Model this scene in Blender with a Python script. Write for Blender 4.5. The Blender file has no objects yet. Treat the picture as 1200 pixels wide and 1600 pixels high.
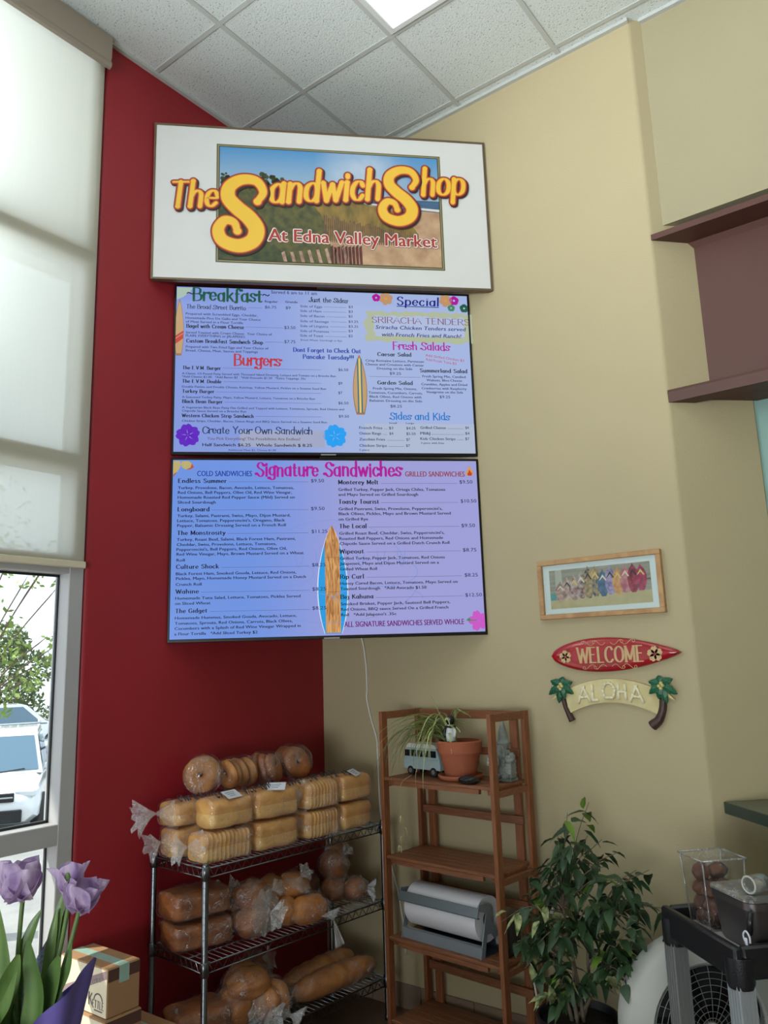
import bpy, math, random
from mathutils import Vector, Matrix, noise
SC = bpy.context.scene
COL = SC.collection
R = math.radians
# ------------------------------------------------------------------ camera, world, lights, exposure
cam = bpy.data.cameras.new('camera'); camo = bpy.data.objects.new('camera', cam); COL.objects.link(camo)
cam.sensor_fit = 'HORIZONTAL'; cam.sensor_width = 36.0; cam.lens = 36.0 * 1216.49 / 1200.0
cam.clip_start = 0.02; cam.clip_end = 300
yaw, pit, rol = R(36.99125), R(11.019), R(-1.8238)
fw = Vector((-math.sin(yaw) * math.cos(pit), math.cos(yaw) * math.cos(pit), math.sin(pit)))
rt = Vector((math.cos(yaw), math.sin(yaw), 0)); up = rt.cross(fw)
r2 = rt * math.cos(rol) + up * math.sin(rol); u2 = up * math.cos(rol) - rt * math.sin(rol)
camo.matrix_world = Matrix(((r2.x, u2.x, -fw.x, 3.022), (r2.y, u2.y, -fw.y, -3.387), (r2.z, u2.z, -fw.z, 1.66), (0, 0, 0, 1)))
SC.camera = camo
SC.view_settings.view_transform = 'Standard'; SC.view_settings.look = 'None'
SC.view_settings.exposure = 0.0; SC.view_settings.gamma = 1.0; SC.view_settings.use_curve_mapping = False
SC.cycles.transparent_max_bounces = 24
SC.cycles.max_bounces = 8
SC.cycles.sample_clamp_indirect = 4.0

w = bpy.data.worlds.new('sky'); SC.world = w; w.use_nodes = True
bg = w.node_tree.nodes['Background']; bg.inputs[0].default_value = (0.80, 0.90, 1.0, 1); bg.inputs[1].default_value = 2.3

def lamp(name, kind, loc, energy, color, direction=None, sx=1, sy=1):
    l = bpy.data.lights.new(name, kind); l.energy = energy; l.color = color
    if kind == 'AREA': l.shape = 'RECTANGLE'; l.size = sx; l.size_y = sy
    o = bpy.data.objects.new(name, l); COL.objects.link(o); o.location = loc
    if direction is not None: o.rotation_euler = Vector(direction).to_track_quat('-Z', 'Y').to_euler()
    return o
sun = lamp('sun', 'SUN', (-6, -6, 8), 7.0, (1, 0.94, 0.84), (0.42, 0.50, -0.62)); sun.data.angle = R(0.6)
# daylight entering by the storefront bays left of the camera and by the glazed front behind it
l1 = lamp('daylight_left_bays', 'AREA', (0.12, -3.5, 3.60), 120, (0.94, 0.98, 1.0), (1, 0.70, 0.42), 2.3, 1.6); l1.data.spread = R(98)
l2 = lamp('daylight_front', 'AREA', (3.6, -7.7, 0.9), 74, (0.90, 0.97, 1.0), (-0.30, 1, 0.55), 3.6, 1.4); l2.data.spread = R(90)

# ------------------------------------------------------------------ materials
MATS = {}
def lin(c):
    return tuple((x / 12.92 if x <= 0.04045 else ((x + 0.055) / 1.055) ** 2.4) for x in [v / 255 for v in c]) + (1,)
def mat(name, rgb, rough=0.6, metal=0.0, var=0.0, scale=8.0, bump=0.0, bscale=60.0, spec=0.5, stretch=None, rgb2=None, coat=0.0, trans=0.0, alpha=1.0):
    """procedural principled: colour (sRGB 0-255) varied by noise towards rgb2, with a noise bump"""
    if name in MATS: return MATS[name]
    m = bpy.data.materials.new(name); m.use_nodes = True; n = m.node_tree; b = n.nodes['Principled BSDF']
    c = lin(rgb)
    b.inputs['Base Color'].default_value = c
    b.inputs['Roughness'].default_value = rough; b.inputs['Metallic'].default_value = metal
    b.inputs['Specular IOR Level'].default_value = spec; b.inputs['Coat Weight'].default_value = coat
    b.inputs['Transmission Weight'].default_value = trans; b.inputs['Alpha'].default_value = alpha
    tc = n.nodes.new('ShaderNodeTexCoord'); mp = n.nodes.new('ShaderNodeMapping')
    n.links.new(tc.outputs['Object'], mp.inputs[0])
    if stretch: mp.inputs['Scale'].default_value = stretch
    if var or rgb2:
        t = n.nodes.new('ShaderNodeTexNoise'); t.inputs['Scale'].default_value = scale; t.inputs['Detail'].default_value = 5
        n.links.new(mp.outputs[0], t.inputs['Vector'])
        mx = n.nodes.new('ShaderNodeMix'); mx.data_type = 'RGBA'
        c2 = lin(rgb2) if rgb2 else tuple(x * (1 - var) for x in c[:3]) + (1,)
        mx.inputs['A'].default_value = c; mx.inputs['B'].default_value = c2
        rp = n.nodes.new('ShaderNodeMapRange'); rp.inputs[1].default_value = 0.35; rp.inputs[2].default_value = 0.65
        n.links.new(t.outputs['Fac'], rp.inputs[0]); n.links.new(rp.outputs[0], mx.inputs['Factor'])
        n.links.new(mx.outputs['Result'], b.inputs['Base Color'])
    if bump:
        t2 = n.nodes.new('ShaderNodeTexNoise'); t2.inputs['Scale'].default_value = bscale; t2.inputs['Detail'].default_value = 3
        n.links.new(mp.outputs[0], t2.inputs['Vector'])
        bp = n.nodes.new('ShaderNodeBump'); bp.inputs['Strength'].default_value = bump; bp.inputs['Distance'].default_value = 0.01
        n.links.new(t2.outputs['Fac'], bp.inputs['Height']); n.links.new(bp.outputs[0], b.inputs['Normal'])
    MATS[name] = m
    return m
def screen_mat(name, left, right, strength=1.0):
    """a lit screen: colour runs from left to right across the panel (its own picture), glossy glass over it"""
    m = bpy.data.materials.new(name); m.use_nodes = True; n = m.node_tree; b = n.nodes['Principled BSDF']
    b.inputs['Base Color'].default_value = (0.01, 0.01, 0.012, 1); b.inputs['Roughness'].default_value = 0.16; b.inputs['Specular IOR Level'].default_value = 0.28
    tc = n.nodes.new('ShaderNodeTexCoord'); sp = n.nodes.new('ShaderNodeSeparateXYZ'); n.links.new(tc.outputs['Object'], sp.inputs[0])
    mr = n.nodes.new('ShaderNodeMapRange'); mr.interpolation_type = 'SMOOTHSTEP'; mr.inputs[1].default_value = 0.35; mr.inputs[2].default_value = 0.95; n.links.new(sp.outputs['X'], mr.inputs[0])
    mx = n.nodes.new('ShaderNodeMix'); mx.data_type = 'RGBA'; mx.inputs['A'].default_value = lin(left); mx.inputs['B'].default_value = lin(right)
    n.links.new(mr.outputs[0], mx.inputs['Factor']); n.links.new(mx.outputs['Result'], b.inputs['Emission Color'])
    b.inputs['Emission Strength'].default_value = strength * .86
    return m
def glow(name, rgb, strength=1.0):
    if name in MATS: return MATS[name]
    m = bpy.data.materials.new(name); m.use_nodes = True; b = m.node_tree.nodes['Principled BSDF']
    b.inputs['Base Color'].default_value = (0.01, 0.01, 0.01, 1); b.inputs['Roughness'].default_value = 0.16; b.inputs['Specular IOR Level'].default_value = 0.28
    b.inputs['Emission Color'].default_value = lin(rgb); b.inputs['Emission Strength'].default_value = strength
    MATS[name] = m; return m
def film(name, tint=(1, 1, 1), gloss=0.06, rough=0.08, bump=0.6, bscale=34.0, haze=0.02, crease=0.55):
    """crinkled clear plastic: mostly see-through, glossy creases, a little milky"""
    m = bpy.data.materials.new(name); m.use_nodes = True; n = m.node_tree; n.nodes.clear()
    out = n.nodes.new('ShaderNodeOutputMaterial')
    tr = n.nodes.new('ShaderNodeBsdfTransparent'); tr.inputs[0].default_value = tint + (1,)
    gl = n.nodes.new('ShaderNodeBsdfGlossy'); gl.inputs['Roughness'].default_value = rough
    df = n.nodes.new('ShaderNodeBsdfDiffuse'); df.inputs[0].default_value = (0.85, 0.87, 0.9, 1)
    m1 = n.nodes.new('ShaderNodeMixShader'); m2 = n.nodes.new('ShaderNodeMixShader')
    lw = n.nodes.new('ShaderNodeLayerWeight'); lw.inputs[0].default_value = 0.35
    mr = n.nodes.new('ShaderNodeMapRange'); mr.inputs[3].default_value = gloss; mr.inputs[4].default_value = min(1, gloss + 0.22)
    tc = n.nodes.new('ShaderNodeTexCoord'); t = n.nodes.new('ShaderNodeTexNoise'); t.inputs['Scale'].default_value = bscale; t.inputs['Detail'].default_value = 2; t.inputs['Distortion'].default_value = 1.2
    bp = n.nodes.new('ShaderNodeBump'); bp.inputs['Strength'].default_value = bump; bp.inputs['Distance'].default_value = 0.02
    L = n.links.new
    L(tc.outputs['Object'], t.inputs['Vector']); L(t.outputs['Fac'], bp.inputs['Height'])
    for s in (gl, df, lw): L(bp.outputs[0], s.inputs['Normal'])
    L(lw.outputs['Facing'], mr.inputs[0]); L(mr.outputs[0], m1.inputs[0]); L(tr.outputs[0], m1.inputs[1]); L(gl.outputs[0], m1.inputs[2])
    mp = n.nodes.new('ShaderNodeMapping'); mp.inputs['Scale'].default_value = (1, 1.6, 1); mp.inputs['Rotation'].default_value = (.4, .3, .5); L(tc.outputs['Object'], mp.inputs[0])
    t2 = n.nodes.new('ShaderNodeTexNoise'); t2.inputs['Scale'].default_value = 17; t2.inputs['Detail'].default_value = 2; t2.inputs['Distortion'].default_value = 2.2; L(mp.outputs[0], t2.inputs['Vector'])
    def mth(op, a, c):
        q = n.nodes.new('ShaderNodeMath'); q.operation = op
        if a is not None: L(a, q.inputs[0])
        q.inputs[1].default_value = c; return q.outputs[0]
    rid = mth('ABSOLUTE', mth('SUBTRACT', t2.outputs['Fac'], .5), 0); cr = n.nodes.new('ShaderNodeMapRange'); cr.inputs[1].default_value = .022; cr.inputs[2].default_value = .0; cr.inputs[3].default_value = haze; cr.inputs[4].default_value = crease; L(rid, cr.inputs[0])
    t3 = n.nodes.new('ShaderNodeTexNoise'); t3.inputs['Scale'].default_value = 9; L(tc.outputs['Object'], t3.inputs['Vector']); gate = n.nodes.new('ShaderNodeMapRange'); gate.inputs[1].default_value = .45; gate.inputs[2].default_value = .62; L(t3.outputs['Fac'], gate.inputs[0])
    mm = n.nodes.new('ShaderNodeMath'); mm.operation = 'MULTIPLY'; L(cr.outputs[0], mm.inputs[0]); L(gate.outputs[0], mm.inputs[1]); ad = n.nodes.new('ShaderNodeMath'); ad.operation = 'ADD'; ad.inputs[1].default_value = haze; L(mm.outputs[0], ad.inputs[0]); L(ad.outputs[0], m2.inputs[0]); L(m1.outputs[0], m2.inputs[1]); L(df.outputs[0], m2.inputs[2]); L(m2.outputs[0], out.inputs[0])
    MATS[name] = m
    return m

# ------------------------------------------------------------------ mesh builder
def yz_rot(rx=0, ry=0, rz=0):
    return Matrix.Rotation(rz, 3, 'Z') @ Matrix.Rotation(ry, 3, 'Y') @ Matrix.Rotation(rx, 3, 'X')
def spline(pts, n=8, closed=False):
    """Catmull-Rom through the points"""
    P = [Vector(p) for p in pts]
    if len(P) < 3 and not closed: return P
    out = []
    m = len(P)
    for i in range(m if closed else m - 1):
        p0 = P[(i - 1) % m] if (closed or i > 0) else P[0] * 2 - P[1]
        p1 = P[i]; p2 = P[(i + 1) % m]
        p3 = P[(i + 2) % m] if (closed or i + 2 < m) else P[-1] * 2 - P[-2]
        for k in range(n):
            t = k / n
            out.append(0.5 * ((2 * p1) + (p2 - p0) * t + (2 * p0 - 5 * p1 + 4 * p2 - p3) * t * t + (3 * p1 - p0 - 3 * p2 + p3) * t ** 3))
    if not closed: out.append(P[-1])
    return out
class MB:
    def __init__(s): s.v = []; s.f = []; s.mi = []; s.uv = {}; s.m = 0
    def add(s, vs, fs):
        o = len(s.v); s.v += [tuple(v) for v in vs]
        for f in fs: s.f.append([o + i for i in f]); s.mi.append(s.m)
        return s
    def box(s, c, size, rot=None, bev=0.0):
        x, y, z = [d / 2 for d in size]; c = Vector(c)
        if bev <= 0:
            vs = [Vector((sx * x, sy * y, sz * z)) for sx in (-1, 1) for sy in (-1, 1) for sz in (-1, 1)]
            fs = [(0, 1, 3, 2), (4, 6, 7, 5), (0, 4, 5, 1), (2, 3, 7, 6), (0, 2, 6, 4), (1, 5, 7, 3)]
        else:
            b = min(bev, x * .49 , y * .49, z * .49); vs = []; ix = {}
            for sx in (-1, 1):
                for sy in (-1, 1):
                    for sz in (-1, 1):
                        for ax in range(3):
                            p = [sx * (x - b), sy * (y - b), sz * (z - b)]; p[ax] = (sx * x, sy * y, sz * z)[ax]
                            ix[(sx, sy, sz, ax)] = len(vs); vs.append(Vector(p))
            fs = []
            for ax in range(3):
                a1, a2 = [(1, 2), (2, 0), (0, 1)][ax]
                for sg in (-1, 1):
                    q = []
                    for u, v in ((-1, -1), (1, -1), (1, 1), (-1, 1)):
                        k = [0, 0, 0]; k[ax] = sg; k[a1] = u; k[a2] = v; q.append(ix[(k[0], k[1], k[2], ax)])
                    fs.append(q if sg > 0 else q[::-1])
            for ax in range(3):
                a1, a2 = [(1, 2), (2, 0), (0, 1)][ax]
                for u in (-1, 1):
                    for v in (-1, 1):
                        q = []
                        for t, a in ((-1, a1), (1, a1), (1, a2), (-1, a2)):
                            k = [0, 0, 0]; k[ax] = t; k[a1] = u; k[a2] = v; q.append(ix[(k[0], k[1], k[2], a)])
                        fs.append(q if u * v < 0 else q[::-1])
            for sx in (-1, 1):
                for sy in (-1, 1):
                    for sz in (-1, 1):
                        q = [ix[(sx, sy, sz, a)] for a in range(3)]; fs.append(q if sx * sy * sz > 0 else q[::-1])
        if rot is not None: vs = [rot @ v for v in vs]
        return s.add([v + c for v in vs], fs)
    def tube(s, path, r, n=8, closed=False, cap=True):
        P = [Vector(p) for p in path]; m = len(P); rs = r if isinstance(r, (list, tuple)) else [r] * m
        vs = []; ref = None
        for i, p in enumerate(P):
            t = (P[(i + 1) % m] - P[i - 1]) if closed else (P[min(i + 1, m - 1)] - P[max(i - 1, 0)])
            if t.length < 1e-9: t = Vector((0, 0, 1))
            t.normalize()
            if ref is None: ref = Vector((0, 0, 1)) if abs(t.z) < 0.9 else Vector((1, 0, 0))
            a = ref - t * ref.dot(t)
            if a.length < 1e-6: a = t.orthogonal()
            a.normalize(); b = t.cross(a); ref = a
            for k in range(n):
                an = 2 * math.pi * k / n; vs.append(p + (a * math.cos(an) + b * math.sin(an)) * rs[i])
        fs = []
        for i in range(m if closed else m - 1):
            for k in range(n):
                j = (i + 1) % m; fs.append((i * n + k, i * n + (k + 1) % n, j * n + (k + 1) % n, j * n + k))
        if cap and not closed: fs.append(list(range(n))[::-1]); fs.append([(m - 1) * n + k for k in range(n)])
        return s.add(vs, fs)
    def lathe(s, prof, c=(0, 0, 0), n=24, rot=None, sx=1.0, sy=1.0, cap=True):
        c = Vector(c); vs = []
        for r, z in prof:
            for k in range(n):
                a = 2 * math.pi * k / n; v = Vector((r * sx * math.cos(a), r * sy * math.sin(a), z)); vs.append((rot @ v if rot is not None else v) + c)
        fs = []
        for i in range(len(prof) - 1):
            for k in range(n): fs.append((i * n + k, i * n + (k + 1) % n, (i + 1) * n + (k + 1) % n, (i + 1) * n + k))
        if cap and prof[0][0] > 1e-6: fs.append(list(range(n))[::-1])
        if cap and prof[-1][0] > 1e-6: fs.append([(len(prof) - 1) * n + k for k in range(n)])
        return s.add(vs, fs)
    def prism(s, poly, o, ux, uy, d):
        """2-D outline extruded: o + ux*x + uy*y, thickness along d"""
        o, ux, uy, d = Vector(o), Vector(ux), Vector(uy), Vector(d); n = len(poly)
        a = [o + ux * p[0] + uy * p[1] for p in poly]; b = [p + d for p in a]
        fl = ux.cross(uy).dot(d) > 0
        fs = [list(range(n))[::-1] if fl else list(range(n)), [n + i for i in (range(n) if fl else range(n - 1, -1, -1))]]
        for i in range(n):
            j = (i + 1) % n; fs.append((i, j, n + j, n + i) if fl else (i, n + i, n + j, j))
        return s.add(a + b, fs)
    def flat(s, poly, z=0.0): return s.add([(p[0], p[1], z) for p in poly], [list(range(len(poly)))])
    def grid(s, fn, nu, nv, closed_u=False):
        vs = [fn(i / nu, j / nv) for j in range(nv + 1) for i in range(nu + (0 if closed_u else 1))]; W = nu if closed_u else nu + 1
        fs = [(j * W + i, j * W + (i + 1) % W, (j + 1) * W + (i + 1) % W, (j + 1) * W + i) for j in range(nv) for i in range(nu)]
        return s.add(vs, fs)
    def build(s, name, mats, parent=None, smooth=False, world=False, mod=None):
        me = bpy.data.meshes.new(name)
        vs = s.v
        if world and parent is not None:
            inv = parent.matrix_basis.inverted()
            vs = [tuple(inv @ Vector(v)) for v in vs]
        me.from_pydata(vs, [], s.f)
        for m in (mats if isinstance(mats, (list, tuple)) else [mats]): me.materials.append(m)
        me.polygons.foreach_set('material_index', s.mi)
        if smooth: me.polygons.foreach_set('use_smooth', [True] * len(s.f))
        me.update()
        if smooth == 'auto':
            try: me.set_sharp_from_angle(angle=R(40))
            except Exception: pass
        o = bpy.data.objects.new(name, me); COL.objects.link(o)
        if parent is not None: o.parent = parent
        if mod: 
            b = o.modifiers.new('subdivision', 'SUBSURF'); b.levels = mod; b.render_levels = mod
        return o
def tag(o, label=None, cat=None, group=None, kind=None):
    if label: o['label'] = label
    if cat: o['category'] = cat
    if group: o['group'] = group
    if kind: o['kind'] = kind
    return o
def thing(name, label, cat, loc=(0, 0, 0), rz=0.0, group=None):
    o = bpy.data.objects.new(name, None); COL.objects.link(o); o.empty_display_size = 0.1
    o.matrix_basis = Matrix.Translation(loc) @ Matrix.Rotation(rz, 4, 'Z')
    return tag(o, label, cat, group)
def struct(name, mb, m, smooth=False):
    o = mb.build(name, m, None, smooth); o['kind'] = 'structure'; return o
# ------------------------------------------------------------------ the room (corner of the red and the tan wall at the origin)
H = 4.71
M_red = mat('red_wall_paint', (148, 24, 36), 0.55, var=0.10, scale=1.5, bump=0.10, bscale=120)
M_tan = mat('tan_wall_paint', (184, 170, 134), 0.7, var=0.05, scale=1.2, bump=0.12, bscale=140)
M_teal = mat('teal_wall_paint', (138, 172, 162), 0.7, var=0.04, scale=2)
M_brown = mat('brown_trim_paint', (84, 48, 38), 0.55, var=0.08, scale=3, bump=0.05)
M_floor = mat('brown_floor_tile', (112, 88, 72), 0.45, var=0.2, scale=4)
M_base = mat('taupe_base_tile', (140, 118, 98), 0.5, var=0.12, scale=6)
M_alu = mat('satin_aluminium_frame', (172, 170, 170), 0.45, metal=0.0, var=0.04)
M_gasket = mat('dark_window_gasket', (30, 34, 36), 0.6)

def ceiling_mat():
    m = bpy.data.materials.new('speckled_ceiling_tile'); m.use_nodes = True; n = m.node_tree; b = n.nodes['Principled BSDF']; L = n.links.new
    tc = n.nodes.new('ShaderNodeTexCoord'); t = n.nodes.new('ShaderNodeTexNoise'); t.inputs['Scale'].default_value = 120; t.inputs['Detail'].default_value = 1.5
    L(tc.outputs['Object'], t.inputs['Vector'])
    r = n.nodes.new('ShaderNodeValToRGB'); r.color_ramp.elements[0].position = 0.30; r.color_ramp.elements[1].position = 0.37
    r.color_ramp.elements[0].color = lin((150, 158, 156)); r.color_ramp.elements[1].color = lin((214, 221, 219))
    L(t.outputs['Fac'], r.inputs[0]); L(r.outputs[0], b.inputs['Base Color']); b.inputs['Roughness'].default_value = 0.9
    bp = n.nodes.new('ShaderNodeBump'); bp.inputs['Strength'].default_value = 0.25; bp.inputs['Distance'].default_value = 0.01; L(t.outputs['Fac'], bp.inputs['Height']); L(bp.outputs[0], b.inputs['Normal'])
    return m
GX, GY, TX, TY = 0.506, -0.658, 0.597, 0.585           # ceiling grid
b = MB(); b.box((3.2, -3.9, H + 0.05), (7.2, 8.6, 0.10)); struct('ceiling', b, ceiling_mat())
b = MB()
for i in range(-1, 11): b.box((GX + TX * i, -3.95, H - 0.001), (0.024, 7.9, 0.007))
for j in range(-13, 2): b.box((3.1, GY + TY * j, H - 0.0012), (6.2, 0.024, 0.0065))
for seg, sz in (((0.011, -4.0, H - 0.008), (0.022, 8, 0.018)), ((1.03, -0.011, H - 0.008), (2.06, 0.022, 0.018)), ((4.3, 0.034, H - 0.008), (4.4, 0.022, 0.018))): b.box(seg, sz)
struct('trim_1', b, mat('ceiling_grid_white', (188, 192, 188), 0.5))
b = MB(); b.box((3.2, -3.9, -0.05), (7.2, 8.6, 0.10)); struct('floor', b, M_floor)
# red wall: window opening starts at y=-1.53, rounded end
b = MB()
prof = [(-0.20, 0.0), (0, 0), (0, -1.495)] + [(-0.022 + 0.022 * math.cos(a), -1.495 - 0.022 * math.sin(a)) for a in (R(30), R(60), R(90))] + [(-0.20, -1.517)]
b.prism(prof, (0, 0, 0), (1, 0, 0), (0, 1, 0), (0, 0, H)); struct('wall_left', b, M_red, 'auto')
# tan wall with its rounded right end turning 45 degrees into the kitchen opening
b = MB()
ex = 2.06; c45 = math.sqrt(.5)
rr = 0.03; k = rr * math.tan(R(22.5))
arc = [(ex - k + rr * math.sin(a), 0 + rr - rr * math.cos(a)) for a in (0, R(15), R(30), R(45))]
prof = [(-0.20, 0.30), (-0.20, 0.0)] + arc + [(ex + 0.285, 0.285), (ex + 0.285, 0.30)]
b.prism(prof, (0, 0, 0), (1, 0, 0), (0, 1, 0), (0, 0, H)); struct('wall_back', b, M_tan, 'auto')
# bulkhead over the opening, darker than the tan wall, brown header trim under it
b = MB(); b.box((4.3, 0.17, 4.16), (4.6, 0.25, 1.10)); struct('wall_right', b, mat('darker_tan_wall', (160, 151, 120), .7, var=.04, scale=1.5, bump=.12, bscale=140))
zt, zb = 3.53, 2.795
b = MB()
for pr_ in ([(0.0, zt + 0.0), (0.0, zt + 0.09), (0.14, zt + 0.09), (0.14, zt + 0.0)],):
    pass
# profile in (y, z): flanges top and bottom, recessed web
prof = [(-0.004, zt), (-0.004, zt + 0.028), (0.05, zt + 0.05), (0.299, zt + 0.05), (0.299, zb), (0.299, zb - 0.03), (0.09, zb - 0.03), (0.09, zb - 0.045), (0.0, zb - 0.045), (-0.004, zb), (0.0, zb + 0.012), (0.145, zb + 0.012), (0.145, zt - 0.03), (0.125, zt - 0.005)]
def yz(p, x): return (x, p[0], p[1])
n_ = len(prof); vs = [yz(p, ex + max(0, p[0])) for p in prof] + [yz(p, 6.4) for p in prof]
fs = [(i, (i + 1) % n_, n_ + (i + 1) % n_, n_ + i) for i in range(n_)] + [list(range(n_))[::-1]]
b.add(vs, fs); struct('trim_2', b, M_brown)
b = MB(); b.box((ex + 0.285 + 2.1, 0.33, 1.60), (4.2, 0.06, 3.2)); struct('wall_kitchen', b, M_teal)
# unseen sides of the room
b = MB(); b.box((6.6, -3.9, H / 2), (0.1, 8.4, H)); struct('wall_side', b, M_tan)
b = MB()
for x0, x1, z0, z1 in ((-0.2, 1.6, 0, H), (5.6, 6.7, 0, H), (1.6, 5.6, 2.75, H), (1.6, 5.6, 0, 0.1)): b.box(((x0 + x1) / 2, -8.05, (z0 + z1) / 2), (x1 - x0, 0.1, z1 - z0))
struct('wall_front', b, M_tan)
# tile skirting with joints
b = MB()
x = 0.01
while x < 2.0: b.box((x + 0.149, -0.006, 0.055), (0.296, 0.012, 0.11), bev=0.002); x += 0.30
struct('baseboard_back', b, M_base)
b = MB(); y = -0.02
while y > -1.45: b.box((0.006, y - 0.149, 0.055), (0.012, 0.296, 0.11), bev=0.002); y -= 0.30
struct('baseboard_left', b, M_base)

# ------------------------------------------------------------------ storefront window
def glass_mat():
    m = bpy.data.materials.new('clear_glass'); m.use_nodes = True; n = m.node_tree; n.nodes.clear(); L = n.links.new
    o = n.nodes.new('ShaderNodeOutputMaterial'); t = n.nodes.new('ShaderNodeBsdfTransparent'); t.inputs[0].default_value = (0.93, 0.96, 0.96, 1)
    g = n.nodes.new('ShaderNodeBsdfGlossy'); g.inputs['Roughness'].default_value = 0.02; lw = n.nodes.new('ShaderNodeLayerWeight'); lw.inputs[0].default_value = 0.5; pw_ = n.nodes.new('ShaderNodeMath'); pw_.operation = 'POWER'; pw_.inputs[1].default_value = 5.0; f = n.nodes.new('ShaderNodeMapRange'); f.inputs[3].default_value = 0.03; f.inputs[4].default_value = 0.8; L(lw.outputs['Facing'], pw_.inputs[0]); L(pw_.outputs[0], f.inputs[0])
    x = n.nodes.new('ShaderNodeMixShader'); L(f.outputs[0], x.inputs[0]); L(t.outputs[0], x.inputs[1]); L(g.outputs[0], x.inputs[2]); L(x.outputs[0], o.inputs[0]); return m
M_glass = glass_mat()
win = bpy.data.objects.new('window_1', None); COL.objects.link(win); win['kind'] = 'structure'
FX0, FX1 = -0.112, -0.002                               # frame depth: outer and inner face
yr = -1.519
def bar(y0, y1, z0, z1):
    b = MB(); b.box(((FX0 + FX1) / 2, (y0 + y1) / 2, (z0 + z1) / 2), (FX1 - FX0, y1 - y0, z1 - z0), bev=0.003); return b
fr = MB()
for y0, y1 in ((yr - 0.066, yr), (-3.30, -3.235), (-5.05, -4.985), (-6.80, -6.735), (-7.99, -7.93)): fr.box(((FX0 + FX1) / 2, (y0 + y1) / 2, H / 2), (FX1 - FX0, y1 - y0, H), bev=0.003)
RAILS = (0.03, 1.035, 2.115, 2.56, 3.53, 4.67)
for z in RAILS: fr.box(((FX0 + FX1) / 2, (yr - 7.95) / 2 , z), (FX1 - FX0 - 0.004, 6.4, 0.080), bev=0.003)
o = fr.build('window_frame', M_alu, win); 
gk = MB()
for y0, y1 in ((yr - 0.0665, -3.2345), (-3.3005, -4.9845), (-5.0505, -6.7345), (-6.8005, -7.9295)):
    for z0, z1 in zip(RAILS[:-1], RAILS[1:]):
        a0, a1, c0, c1 = min(y0, y1), max(y0, y1), z0 + 0.040, z1 - 0.040
        for bb in ((a0, a0 + 0.006, c0, c1), (a1 - 0.006, a1, c0, c1), (a0, a1, c0, c0 + 0.010), (a0, a1, c1 - 0.010, c1)):
            gk.box((-0.082, (bb[0] + bb[1]) / 2, (bb[2] + bb[3]) / 2), (0.012, bb[1] - bb[0], bb[3] - bb[2]))
gk.build('window_gasket', M_gasket, win)
gl = MB()
for y0, y1 in ((yr - 0.07, -3.23), (-3.305, -4.98), (-5.055, -6.73), (-6.805, -7.925)):
    for z0, z1 in zip(RAILS[:-1], RAILS[1:]): gl.box((-0.082, (y0 + y1) / 2, (z0 + z1) / 2), (0.004, abs(y1 - y0), z1 - z0 - 0.078))
gl.build('window_pane', M_glass, win)

b = MB(); b.box((-1.36, -3.0, 4.87), (2.30, 12.0, 0.16)); struct('ceiling_canopy', b, mat('canopy_soffit', (206, 200, 186), .8, var=.05))  # unseen canopy, added to keep the sun off the upper window
# roller shades: thin fabric that the daylight shines through
def shade_mat():
    m = bpy.data.materials.new('sheer_shade_fabric'); m.use_nodes = True; n = m.node_tree; n.nodes.clear(); L = n.links.new
    o = n.nodes.new('ShaderNodeOutputMaterial'); tl = n.nodes.new('ShaderNodeBsdfTranslucent'); df = n.nodes.new('ShaderNodeBsdfDiffuse'); tr = n.nodes.new('ShaderNodeBsdfTransparent')
    tl.inputs[0].default_value = (0.70, 0.72, 0.69, 1); df.inputs[0].default_value = (0.85, 0.77, 0.56, 1); tr.inputs[0].default_value = (0.80, 0.82, 0.82, 1)
    a = n.nodes.new('ShaderNodeMixShader'); a.inputs[0].default_value = 0.34; c = n.nodes.new('ShaderNodeMixShader'); c.inputs[0].default_value = 0.16
    tc = n.nodes.new('ShaderNodeTexCoord'); wv = n.nodes.new('ShaderNodeTexNoise'); wv.inputs['Scale'].default_value = 3
    mp = n.nodes.new('ShaderNodeMapping'); mp.inputs['Scale'].default_value = (1, 40, 0.6); L(tc.outputs['Object'], mp.inputs[0]); L(mp.outputs[0], wv.inputs['Vector'])
    mr = n.nodes.new('ShaderNodeMapRange'); mr.inputs[3].default_value = 0.06; mr.inputs[4].default_value = 0.10; L(wv.outputs['Fac'], mr.inputs[0]); L(mr.outputs[0], c.inputs[0])
    L(tl.outputs[0], a.inputs[1]); L(df.outputs[0], a.inputs[2]); L(a.outputs[0], c.inputs[1]); L(tr.outputs[0], c.inputs[2]); L(c.outputs[0], o.inputs[0]); return m
M_shade = shade_mat(); M_cass = mat('taupe_shade_cassette', (150, 138, 124), 0.5, var=0.04); M_hem = mat('cream_hem_bar', (206, 196, 170), 0.5)
def roller_shade(y0, y1, label, zb=2.112):
    t = thing('roller_shade', label, 'window shade', (0.010, y0, H))
    b = MB(); L_ = abs(y1 - y0); ym = -L_ / 2
    # cassette: a box with a rounded lip along its lower edge
    pf = [(-0.010, 0), (0.045, 0), (0.045, -0.115), (0.040, -0.135), (0.046, -0.142), (0.050, -0.155), (0.044, -0.170), (0.028, -0.174), (-0.010, -0.10)]
    b.prism(pf, (0, 0.006, -0.012), (1, 0, 0), (0, 0, 1), (0, -L_ - 0.012, 0)); b.build('cassette', M_cass, t, 'auto')
    f = MB(); f.grid(lambda u, v: (0.0015 + 0.0015 * math.sin(u * 9 + v * 3), -0.004 - u * (L_ - 0.008), -0.15 - v * (H - zb - 0.013 - 0.15)), 40, 30); f.build('fabric', M_shade, t, True)
    h = MB(); h.box((0.0010, ym, zb - H), (0.016, L_ + 0.012, 0.030), bev=0.006); h.build('hem_bar', M_hem, t)
    return t
roller_shade(-1.528, -3.262, 'sheer white roller shade drawn half down beside the red wall')
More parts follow.
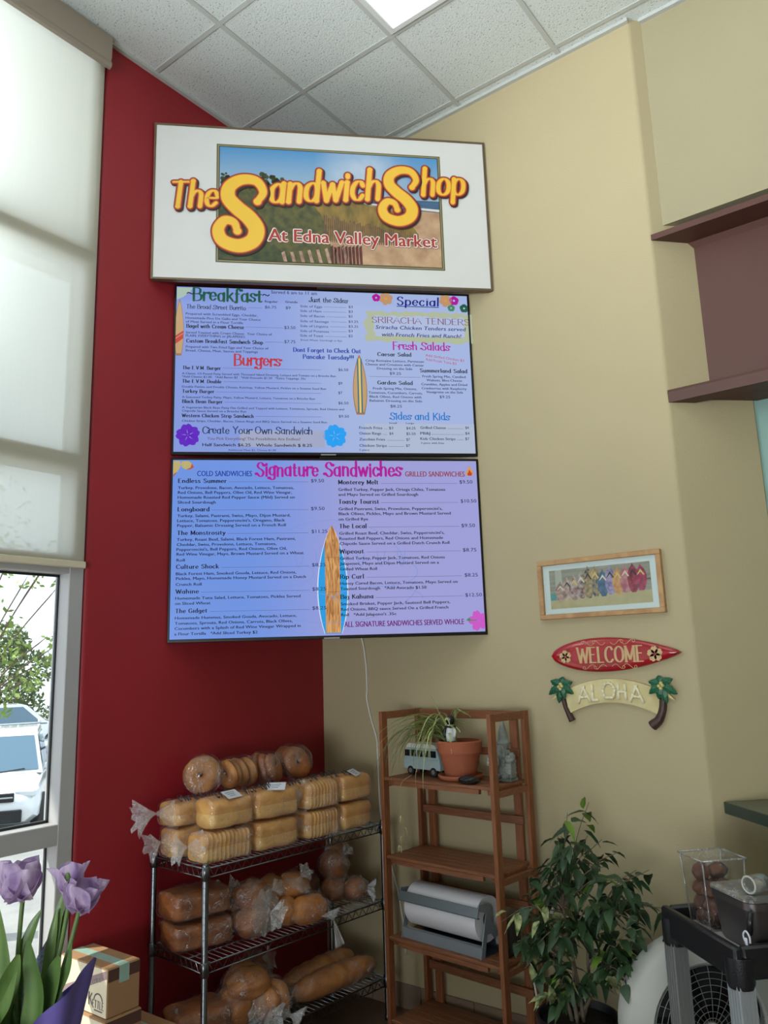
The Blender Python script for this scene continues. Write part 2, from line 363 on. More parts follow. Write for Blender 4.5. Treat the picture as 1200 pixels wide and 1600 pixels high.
roller_shade(-3.275, -5.012, 'unseen sheer white roller shade lowered to block daylight in the second window bay from the red wall', .10)  # unseen shades of the other bays, lowered to cut the low daylight
roller_shade(-5.025, -6.762, 'unseen sheer white roller shade lowered to block daylight in the third window bay from the red wall', .10)
roller_shade(-6.775, -7.94, 'unseen sheer white roller shade lowered to block daylight in the last window bay from the red wall', .10)

# ------------------------------------------------------------------ ceiling lights
M_tube = glow('lit_diffuser', (226, 238, 236), 1.5); M_lens = mat('light_frame_white', (215, 218, 216), 0.5)
for i, (gx, gy) in enumerate(((1, -1), (5, -1), (1, -6), (5, -6), (3, -10))):
    x0, x1 = GX + TX * gx, GX + TX * (gx + 1); y1, y0 = GY + TY * gy + TY, GY + TY * gy - TY
    t = thing('ceiling_light', ['fluorescent ceiling light panel set in the tiles above the sign', 'fluorescent ceiling panel right of the bulkhead', 'fluorescent ceiling panel near the windows behind the viewer', 'fluorescent ceiling panel in the middle of the shop', 'rearmost fluorescent ceiling panel'][i], 'ceiling light', ((x0 + x1) / 2, (y0 + y1) / 2, H), group='fluorescent ceiling panels')
    w2, l2 = (x1 - x0) / 2 - 0.014, (y1 - y0) / 2 - 0.014
    b = MB()
    for c, s_ in (((w2 - 0.012, 0, -0.006), (0.024, 2 * l2, 0.012)), ((-w2 + 0.012, 0, -0.006), (0.024, 2 * l2, 0.012)), ((0, l2 - 0.012, -0.006), (2 * w2 - 0.05, 0.024, 0.012)), ((0, -l2 + 0.012, -0.006), (2 * w2 - 0.05, 0.024, 0.012))): b.box(c, s_)
    b.build('frame', M_lens, t)
    b = MB(); b.box((0, 0, -0.003), (2 * w2 - 0.05, 2 * l2 - 0.05, 0.005)); b.build('diffuser', M_tube, t)
# ------------------------------------------------------------------ drawn lettering: skeleton strokes swept with a pen
# '~' smooth stroke, '@' smooth stroke whose free ends may curl; points are x,y in cap heights
GLYPH = {
'A': (.74, '0,0 .37,1 .74,0|.14,.36 .60,.36'), 'B': (.66, '.08,0 .08,1|~.08,1 .4,.99 .56,.88 .54,.64 .38,.54 .08,.53|~.08,.53 .44,.53 .63,.4 .62,.14 .42,.01 .08,0'),
'C': (.74, '@.68,.78 .52,.98 .28,.96 .08,.72 .06,.32 .22,.05 .47,.01 .70,.20'), 'D': (.74, '.08,0 .08,1|~.08,1 .42,.98 .67,.76 .68,.28 .45,.02 .08,0'),
'E': (.62, '.08,0 .08,1|.08,1 .56,1|.08,.53 .48,.53|.08,0 .60,0'), 'F': (.6, '.08,0 .08,1|.08,1 .58,1|.08,.53 .48,.53'),
'G': (.76, '@.66,.80 .50,.98 .26,.96 .08,.72 .06,.32 .22,.05 .47,.01 .66,.16|.68,.44 .68,.04|.45,.44 .74,.44'), 'H': (.74, '.08,0 .08,1|.66,0 .66,1|.08,.52 .66,.52'),
'I': (.2, '.1,0 .1,1'), 'J': (.5, '@.42,1 .42,.24 .30,.02 .12,.05 .05,.22'), 'K': (.68, '.08,0 .08,1|.62,1 .10,.42|.25,.58 .66,0'), 'L': (.58, '.08,0 .08,1|.08,0 .56,0'),
'M': (.86, '.08,0 .08,1|.08,1 .43,.12|.43,.12 .78,1|.78,1 .78,0'), 'N': (.74, '.08,0 .08,1|.08,1 .66,0|.66,0 .66,1'), 'O': (.8, '~o.40,1 .12,.82 .06,.5 .12,.18 .40,0 .68,.18 .74,.5 .68,.82'),
'P': (.62, '.08,0 .08,1|~.08,1 .42,.99 .58,.86 .56,.60 .40,.48 .08,.47'), 'R': (.68, '.08,0 .08,1|~.08,1 .42,.99 .58,.88 .56,.64 .40,.53 .08,.52|.34,.52 .66,0'),
'S': (.62, '@.55,.80 .42,.98 .20,.97 .08,.78 .18,.60 .42,.47 .56,.28 .46,.04 .24,0 .05,.20'), 'T': (.66, '.33,0 .33,1|.02,1 .64,1'), 'U': (.72, '~.08,1 .08,.3 .18,.04 .36,0 .54,.04 .64,.3 .64,1'),
'V': (.7, '.02,1 .35,0|.35,0 .68,1'), 'W': (1.0, '.02,1 .27,0|.27,0 .50,.9|.50,.9 .74,0|.74,0 .98,1'), 'Y': (.68, '.02,1 .34,.5|.66,1 .34,.5|.34,.5 .34,0'), 'X': (.68, '.04,1 .64,0|.62,1 .04,0'), 'Z': (.64, '.06,1 .58,1|.58,1 .06,0|.06,0 .6,0'),
'a': (.56, '~o.28,.62 .08,.5 .05,.3 .10,.08 .26,0 .42,.1 .46,.31 .43,.5|.48,.64 .48,0'), 'b': (.56, '.08,0 .08,1.04|~o.29,.62 .12,.5 .08,.3 .12,.08 .29,0 .46,.1 .51,.31 .46,.52'), 'c': (.5, '@.44,.48 .34,.62 .18,.60 .06,.42 .06,.2 .18,.02 .34,.0 .46,.14'),
'd': (.58, '.48,0 .48,1.04|~o.28,.62 .10,.52 .05,.31 .10,.1 .27,0 .44,.1 .48,.31 .44,.52'), 'e': (.52, '~.06,.34 .46,.34 .42,.54 .28,.63 .12,.54 .05,.3 .12,.08 .28,0 .46,.13'), 'f': (.38, '@.40,.90 .30,1.03 .19,.98 .15,.82 .15,0|.02,.62 .34,.62'),
'g': (.56, '~o.28,.62 .10,.52 .05,.33 .10,.12 .26,.03 .42,.12 .47,.33 .43,.52|@.48,.62 .48,-.1 .38,-.28 .20,-.29 .08,-.16'), 'h': (.58, '.08,0 .08,1.04|~.08,.4 .18,.57 .34,.63 .46,.52 .48,.36 .48,0'), 'i': (.2, '.10,0 .10,.62|~.10,.80 .10,.86'), 'j': (.2, '~.12,.62 .12,-.14 .02,-.28'),
'k': (.54, '.08,0 .08,1.04|.46,.62 .1,.24|.22,.36 .50,0'), 'l': (.18, '.09,0 .09,1.04'), 'm': (.84, '.08,0 .08,.62|~.08,.4 .18,.58 .30,.62 .41,.52 .42,.36 .42,0|~.42,.4 .52,.58 .64,.62 .75,.52 .76,.36 .76,0'), 'n': (.58, '.08,0 .08,.62|~.08,.4 .18,.57 .34,.63 .46,.52 .48,.36 .48,0'),
'o': (.56, '~o.28,.63 .10,.52 .05,.31 .10,.1 .28,0 .46,.1 .51,.31 .46,.52'), 'p': (.56, '.08,-.3 .08,.62|~o.29,.62 .12,.52 .08,.31 .12,.1 .29,0 .46,.1 .51,.31 .46,.52'), 'r': (.40, '.08,0 .08,.62|@.08,.38 .16,.55 .28,.63 .38,.56'),
's': (.46, '@.40,.50 .30,.62 .16,.61 .07,.49 .14,.37 .31,.28 .40,.17 .32,.02 .17,0 .04,.12'), 't': (.38, '~.16,.86 .16,.15 .22,.02 .36,.06|.02,.62 .34,.62'), 'u': (.58, '~.08,.62 .08,.24 .14,.04 .28,0 .42,.08 .48,.24|.48,.62 .48,0'), 'v': (.5, '.02,.62 .25,0|.25,0 .48,.62'), 'w': (.76, '.02,.62 .20,0|.20,0 .38,.56|.38,.56 .56,0|.56,0 .74,.62'), 'x': (.5, '.04,.62 .46,0|.45,.62 .04,0'),
'y': (.52, '.03,.62 .27,.02|@.50,.62 .27,.0 .20,-.2 .08,-.28 .0,-.18'), '.': (.2, '~.10,.02 .10,.07'), '!': (.2, '.10,.32 .10,1|~.10,.02 .10,.07'), '~': (.7, '~.05,.35 .18,.5 .35,.4 .52,.3 .65,.45'), "'": (.2, '.1,1 .1,.8'), '&': (.7, '@.66,0 .2,.7 .26,.98 .44,.92 .4,.66 .1,.36 .1,.08 .36,0 .66,.34'),
}
def glyph_strokes(ch, curl=0.0):
    wd, src = GLYPH.get(ch, (.4, ''))
    out = []
    for s in src.split('|'):
        if not s: continue
        kind = s[0] if s[0] in '~@' else ''
        body = s[1:] if kind else s
        closed = body.startswith('o')
        if closed: body = body[1:]
        P = [Vector((float(a), float(c), 0)) for a, c in (q.split(',') for q in body.split())]
        if kind: Q = spline(P, 6, closed)
        else: Q = P
        if closed: Q = Q + [Q[0]]
        if kind == '@' and curl > 0 and len(Q) > 4:
            for end in (0, 1):
                W = Q[::-1] if end == 0 else Q
                t = (W[-1] - W[-2]).normalized(); t0 = (W[-3] - W[-5]).normalized()
                sg = 1 if (t0.x * t.y - t0.y * t.x) > 0 else -1
                a = math.atan2(t.y, t.x); p = W[-1].copy(); ex_ = []; r_ = curl
                for k in range(18):
                    st = r_ * 0.36; p = p + Vector((math.cos(a), math.sin(a), 0)) * st; a += sg * 0.36; r_ *= 0.95; ex_.append(p.copy())
                W = W + ex_; Q = W[::-1] if end == 0 else W
        out.append((Q, bool(kind), closed))
    return wd, out
PEN = [0]
def pen(mb, pts, thick, thin, xf, z=0.0, grow=0.0, caps=True, smooth=True):
    """sweep a pen along a stroke: vertical runs thick, horizontal thin; xf maps (x, y) -> plane"""
    P = [xf(p.x, p.y) for p in pts]; n = len(P); PEN[0] = (PEN[0] + 1) % 18; z += PEN[0] * 2.5e-5
    if n < 2: return
    L, Rr = [], []
    for i, p in enumerate(P):
        a = P[max(i - 1, 0)]; c = P[min(i + 1, n - 1)]; t = Vector((c[0] - a[0], c[1] - a[1]))
        if t.length < 1e-9: t = Vector((0, 1))
        t.normalize(); w_ = (thin + (thick - thin) * abs(t.y) ** 1.4) / 2 + grow
        L.append((p[0] - t.y * w_, p[1] + t.x * w_, z)); Rr.append((p[0] + t.y * w_, p[1] - t.x * w_, z))
    vs = []
    for l_, q in zip(L, Rr): vs += [l_, q]
    fs = [(2 * i, 2 * i + 1, 2 * i + 3, 2 * i + 2) for i in range(n - 1)]
    mb.add(vs, fs)
    if caps:
        for e, (A, B) in ((0, (L[0], Rr[0])), (1, (Rr[-1], L[-1]))):
            c = ((A[0] + B[0]) / 2, (A[1] + B[1]) / 2); r_ = math.hypot(A[0] - B[0], A[1] - B[1]) / 2; a0 = math.atan2(A[1] - c[1], A[0] - c[0])
            mb.add([(c[0] + r_ * math.cos(a0 + math.pi * k / 6), c[1] + r_ * math.sin(a0 + math.pi * k / 6), z + 1.2e-5) for k in range(7)], [list(range(7))])
def text_width(s, curl=0, space=.32): return sum((GLYPH[c][0] if c in GLYPH else space) for c in s)
def draw_text(mb, s, x, y, width, cap, thick, thin, z=0.0, curl=0.0, serif=0.0, grow=0.0, slant=0.0, caps=False, xf=None, space=.32, jitter=0):
    """draw s with its baseline at (x, y), fitted to width; cap = cap height"""
    ls = max(0.0, thick - .05) * .85 + grow * 0; kx = width / (text_width(s, curl, space) + ls * (len(s) - 1)); cx = 0.0
    for ci, ch in enumerate(s):
        if ch not in GLYPH: cx += space + ls; continue
        wd, st = glyph_strokes(ch, curl)
        dy = jitter * ((ci * 7) % 5 - 2) * 0.25
        def f(px_, py_, cx=cx): 
            X = x + (cx + px_) * kx + slant * py_ * cap; Y = y + (py_ + dy) * cap
            return xf(X, Y) if xf else (X, Y)
        for P, sm, closed in st:
            if not sm and len(P) == 2 and jitter == 0: P = [P[0], P[0].lerp(P[1], .5), P[1]]
            pen(mb, P, thick * cap, thin * cap, f, z, grow, caps)
            if serif and not sm:
                for q, o_ in ((P[0], P[1]), (P[-1], P[-2])):
                    if abs(q.x - o_.x) < abs(q.y - o_.y) * 0.8 and (q.y < .01 or q.y > .55):
                        pen(mb, [Vector((q.x - serif, q.y, 0)), Vector((q.x + serif, q.y, 0))], thin * cap * 1.2, thin * cap * 1.2, f, z, grow, False)
        cx += wd + ls
def block_text(mb, s, x, y, width, cap, z=0.0, bold=0.0, slant=0.0, xf=None):
    """plain sans lettering from the built-in font, fitted to width x cap height"""
    cu = bpy.data.curves.new('letters', 'FONT'); cu.body = s; cu.size = 1.0; cu.resolution_u = 2
    o = bpy.data.objects.new('letters', cu); COL.objects.link(o)
    dg = bpy.context.evaluated_depsgraph_get(); me = bpy.data.meshes.new_from_object(o.evaluated_get(dg))
    xs = [v.co.x for v in me.vertices]
    if xs:
        x0, x1 = min(xs), max(xs); kx = width / (x1 - x0); ky = cap / 0.70
        for dx, dy in ([(0, 0)] if bold < .01 else [(bold * math.cos(a), bold * math.sin(a)) for a in ((0, math.pi) if bold < .03 else [k * math.pi / 6 for k in range(12)])]):
            vs = []
            for v in me.vertices:
                X = x + (v.co.x - x0) * kx + slant * v.co.y * ky + dx * ky; Y = y + v.co.y * ky + dy * ky
                if xf: X, Y = xf(X, Y)
                vs.append((X, Y, z + PEN[0] * 1e-5))
            PEN[0] = (PEN[0] + 1) % 18
            mb.add(vs, [list(p.vertices) for p in me.polygons])
    bpy.data.objects.remove(o); bpy.data.curves.remove(cu); bpy.data.meshes.remove(me)
def flower(mb, cx, cy, r, petals=5, z=0.0, ph=0.3, wide=0.62, notch=0.12):
    for k in range(petals):
        a = ph + 2 * math.pi * k / petals; pts = []
        for i in range(15):
            t = i / 14; rr_ = r * (math.sin(math.pi * t) ** .5 * (1 - notch * math.exp(-((t - .5) / .06) ** 2)) * .52 + .0)
            th = (t - .5) * math.pi * 1.9
            px_, py_ = .52 * r + .50 * r * math.cos(th), wide * r * .72 * math.sin(th)
            if abs(th) < .25: px_ -= notch * r * (1 - abs(th) / .25)
            pts.append((cx + px_ * math.cos(a) - py_ * math.sin(a), cy + px_ * math.sin(a) + py_ * math.cos(a)))
        mb.flat(pts, z)
def surf_outline(h, w, nose=1.0, n=22, tail=0.22):
    """surfboard outline, nose up, tail cut flat; local x across, y from 0 (tail) to h"""
    L = []
    for i in range(n + 1):
        t = i / n; wv = math.sin(math.pi * (0.13 + 0.87 * t) ** 0.92) ** 0.75 if t < 1 else 0.0
        L.append((wv * w / 2, t * h))
    return L + [(-x, y) for x, y in L[::-1][1:]]
UPPER_TEXT = '''4907 35489 2355 185 t grey|Served 6 am to 11 am
971 34991 3476 696 w green|Breakfast
658 35260 378 227 q dark|~
4448 35288 388 230 q dark|~
670 34527 2950 226 w dark|The Broad Street Burrito
4588 34986 657 115 b dark|Regular
5634 34999 619 115 b dark|Grande
4587 34657 585 153 t grey|$6.75
5646 34654 248 153 t grey|$9
642 34188 3580 127 b grey|Prepared with Scrambled Eggs, Cheddar,
646 33963 3717 127 b grey|Homemade Pico De Gallo and Your Choice
649 33761 2834 127 b grey|of Meat Served in a Flour Tortilla
688 33494 2838 194 d dark|Bagel with Cream Cheese
5568 33561 565 167 t grey|$3.50
659 33180 4276 126 b grey|Served Toasted with Cream Cheese.  Your Choice of
662 33009 2949 126 b grey|PLAIN, EVERYTHING or JALAPENO.
701 32699 3778 192 d dark|Custom Breakfast Sandwich Shop
5563 32790 562 166 t grey|$7.75
672 32418 4086 125 b grey|Prepared with Two Fried Eggs and Your Choice of
675 32219 3547 125 b grey|Bread, Cheese, Meat, Sauces and Toppings
3045 31552 2322 589 w red|Burgers
536 31278 1861 175 d dark|The E.V.M. Burger
514 31008 7636 109 b grey|A Classic 1/3 Pound Patty Served with Thousand Island Dressing, Lettuce and Tomato on a Brioche Bun
517 30841 6115 109 b grey|*Add Cheese $1.00   *Add Bacon $2   *Add Avocado $1.50   *Extra Toppings .35c
536 30573 1888 174 d dark|The E.V.M. Double
527 30319 7116 108 b grey|Double Patties and Double Cheese, Ketchup, Yellow Mustard, Pickles on a Sesame Seed Bun
545 30053 1545 173 d dark|Turkey Burger
536 29779 6537 108 b grey|A Seasoned Turkey Patty, Mayo, Yellow Mustard, Lettuce, Tomatoes on a Brioche Bun
554 29521 1946 172 d dark|Black Bean Burger
546 29242 7992 107 b grey|A Vegetarian Black Bean Patty Flat Grilled and Topped with Lettuce, Tomatoes, Sprouts, Red Onions and
549 29064 3106 107 b grey|Chipotle Sauce Served on a Brioche Bun
554 28793 3463 171 d dark|Western Chicken Strip Sandwich
558 28551 7103 106 b grey|Chicken Strips, Cheddar, Bacon, Onion Rings and BBQ Sauce Served on a Sesame Seed Bun
1544 27973 5385 354 w navy|Create Your Own Sandwich
1782 27643 4536 141 t brown|You Pick Everything! The Possibilities Are Endless!
1553 27317 5346 155 b black|Half Sandwich $6.25   Whole Sandwich $ 8.25
2788 27085 2328 92 t grey|Additional Meat $2, Cheese $1.00
6861 35095 1983 247 w dark|Just the Sides
6393 34778 1123 131 t grey|Side of Eggs
6390 34524 1086 130 t grey|Side of Ham
6387 34249 1249 130 t grey|Side of Bacon
6384 33958 1462 130 t grey|Side of Sausage
6381 33691 1432 129 t grey|Side of Linguica
6378 33417 1473 129 t grey|Side of Potatoes
6376 33167 1171 129 t grey|Side of Toast
6395 32941 2121 91 t grey|Bread: Wheat, Sourdough or Rye
6015 32336 3448 225 d blue|Dont Forget to Check Out
6504 31973 2592 225 d blue|Pancake Tuesday!!!
8891 34823 218 132 t grey|$3
8886 34559 217 132 t grey|$3
8880 34296 217 131 t grey|$2
8873 34003 506 131 t grey|$3.25
8867 33734 506 131 t grey|$3.25
8861 33480 216 130 t grey|$3
8855 33205 216 130 t grey|$2
8294 31345 505 142 t grey|$6.50
8279 30614 198 141 t grey|$9
8269 30109 198 141 t grey|$7
8258 29563 515 140 t grey|$6.50
8265 28858 513 139 t grey|$9.50
11436 35079 2256 486 s deepblue|Special
10084 34047 5215 325 k maroon|SRIRACHA TENDERS
10278 33706 4851 208 i deepblue|Sriracha Chicken Tenders served
10572 33306 4288 208 i deepblue|with French Fries and Ranch!
11153 32592 2997 421 w magenta|Fresh Salads
10343 32214 1762 198 d dark|Caesar Salad
9707 31888 3053 129 b grey|Crisp Romaine Lettuce, Parmesan
9701 31684 3050 128 b grey|Cheese and Croutons with Caesar
10285 31470 1849 128 b grey|Dressing on the Side
10940 31197 587 151 t grey|$9.25
10297 30666 1821 195 d dark|Garden Salad
10052 30385 2273 127 b grey|Fresh Spring Mix, Onions,
9817 30157 2797 127 b grey|Tomatoes, Cucumbers, Carrots,
9861 29942 2686 126 b grey|Black Olives, Red Onions with
9855 29727 2719 126 b grey|Balsamic Dressing on the Side
10917 29431 596 148 t grey|$8.25
12530 31366 2509 198 d dark|Summerland Salad
12650 31087 2285 129 b grey|Fresh Spring Mix, Candied
12853 30879 1877 129 b grey|Walnuts, Bleu-Cheese
12574 30655 2427 128 b grey|Crumbles, Apples and Dried
12587 30436 2365 128 b grey|Cranberries with Raspberry
12812 30237 1945 128 b grey|Vinaigrette on the Side
13508 29970 557 150 t grey|$9.25
10896 28794 3069 369 w sky|Sides and Kids
10817 28558 400 88 b grey|Small
11697 28560 410 88 b grey|Large
9292 28271 1168 139 b grey|French Fries
10808 28271 214 139 t grey|$3
11700 28273 474 140 t grey|$4.25
9285 27979 1109 138 b grey|Onion Rings
10819 27978 192 139 t grey|$4
11690 27979 473 139 t grey|$5.50
9277 27667 1306 138 b grey|Zucchini Fries
11678 27671 186 139 t grey|$7
9269 27341 1389 137 b grey|Chicken Strips
11652 27350 200 138 t grey|$7
9263 27131 505 94 b grey|5 piece
12427 28310 1332 140 b grey|Grilled Cheese
14780 28326 183 141 t grey|$4
12415 28007 504 140 b grey|PB&J
14764 28021 219 141 t grey|$4
12403 27721 1821 139 b grey|Kids Chicken Strips
14749 27732 205 140 t grey|$7
12424 27516 1196 95 b grey|3 piece with fries
12860 32251 2039 130 r red|Add Grilled Chicken $3
12850 32021 1627 130 r red|Add Fresh Tuna $3'''
UPPER_LINES = '3732 34671 715 ; 3630 33611 1889 ; 4598 32826 916 ; 2486 31382 4926 ; 2525 30666 4875 ; 2178 30124 5214 ; 2588 29594 4816 ; 4119 28878 3288 ; 7629 34838 1140 ; 7567 34570 1196 ; 7728 34299 1044 ; 7960 34026 806 ; 7912 33753 862 ; 7950 33489 818 ; 7652 33210 1110 ; 9878 31082 2656 ; 10559 28284 164 ; 10479 27991 234 ; 10689 27685 882 ; 10750 27365 810 ; 13854 28332 817 ; 12970 28020 1706 ; 14320 27741 342'
LOWER_TEXT = '''1321 25808 2620 273 c blue|COLD SANDWICHES
4178 25827 3003 690 w magenta|Signature
7528 25826 3819 711 w magenta|Sandwiches
11548 25802 3063 273 c orange|GRILLED SANDWICHES
435 25478 2289 200 d dark|Endless Summer
6821 25501 640 175 t grey|$9.50
428 25164 5541 142 b dark|Turkey, Provolone, Bacon, Avocado, Lettuce, Tomatoes,
432 24929 5443 142 b dark|Red Onions, Bell Peppers, Olive Oil, Red Wine Vinegar,
423 24688 5590 142 b dark|Homemade Roasted Red Pepper Sauce (Mild) Served on
428 24448 1791 141 b dark|Sliced Sourdough
435 24074 1488 197 d dark|Longboard
6802 24100 664 173 t grey|$9.50
420 23786 5375 140 b dark|Turkey, Salami, Pastrami, Swiss, Mayo, Dijon Mustard,
424 23547 5104 140 b dark|Lettuce, Tomatoes, Pepperoncini's, Oregano, Black
429 23309 5140 140 b dark|Pepper, Balsamic Dressing Served on a French Roll
436 22926 2245 195 d dark|The Monstrosity
6815 22961 773 171 t grey|$11.25
422 22634 5607 139 b dark|Turkey, Roast Beef, Salami, Black Forest Ham, Pastrami,
426 22391 4687 138 b dark|Cheddar, Swiss, Provolone, Lettuce, Tomatoes,
418 22157 5191 138 b dark|Pepperoncini's, Bell Peppers, Red Onions, Olive Oil,
422 21929 5996 138 b dark|Red Wine Vinegar, Mayo, Brown Mustard Served on a Wheat
427 21647 379 137 b dark|Roll
421 21304 1963 192 d dark|Culture Shock
6814 21321 662 168 t grey|$8.25
413 20997 5634 136 b dark|Black Forest Ham, Smoked Gouda, Lettuce, Red Onions,
418 20772 6090 136 b dark|Pickles, Mayo, Homemade Honey Mustard Served on a Dutch
410 20494 1187 136 b dark|Crunch Roll
423 20134 1045 189 d dark|Wahine
6812 20150 658 166 t grey|$8.25
403 19845 5839 135 b dark|Homemade Tuna Salad, Lettuce, Tomatoes, Pickles Served
401 19602 1619 134 b dark|on Sliced Wheat
421 19226 1451 187 d dark|The Gidget
6799 19240 675 165 t grey|$8.25
407 18926 5640 133 b dark|Homemade Hummus, Smoked Gouda, Avocado, Lettuce,
406 18679 5449 133 b dark|Tomatoes, Sprouts, Red Onions, Carrots, Black Olives,
404 18440 5836 133 b dark|Cucumbers with a Splash of Red Wine Vinegar Wrapped in
396 18188 3816 132 b dark|a Flour Tortilla   *Add Sliced Turkey $2
8176 25408 1990 209 d dark|Monterey Melt
14325 25438 672 183 t grey|$9.50
8169 25065 5401 149 b dark|Grilled Turkey, Pepper Jack, Ortega Chiles, Tomatoes
8164 24812 4004 148 b dark|and Mayo Served on Grilled Sourdough
8171 24419 1995 207 d dark|Toasty Tourist
14335 24450 813 181 t grey|$10.50
8164 24086 5209 147 b dark|Grilled Pastrami, Swiss, Provolone, Pepperoncini's,
8159 23843 5630 147 b dark|Black Olives, Pickles, Mayo and Brown Mustard Served
8154 23571 1452 147 b dark|on Grilled Rye
8182 23190 1333 205 d dark|The Local
14308 23194 702 179 t grey|$9.50
8175 22862 5244 146 b dark|Grilled Roast Beef, Cheddar, Swiss, Pepperoncini's,
8170 22607 5170 145 b dark|Roasted Bell Peppers, Red Onions and Homemade
8180 22353 5476 145 b dark|Chipotle Sauce Served on a Grilled Dutch Crunch Roll
8171 21940 1173 202 d dark|Wipeout
14320 21961 690 177 t grey|$8.75
8179 21630 5204 144 b dark|Grilled Turkey, Pepper Jack, Tomatoes, Red Onions
8174 21372 4900 143 b dark|Jalapenos, Mayo and Dijon Mustard Served on a
8176 21106 1803 143 b dark|Grilled Wheat Roll
8167 20706 1151 199 d dark|Rip Curl
14344 20705 671 175 t grey|$8.25
8168 20407 5799 142 b dark|Honey Cured Bacon, Lettuce, Tomatoes, Mayo Served on
8163 20152 4231 142 b dark|Toasted Sourdough   *Add Avocado $1.50
8169 19734 1582 197 d dark|Big Kahuna
14330 19718 839 173 t grey|$12.50
8176 19417 5372 141 b dark|Smoked Brisket, Pepper Jack, Sauteed Bell Peppers,
8171 19157 5277 140 b dark|Red Onions, BBQ sauce Served On a Grilled French
8180 18897 2679 140 b dark|Roll   *Add Jalapeno's .35c
8317 18377 5876 264 c purple|ALL SIGNATURE SANDWICHES SERVED WHOLE'''
LOWER_LINES = '2834 25526 3838 ; 2024 24130 4652 ; 2783 22975 3878 ; 2505 21336 4170 ; 1581 20177 5114 ; 2004 19261 4679 ; 10293 25449 3918 ; 10278 24464 3922 ; 9620 23238 4577 ; 9477 21998 4725 ; 9465 20750 4733 ; 9868 19760 4353'
# ------------------------------------------------------------------ menu screens and shop sign, set at 45 degrees across the corner
S2 = math.sqrt(.5)
M_bez = mat('black_screen_bezel', (14, 14, 16), 0.35, spec=0.4); M_silver = mat('silver_badge', (180, 182, 186), 0.3, metal=0.8)
GC = {'green': (30, 92, 70), 'dark': (14, 14, 34), 'grey': (52, 58, 100), 'red': (190, 40, 60), 'navy': (28, 48, 100), 'brown': (110, 84, 84), 'black': (16, 16, 24), 'blue': (36, 66, 168),
      'deepblue': (24, 30, 132), 'maroon': (120, 34, 84), 'magenta': (176, 22, 160), 'sky': (24, 120, 206), 'orange': (150, 60, 70), 'purple': (112, 24, 120),
      'wood': (196, 160, 112), 'wood2': (160, 116, 84), 'stripe': (196, 60, 48), 'teal': (52, 112, 140), 'yellow': (236, 206, 96), 'hibp': (98, 36, 196), 'hibb': (36, 162, 248), 'white': (226, 232, 250), 'khaki': (178, 188, 158), 'pale': (178, 192, 226),
      'petal': (206, 92, 204), 'leaf': (70, 138, 96), 'gold': (220, 158, 70), 'plume': (196, 150, 112), 'line': (84, 70, 130), 'wm': (128, 152, 220), 'cyan': (40, 160, 232), 'shadow': (112, 128, 178)}
def G(k): return glow('screen_' + k, GC[k], 0.92)
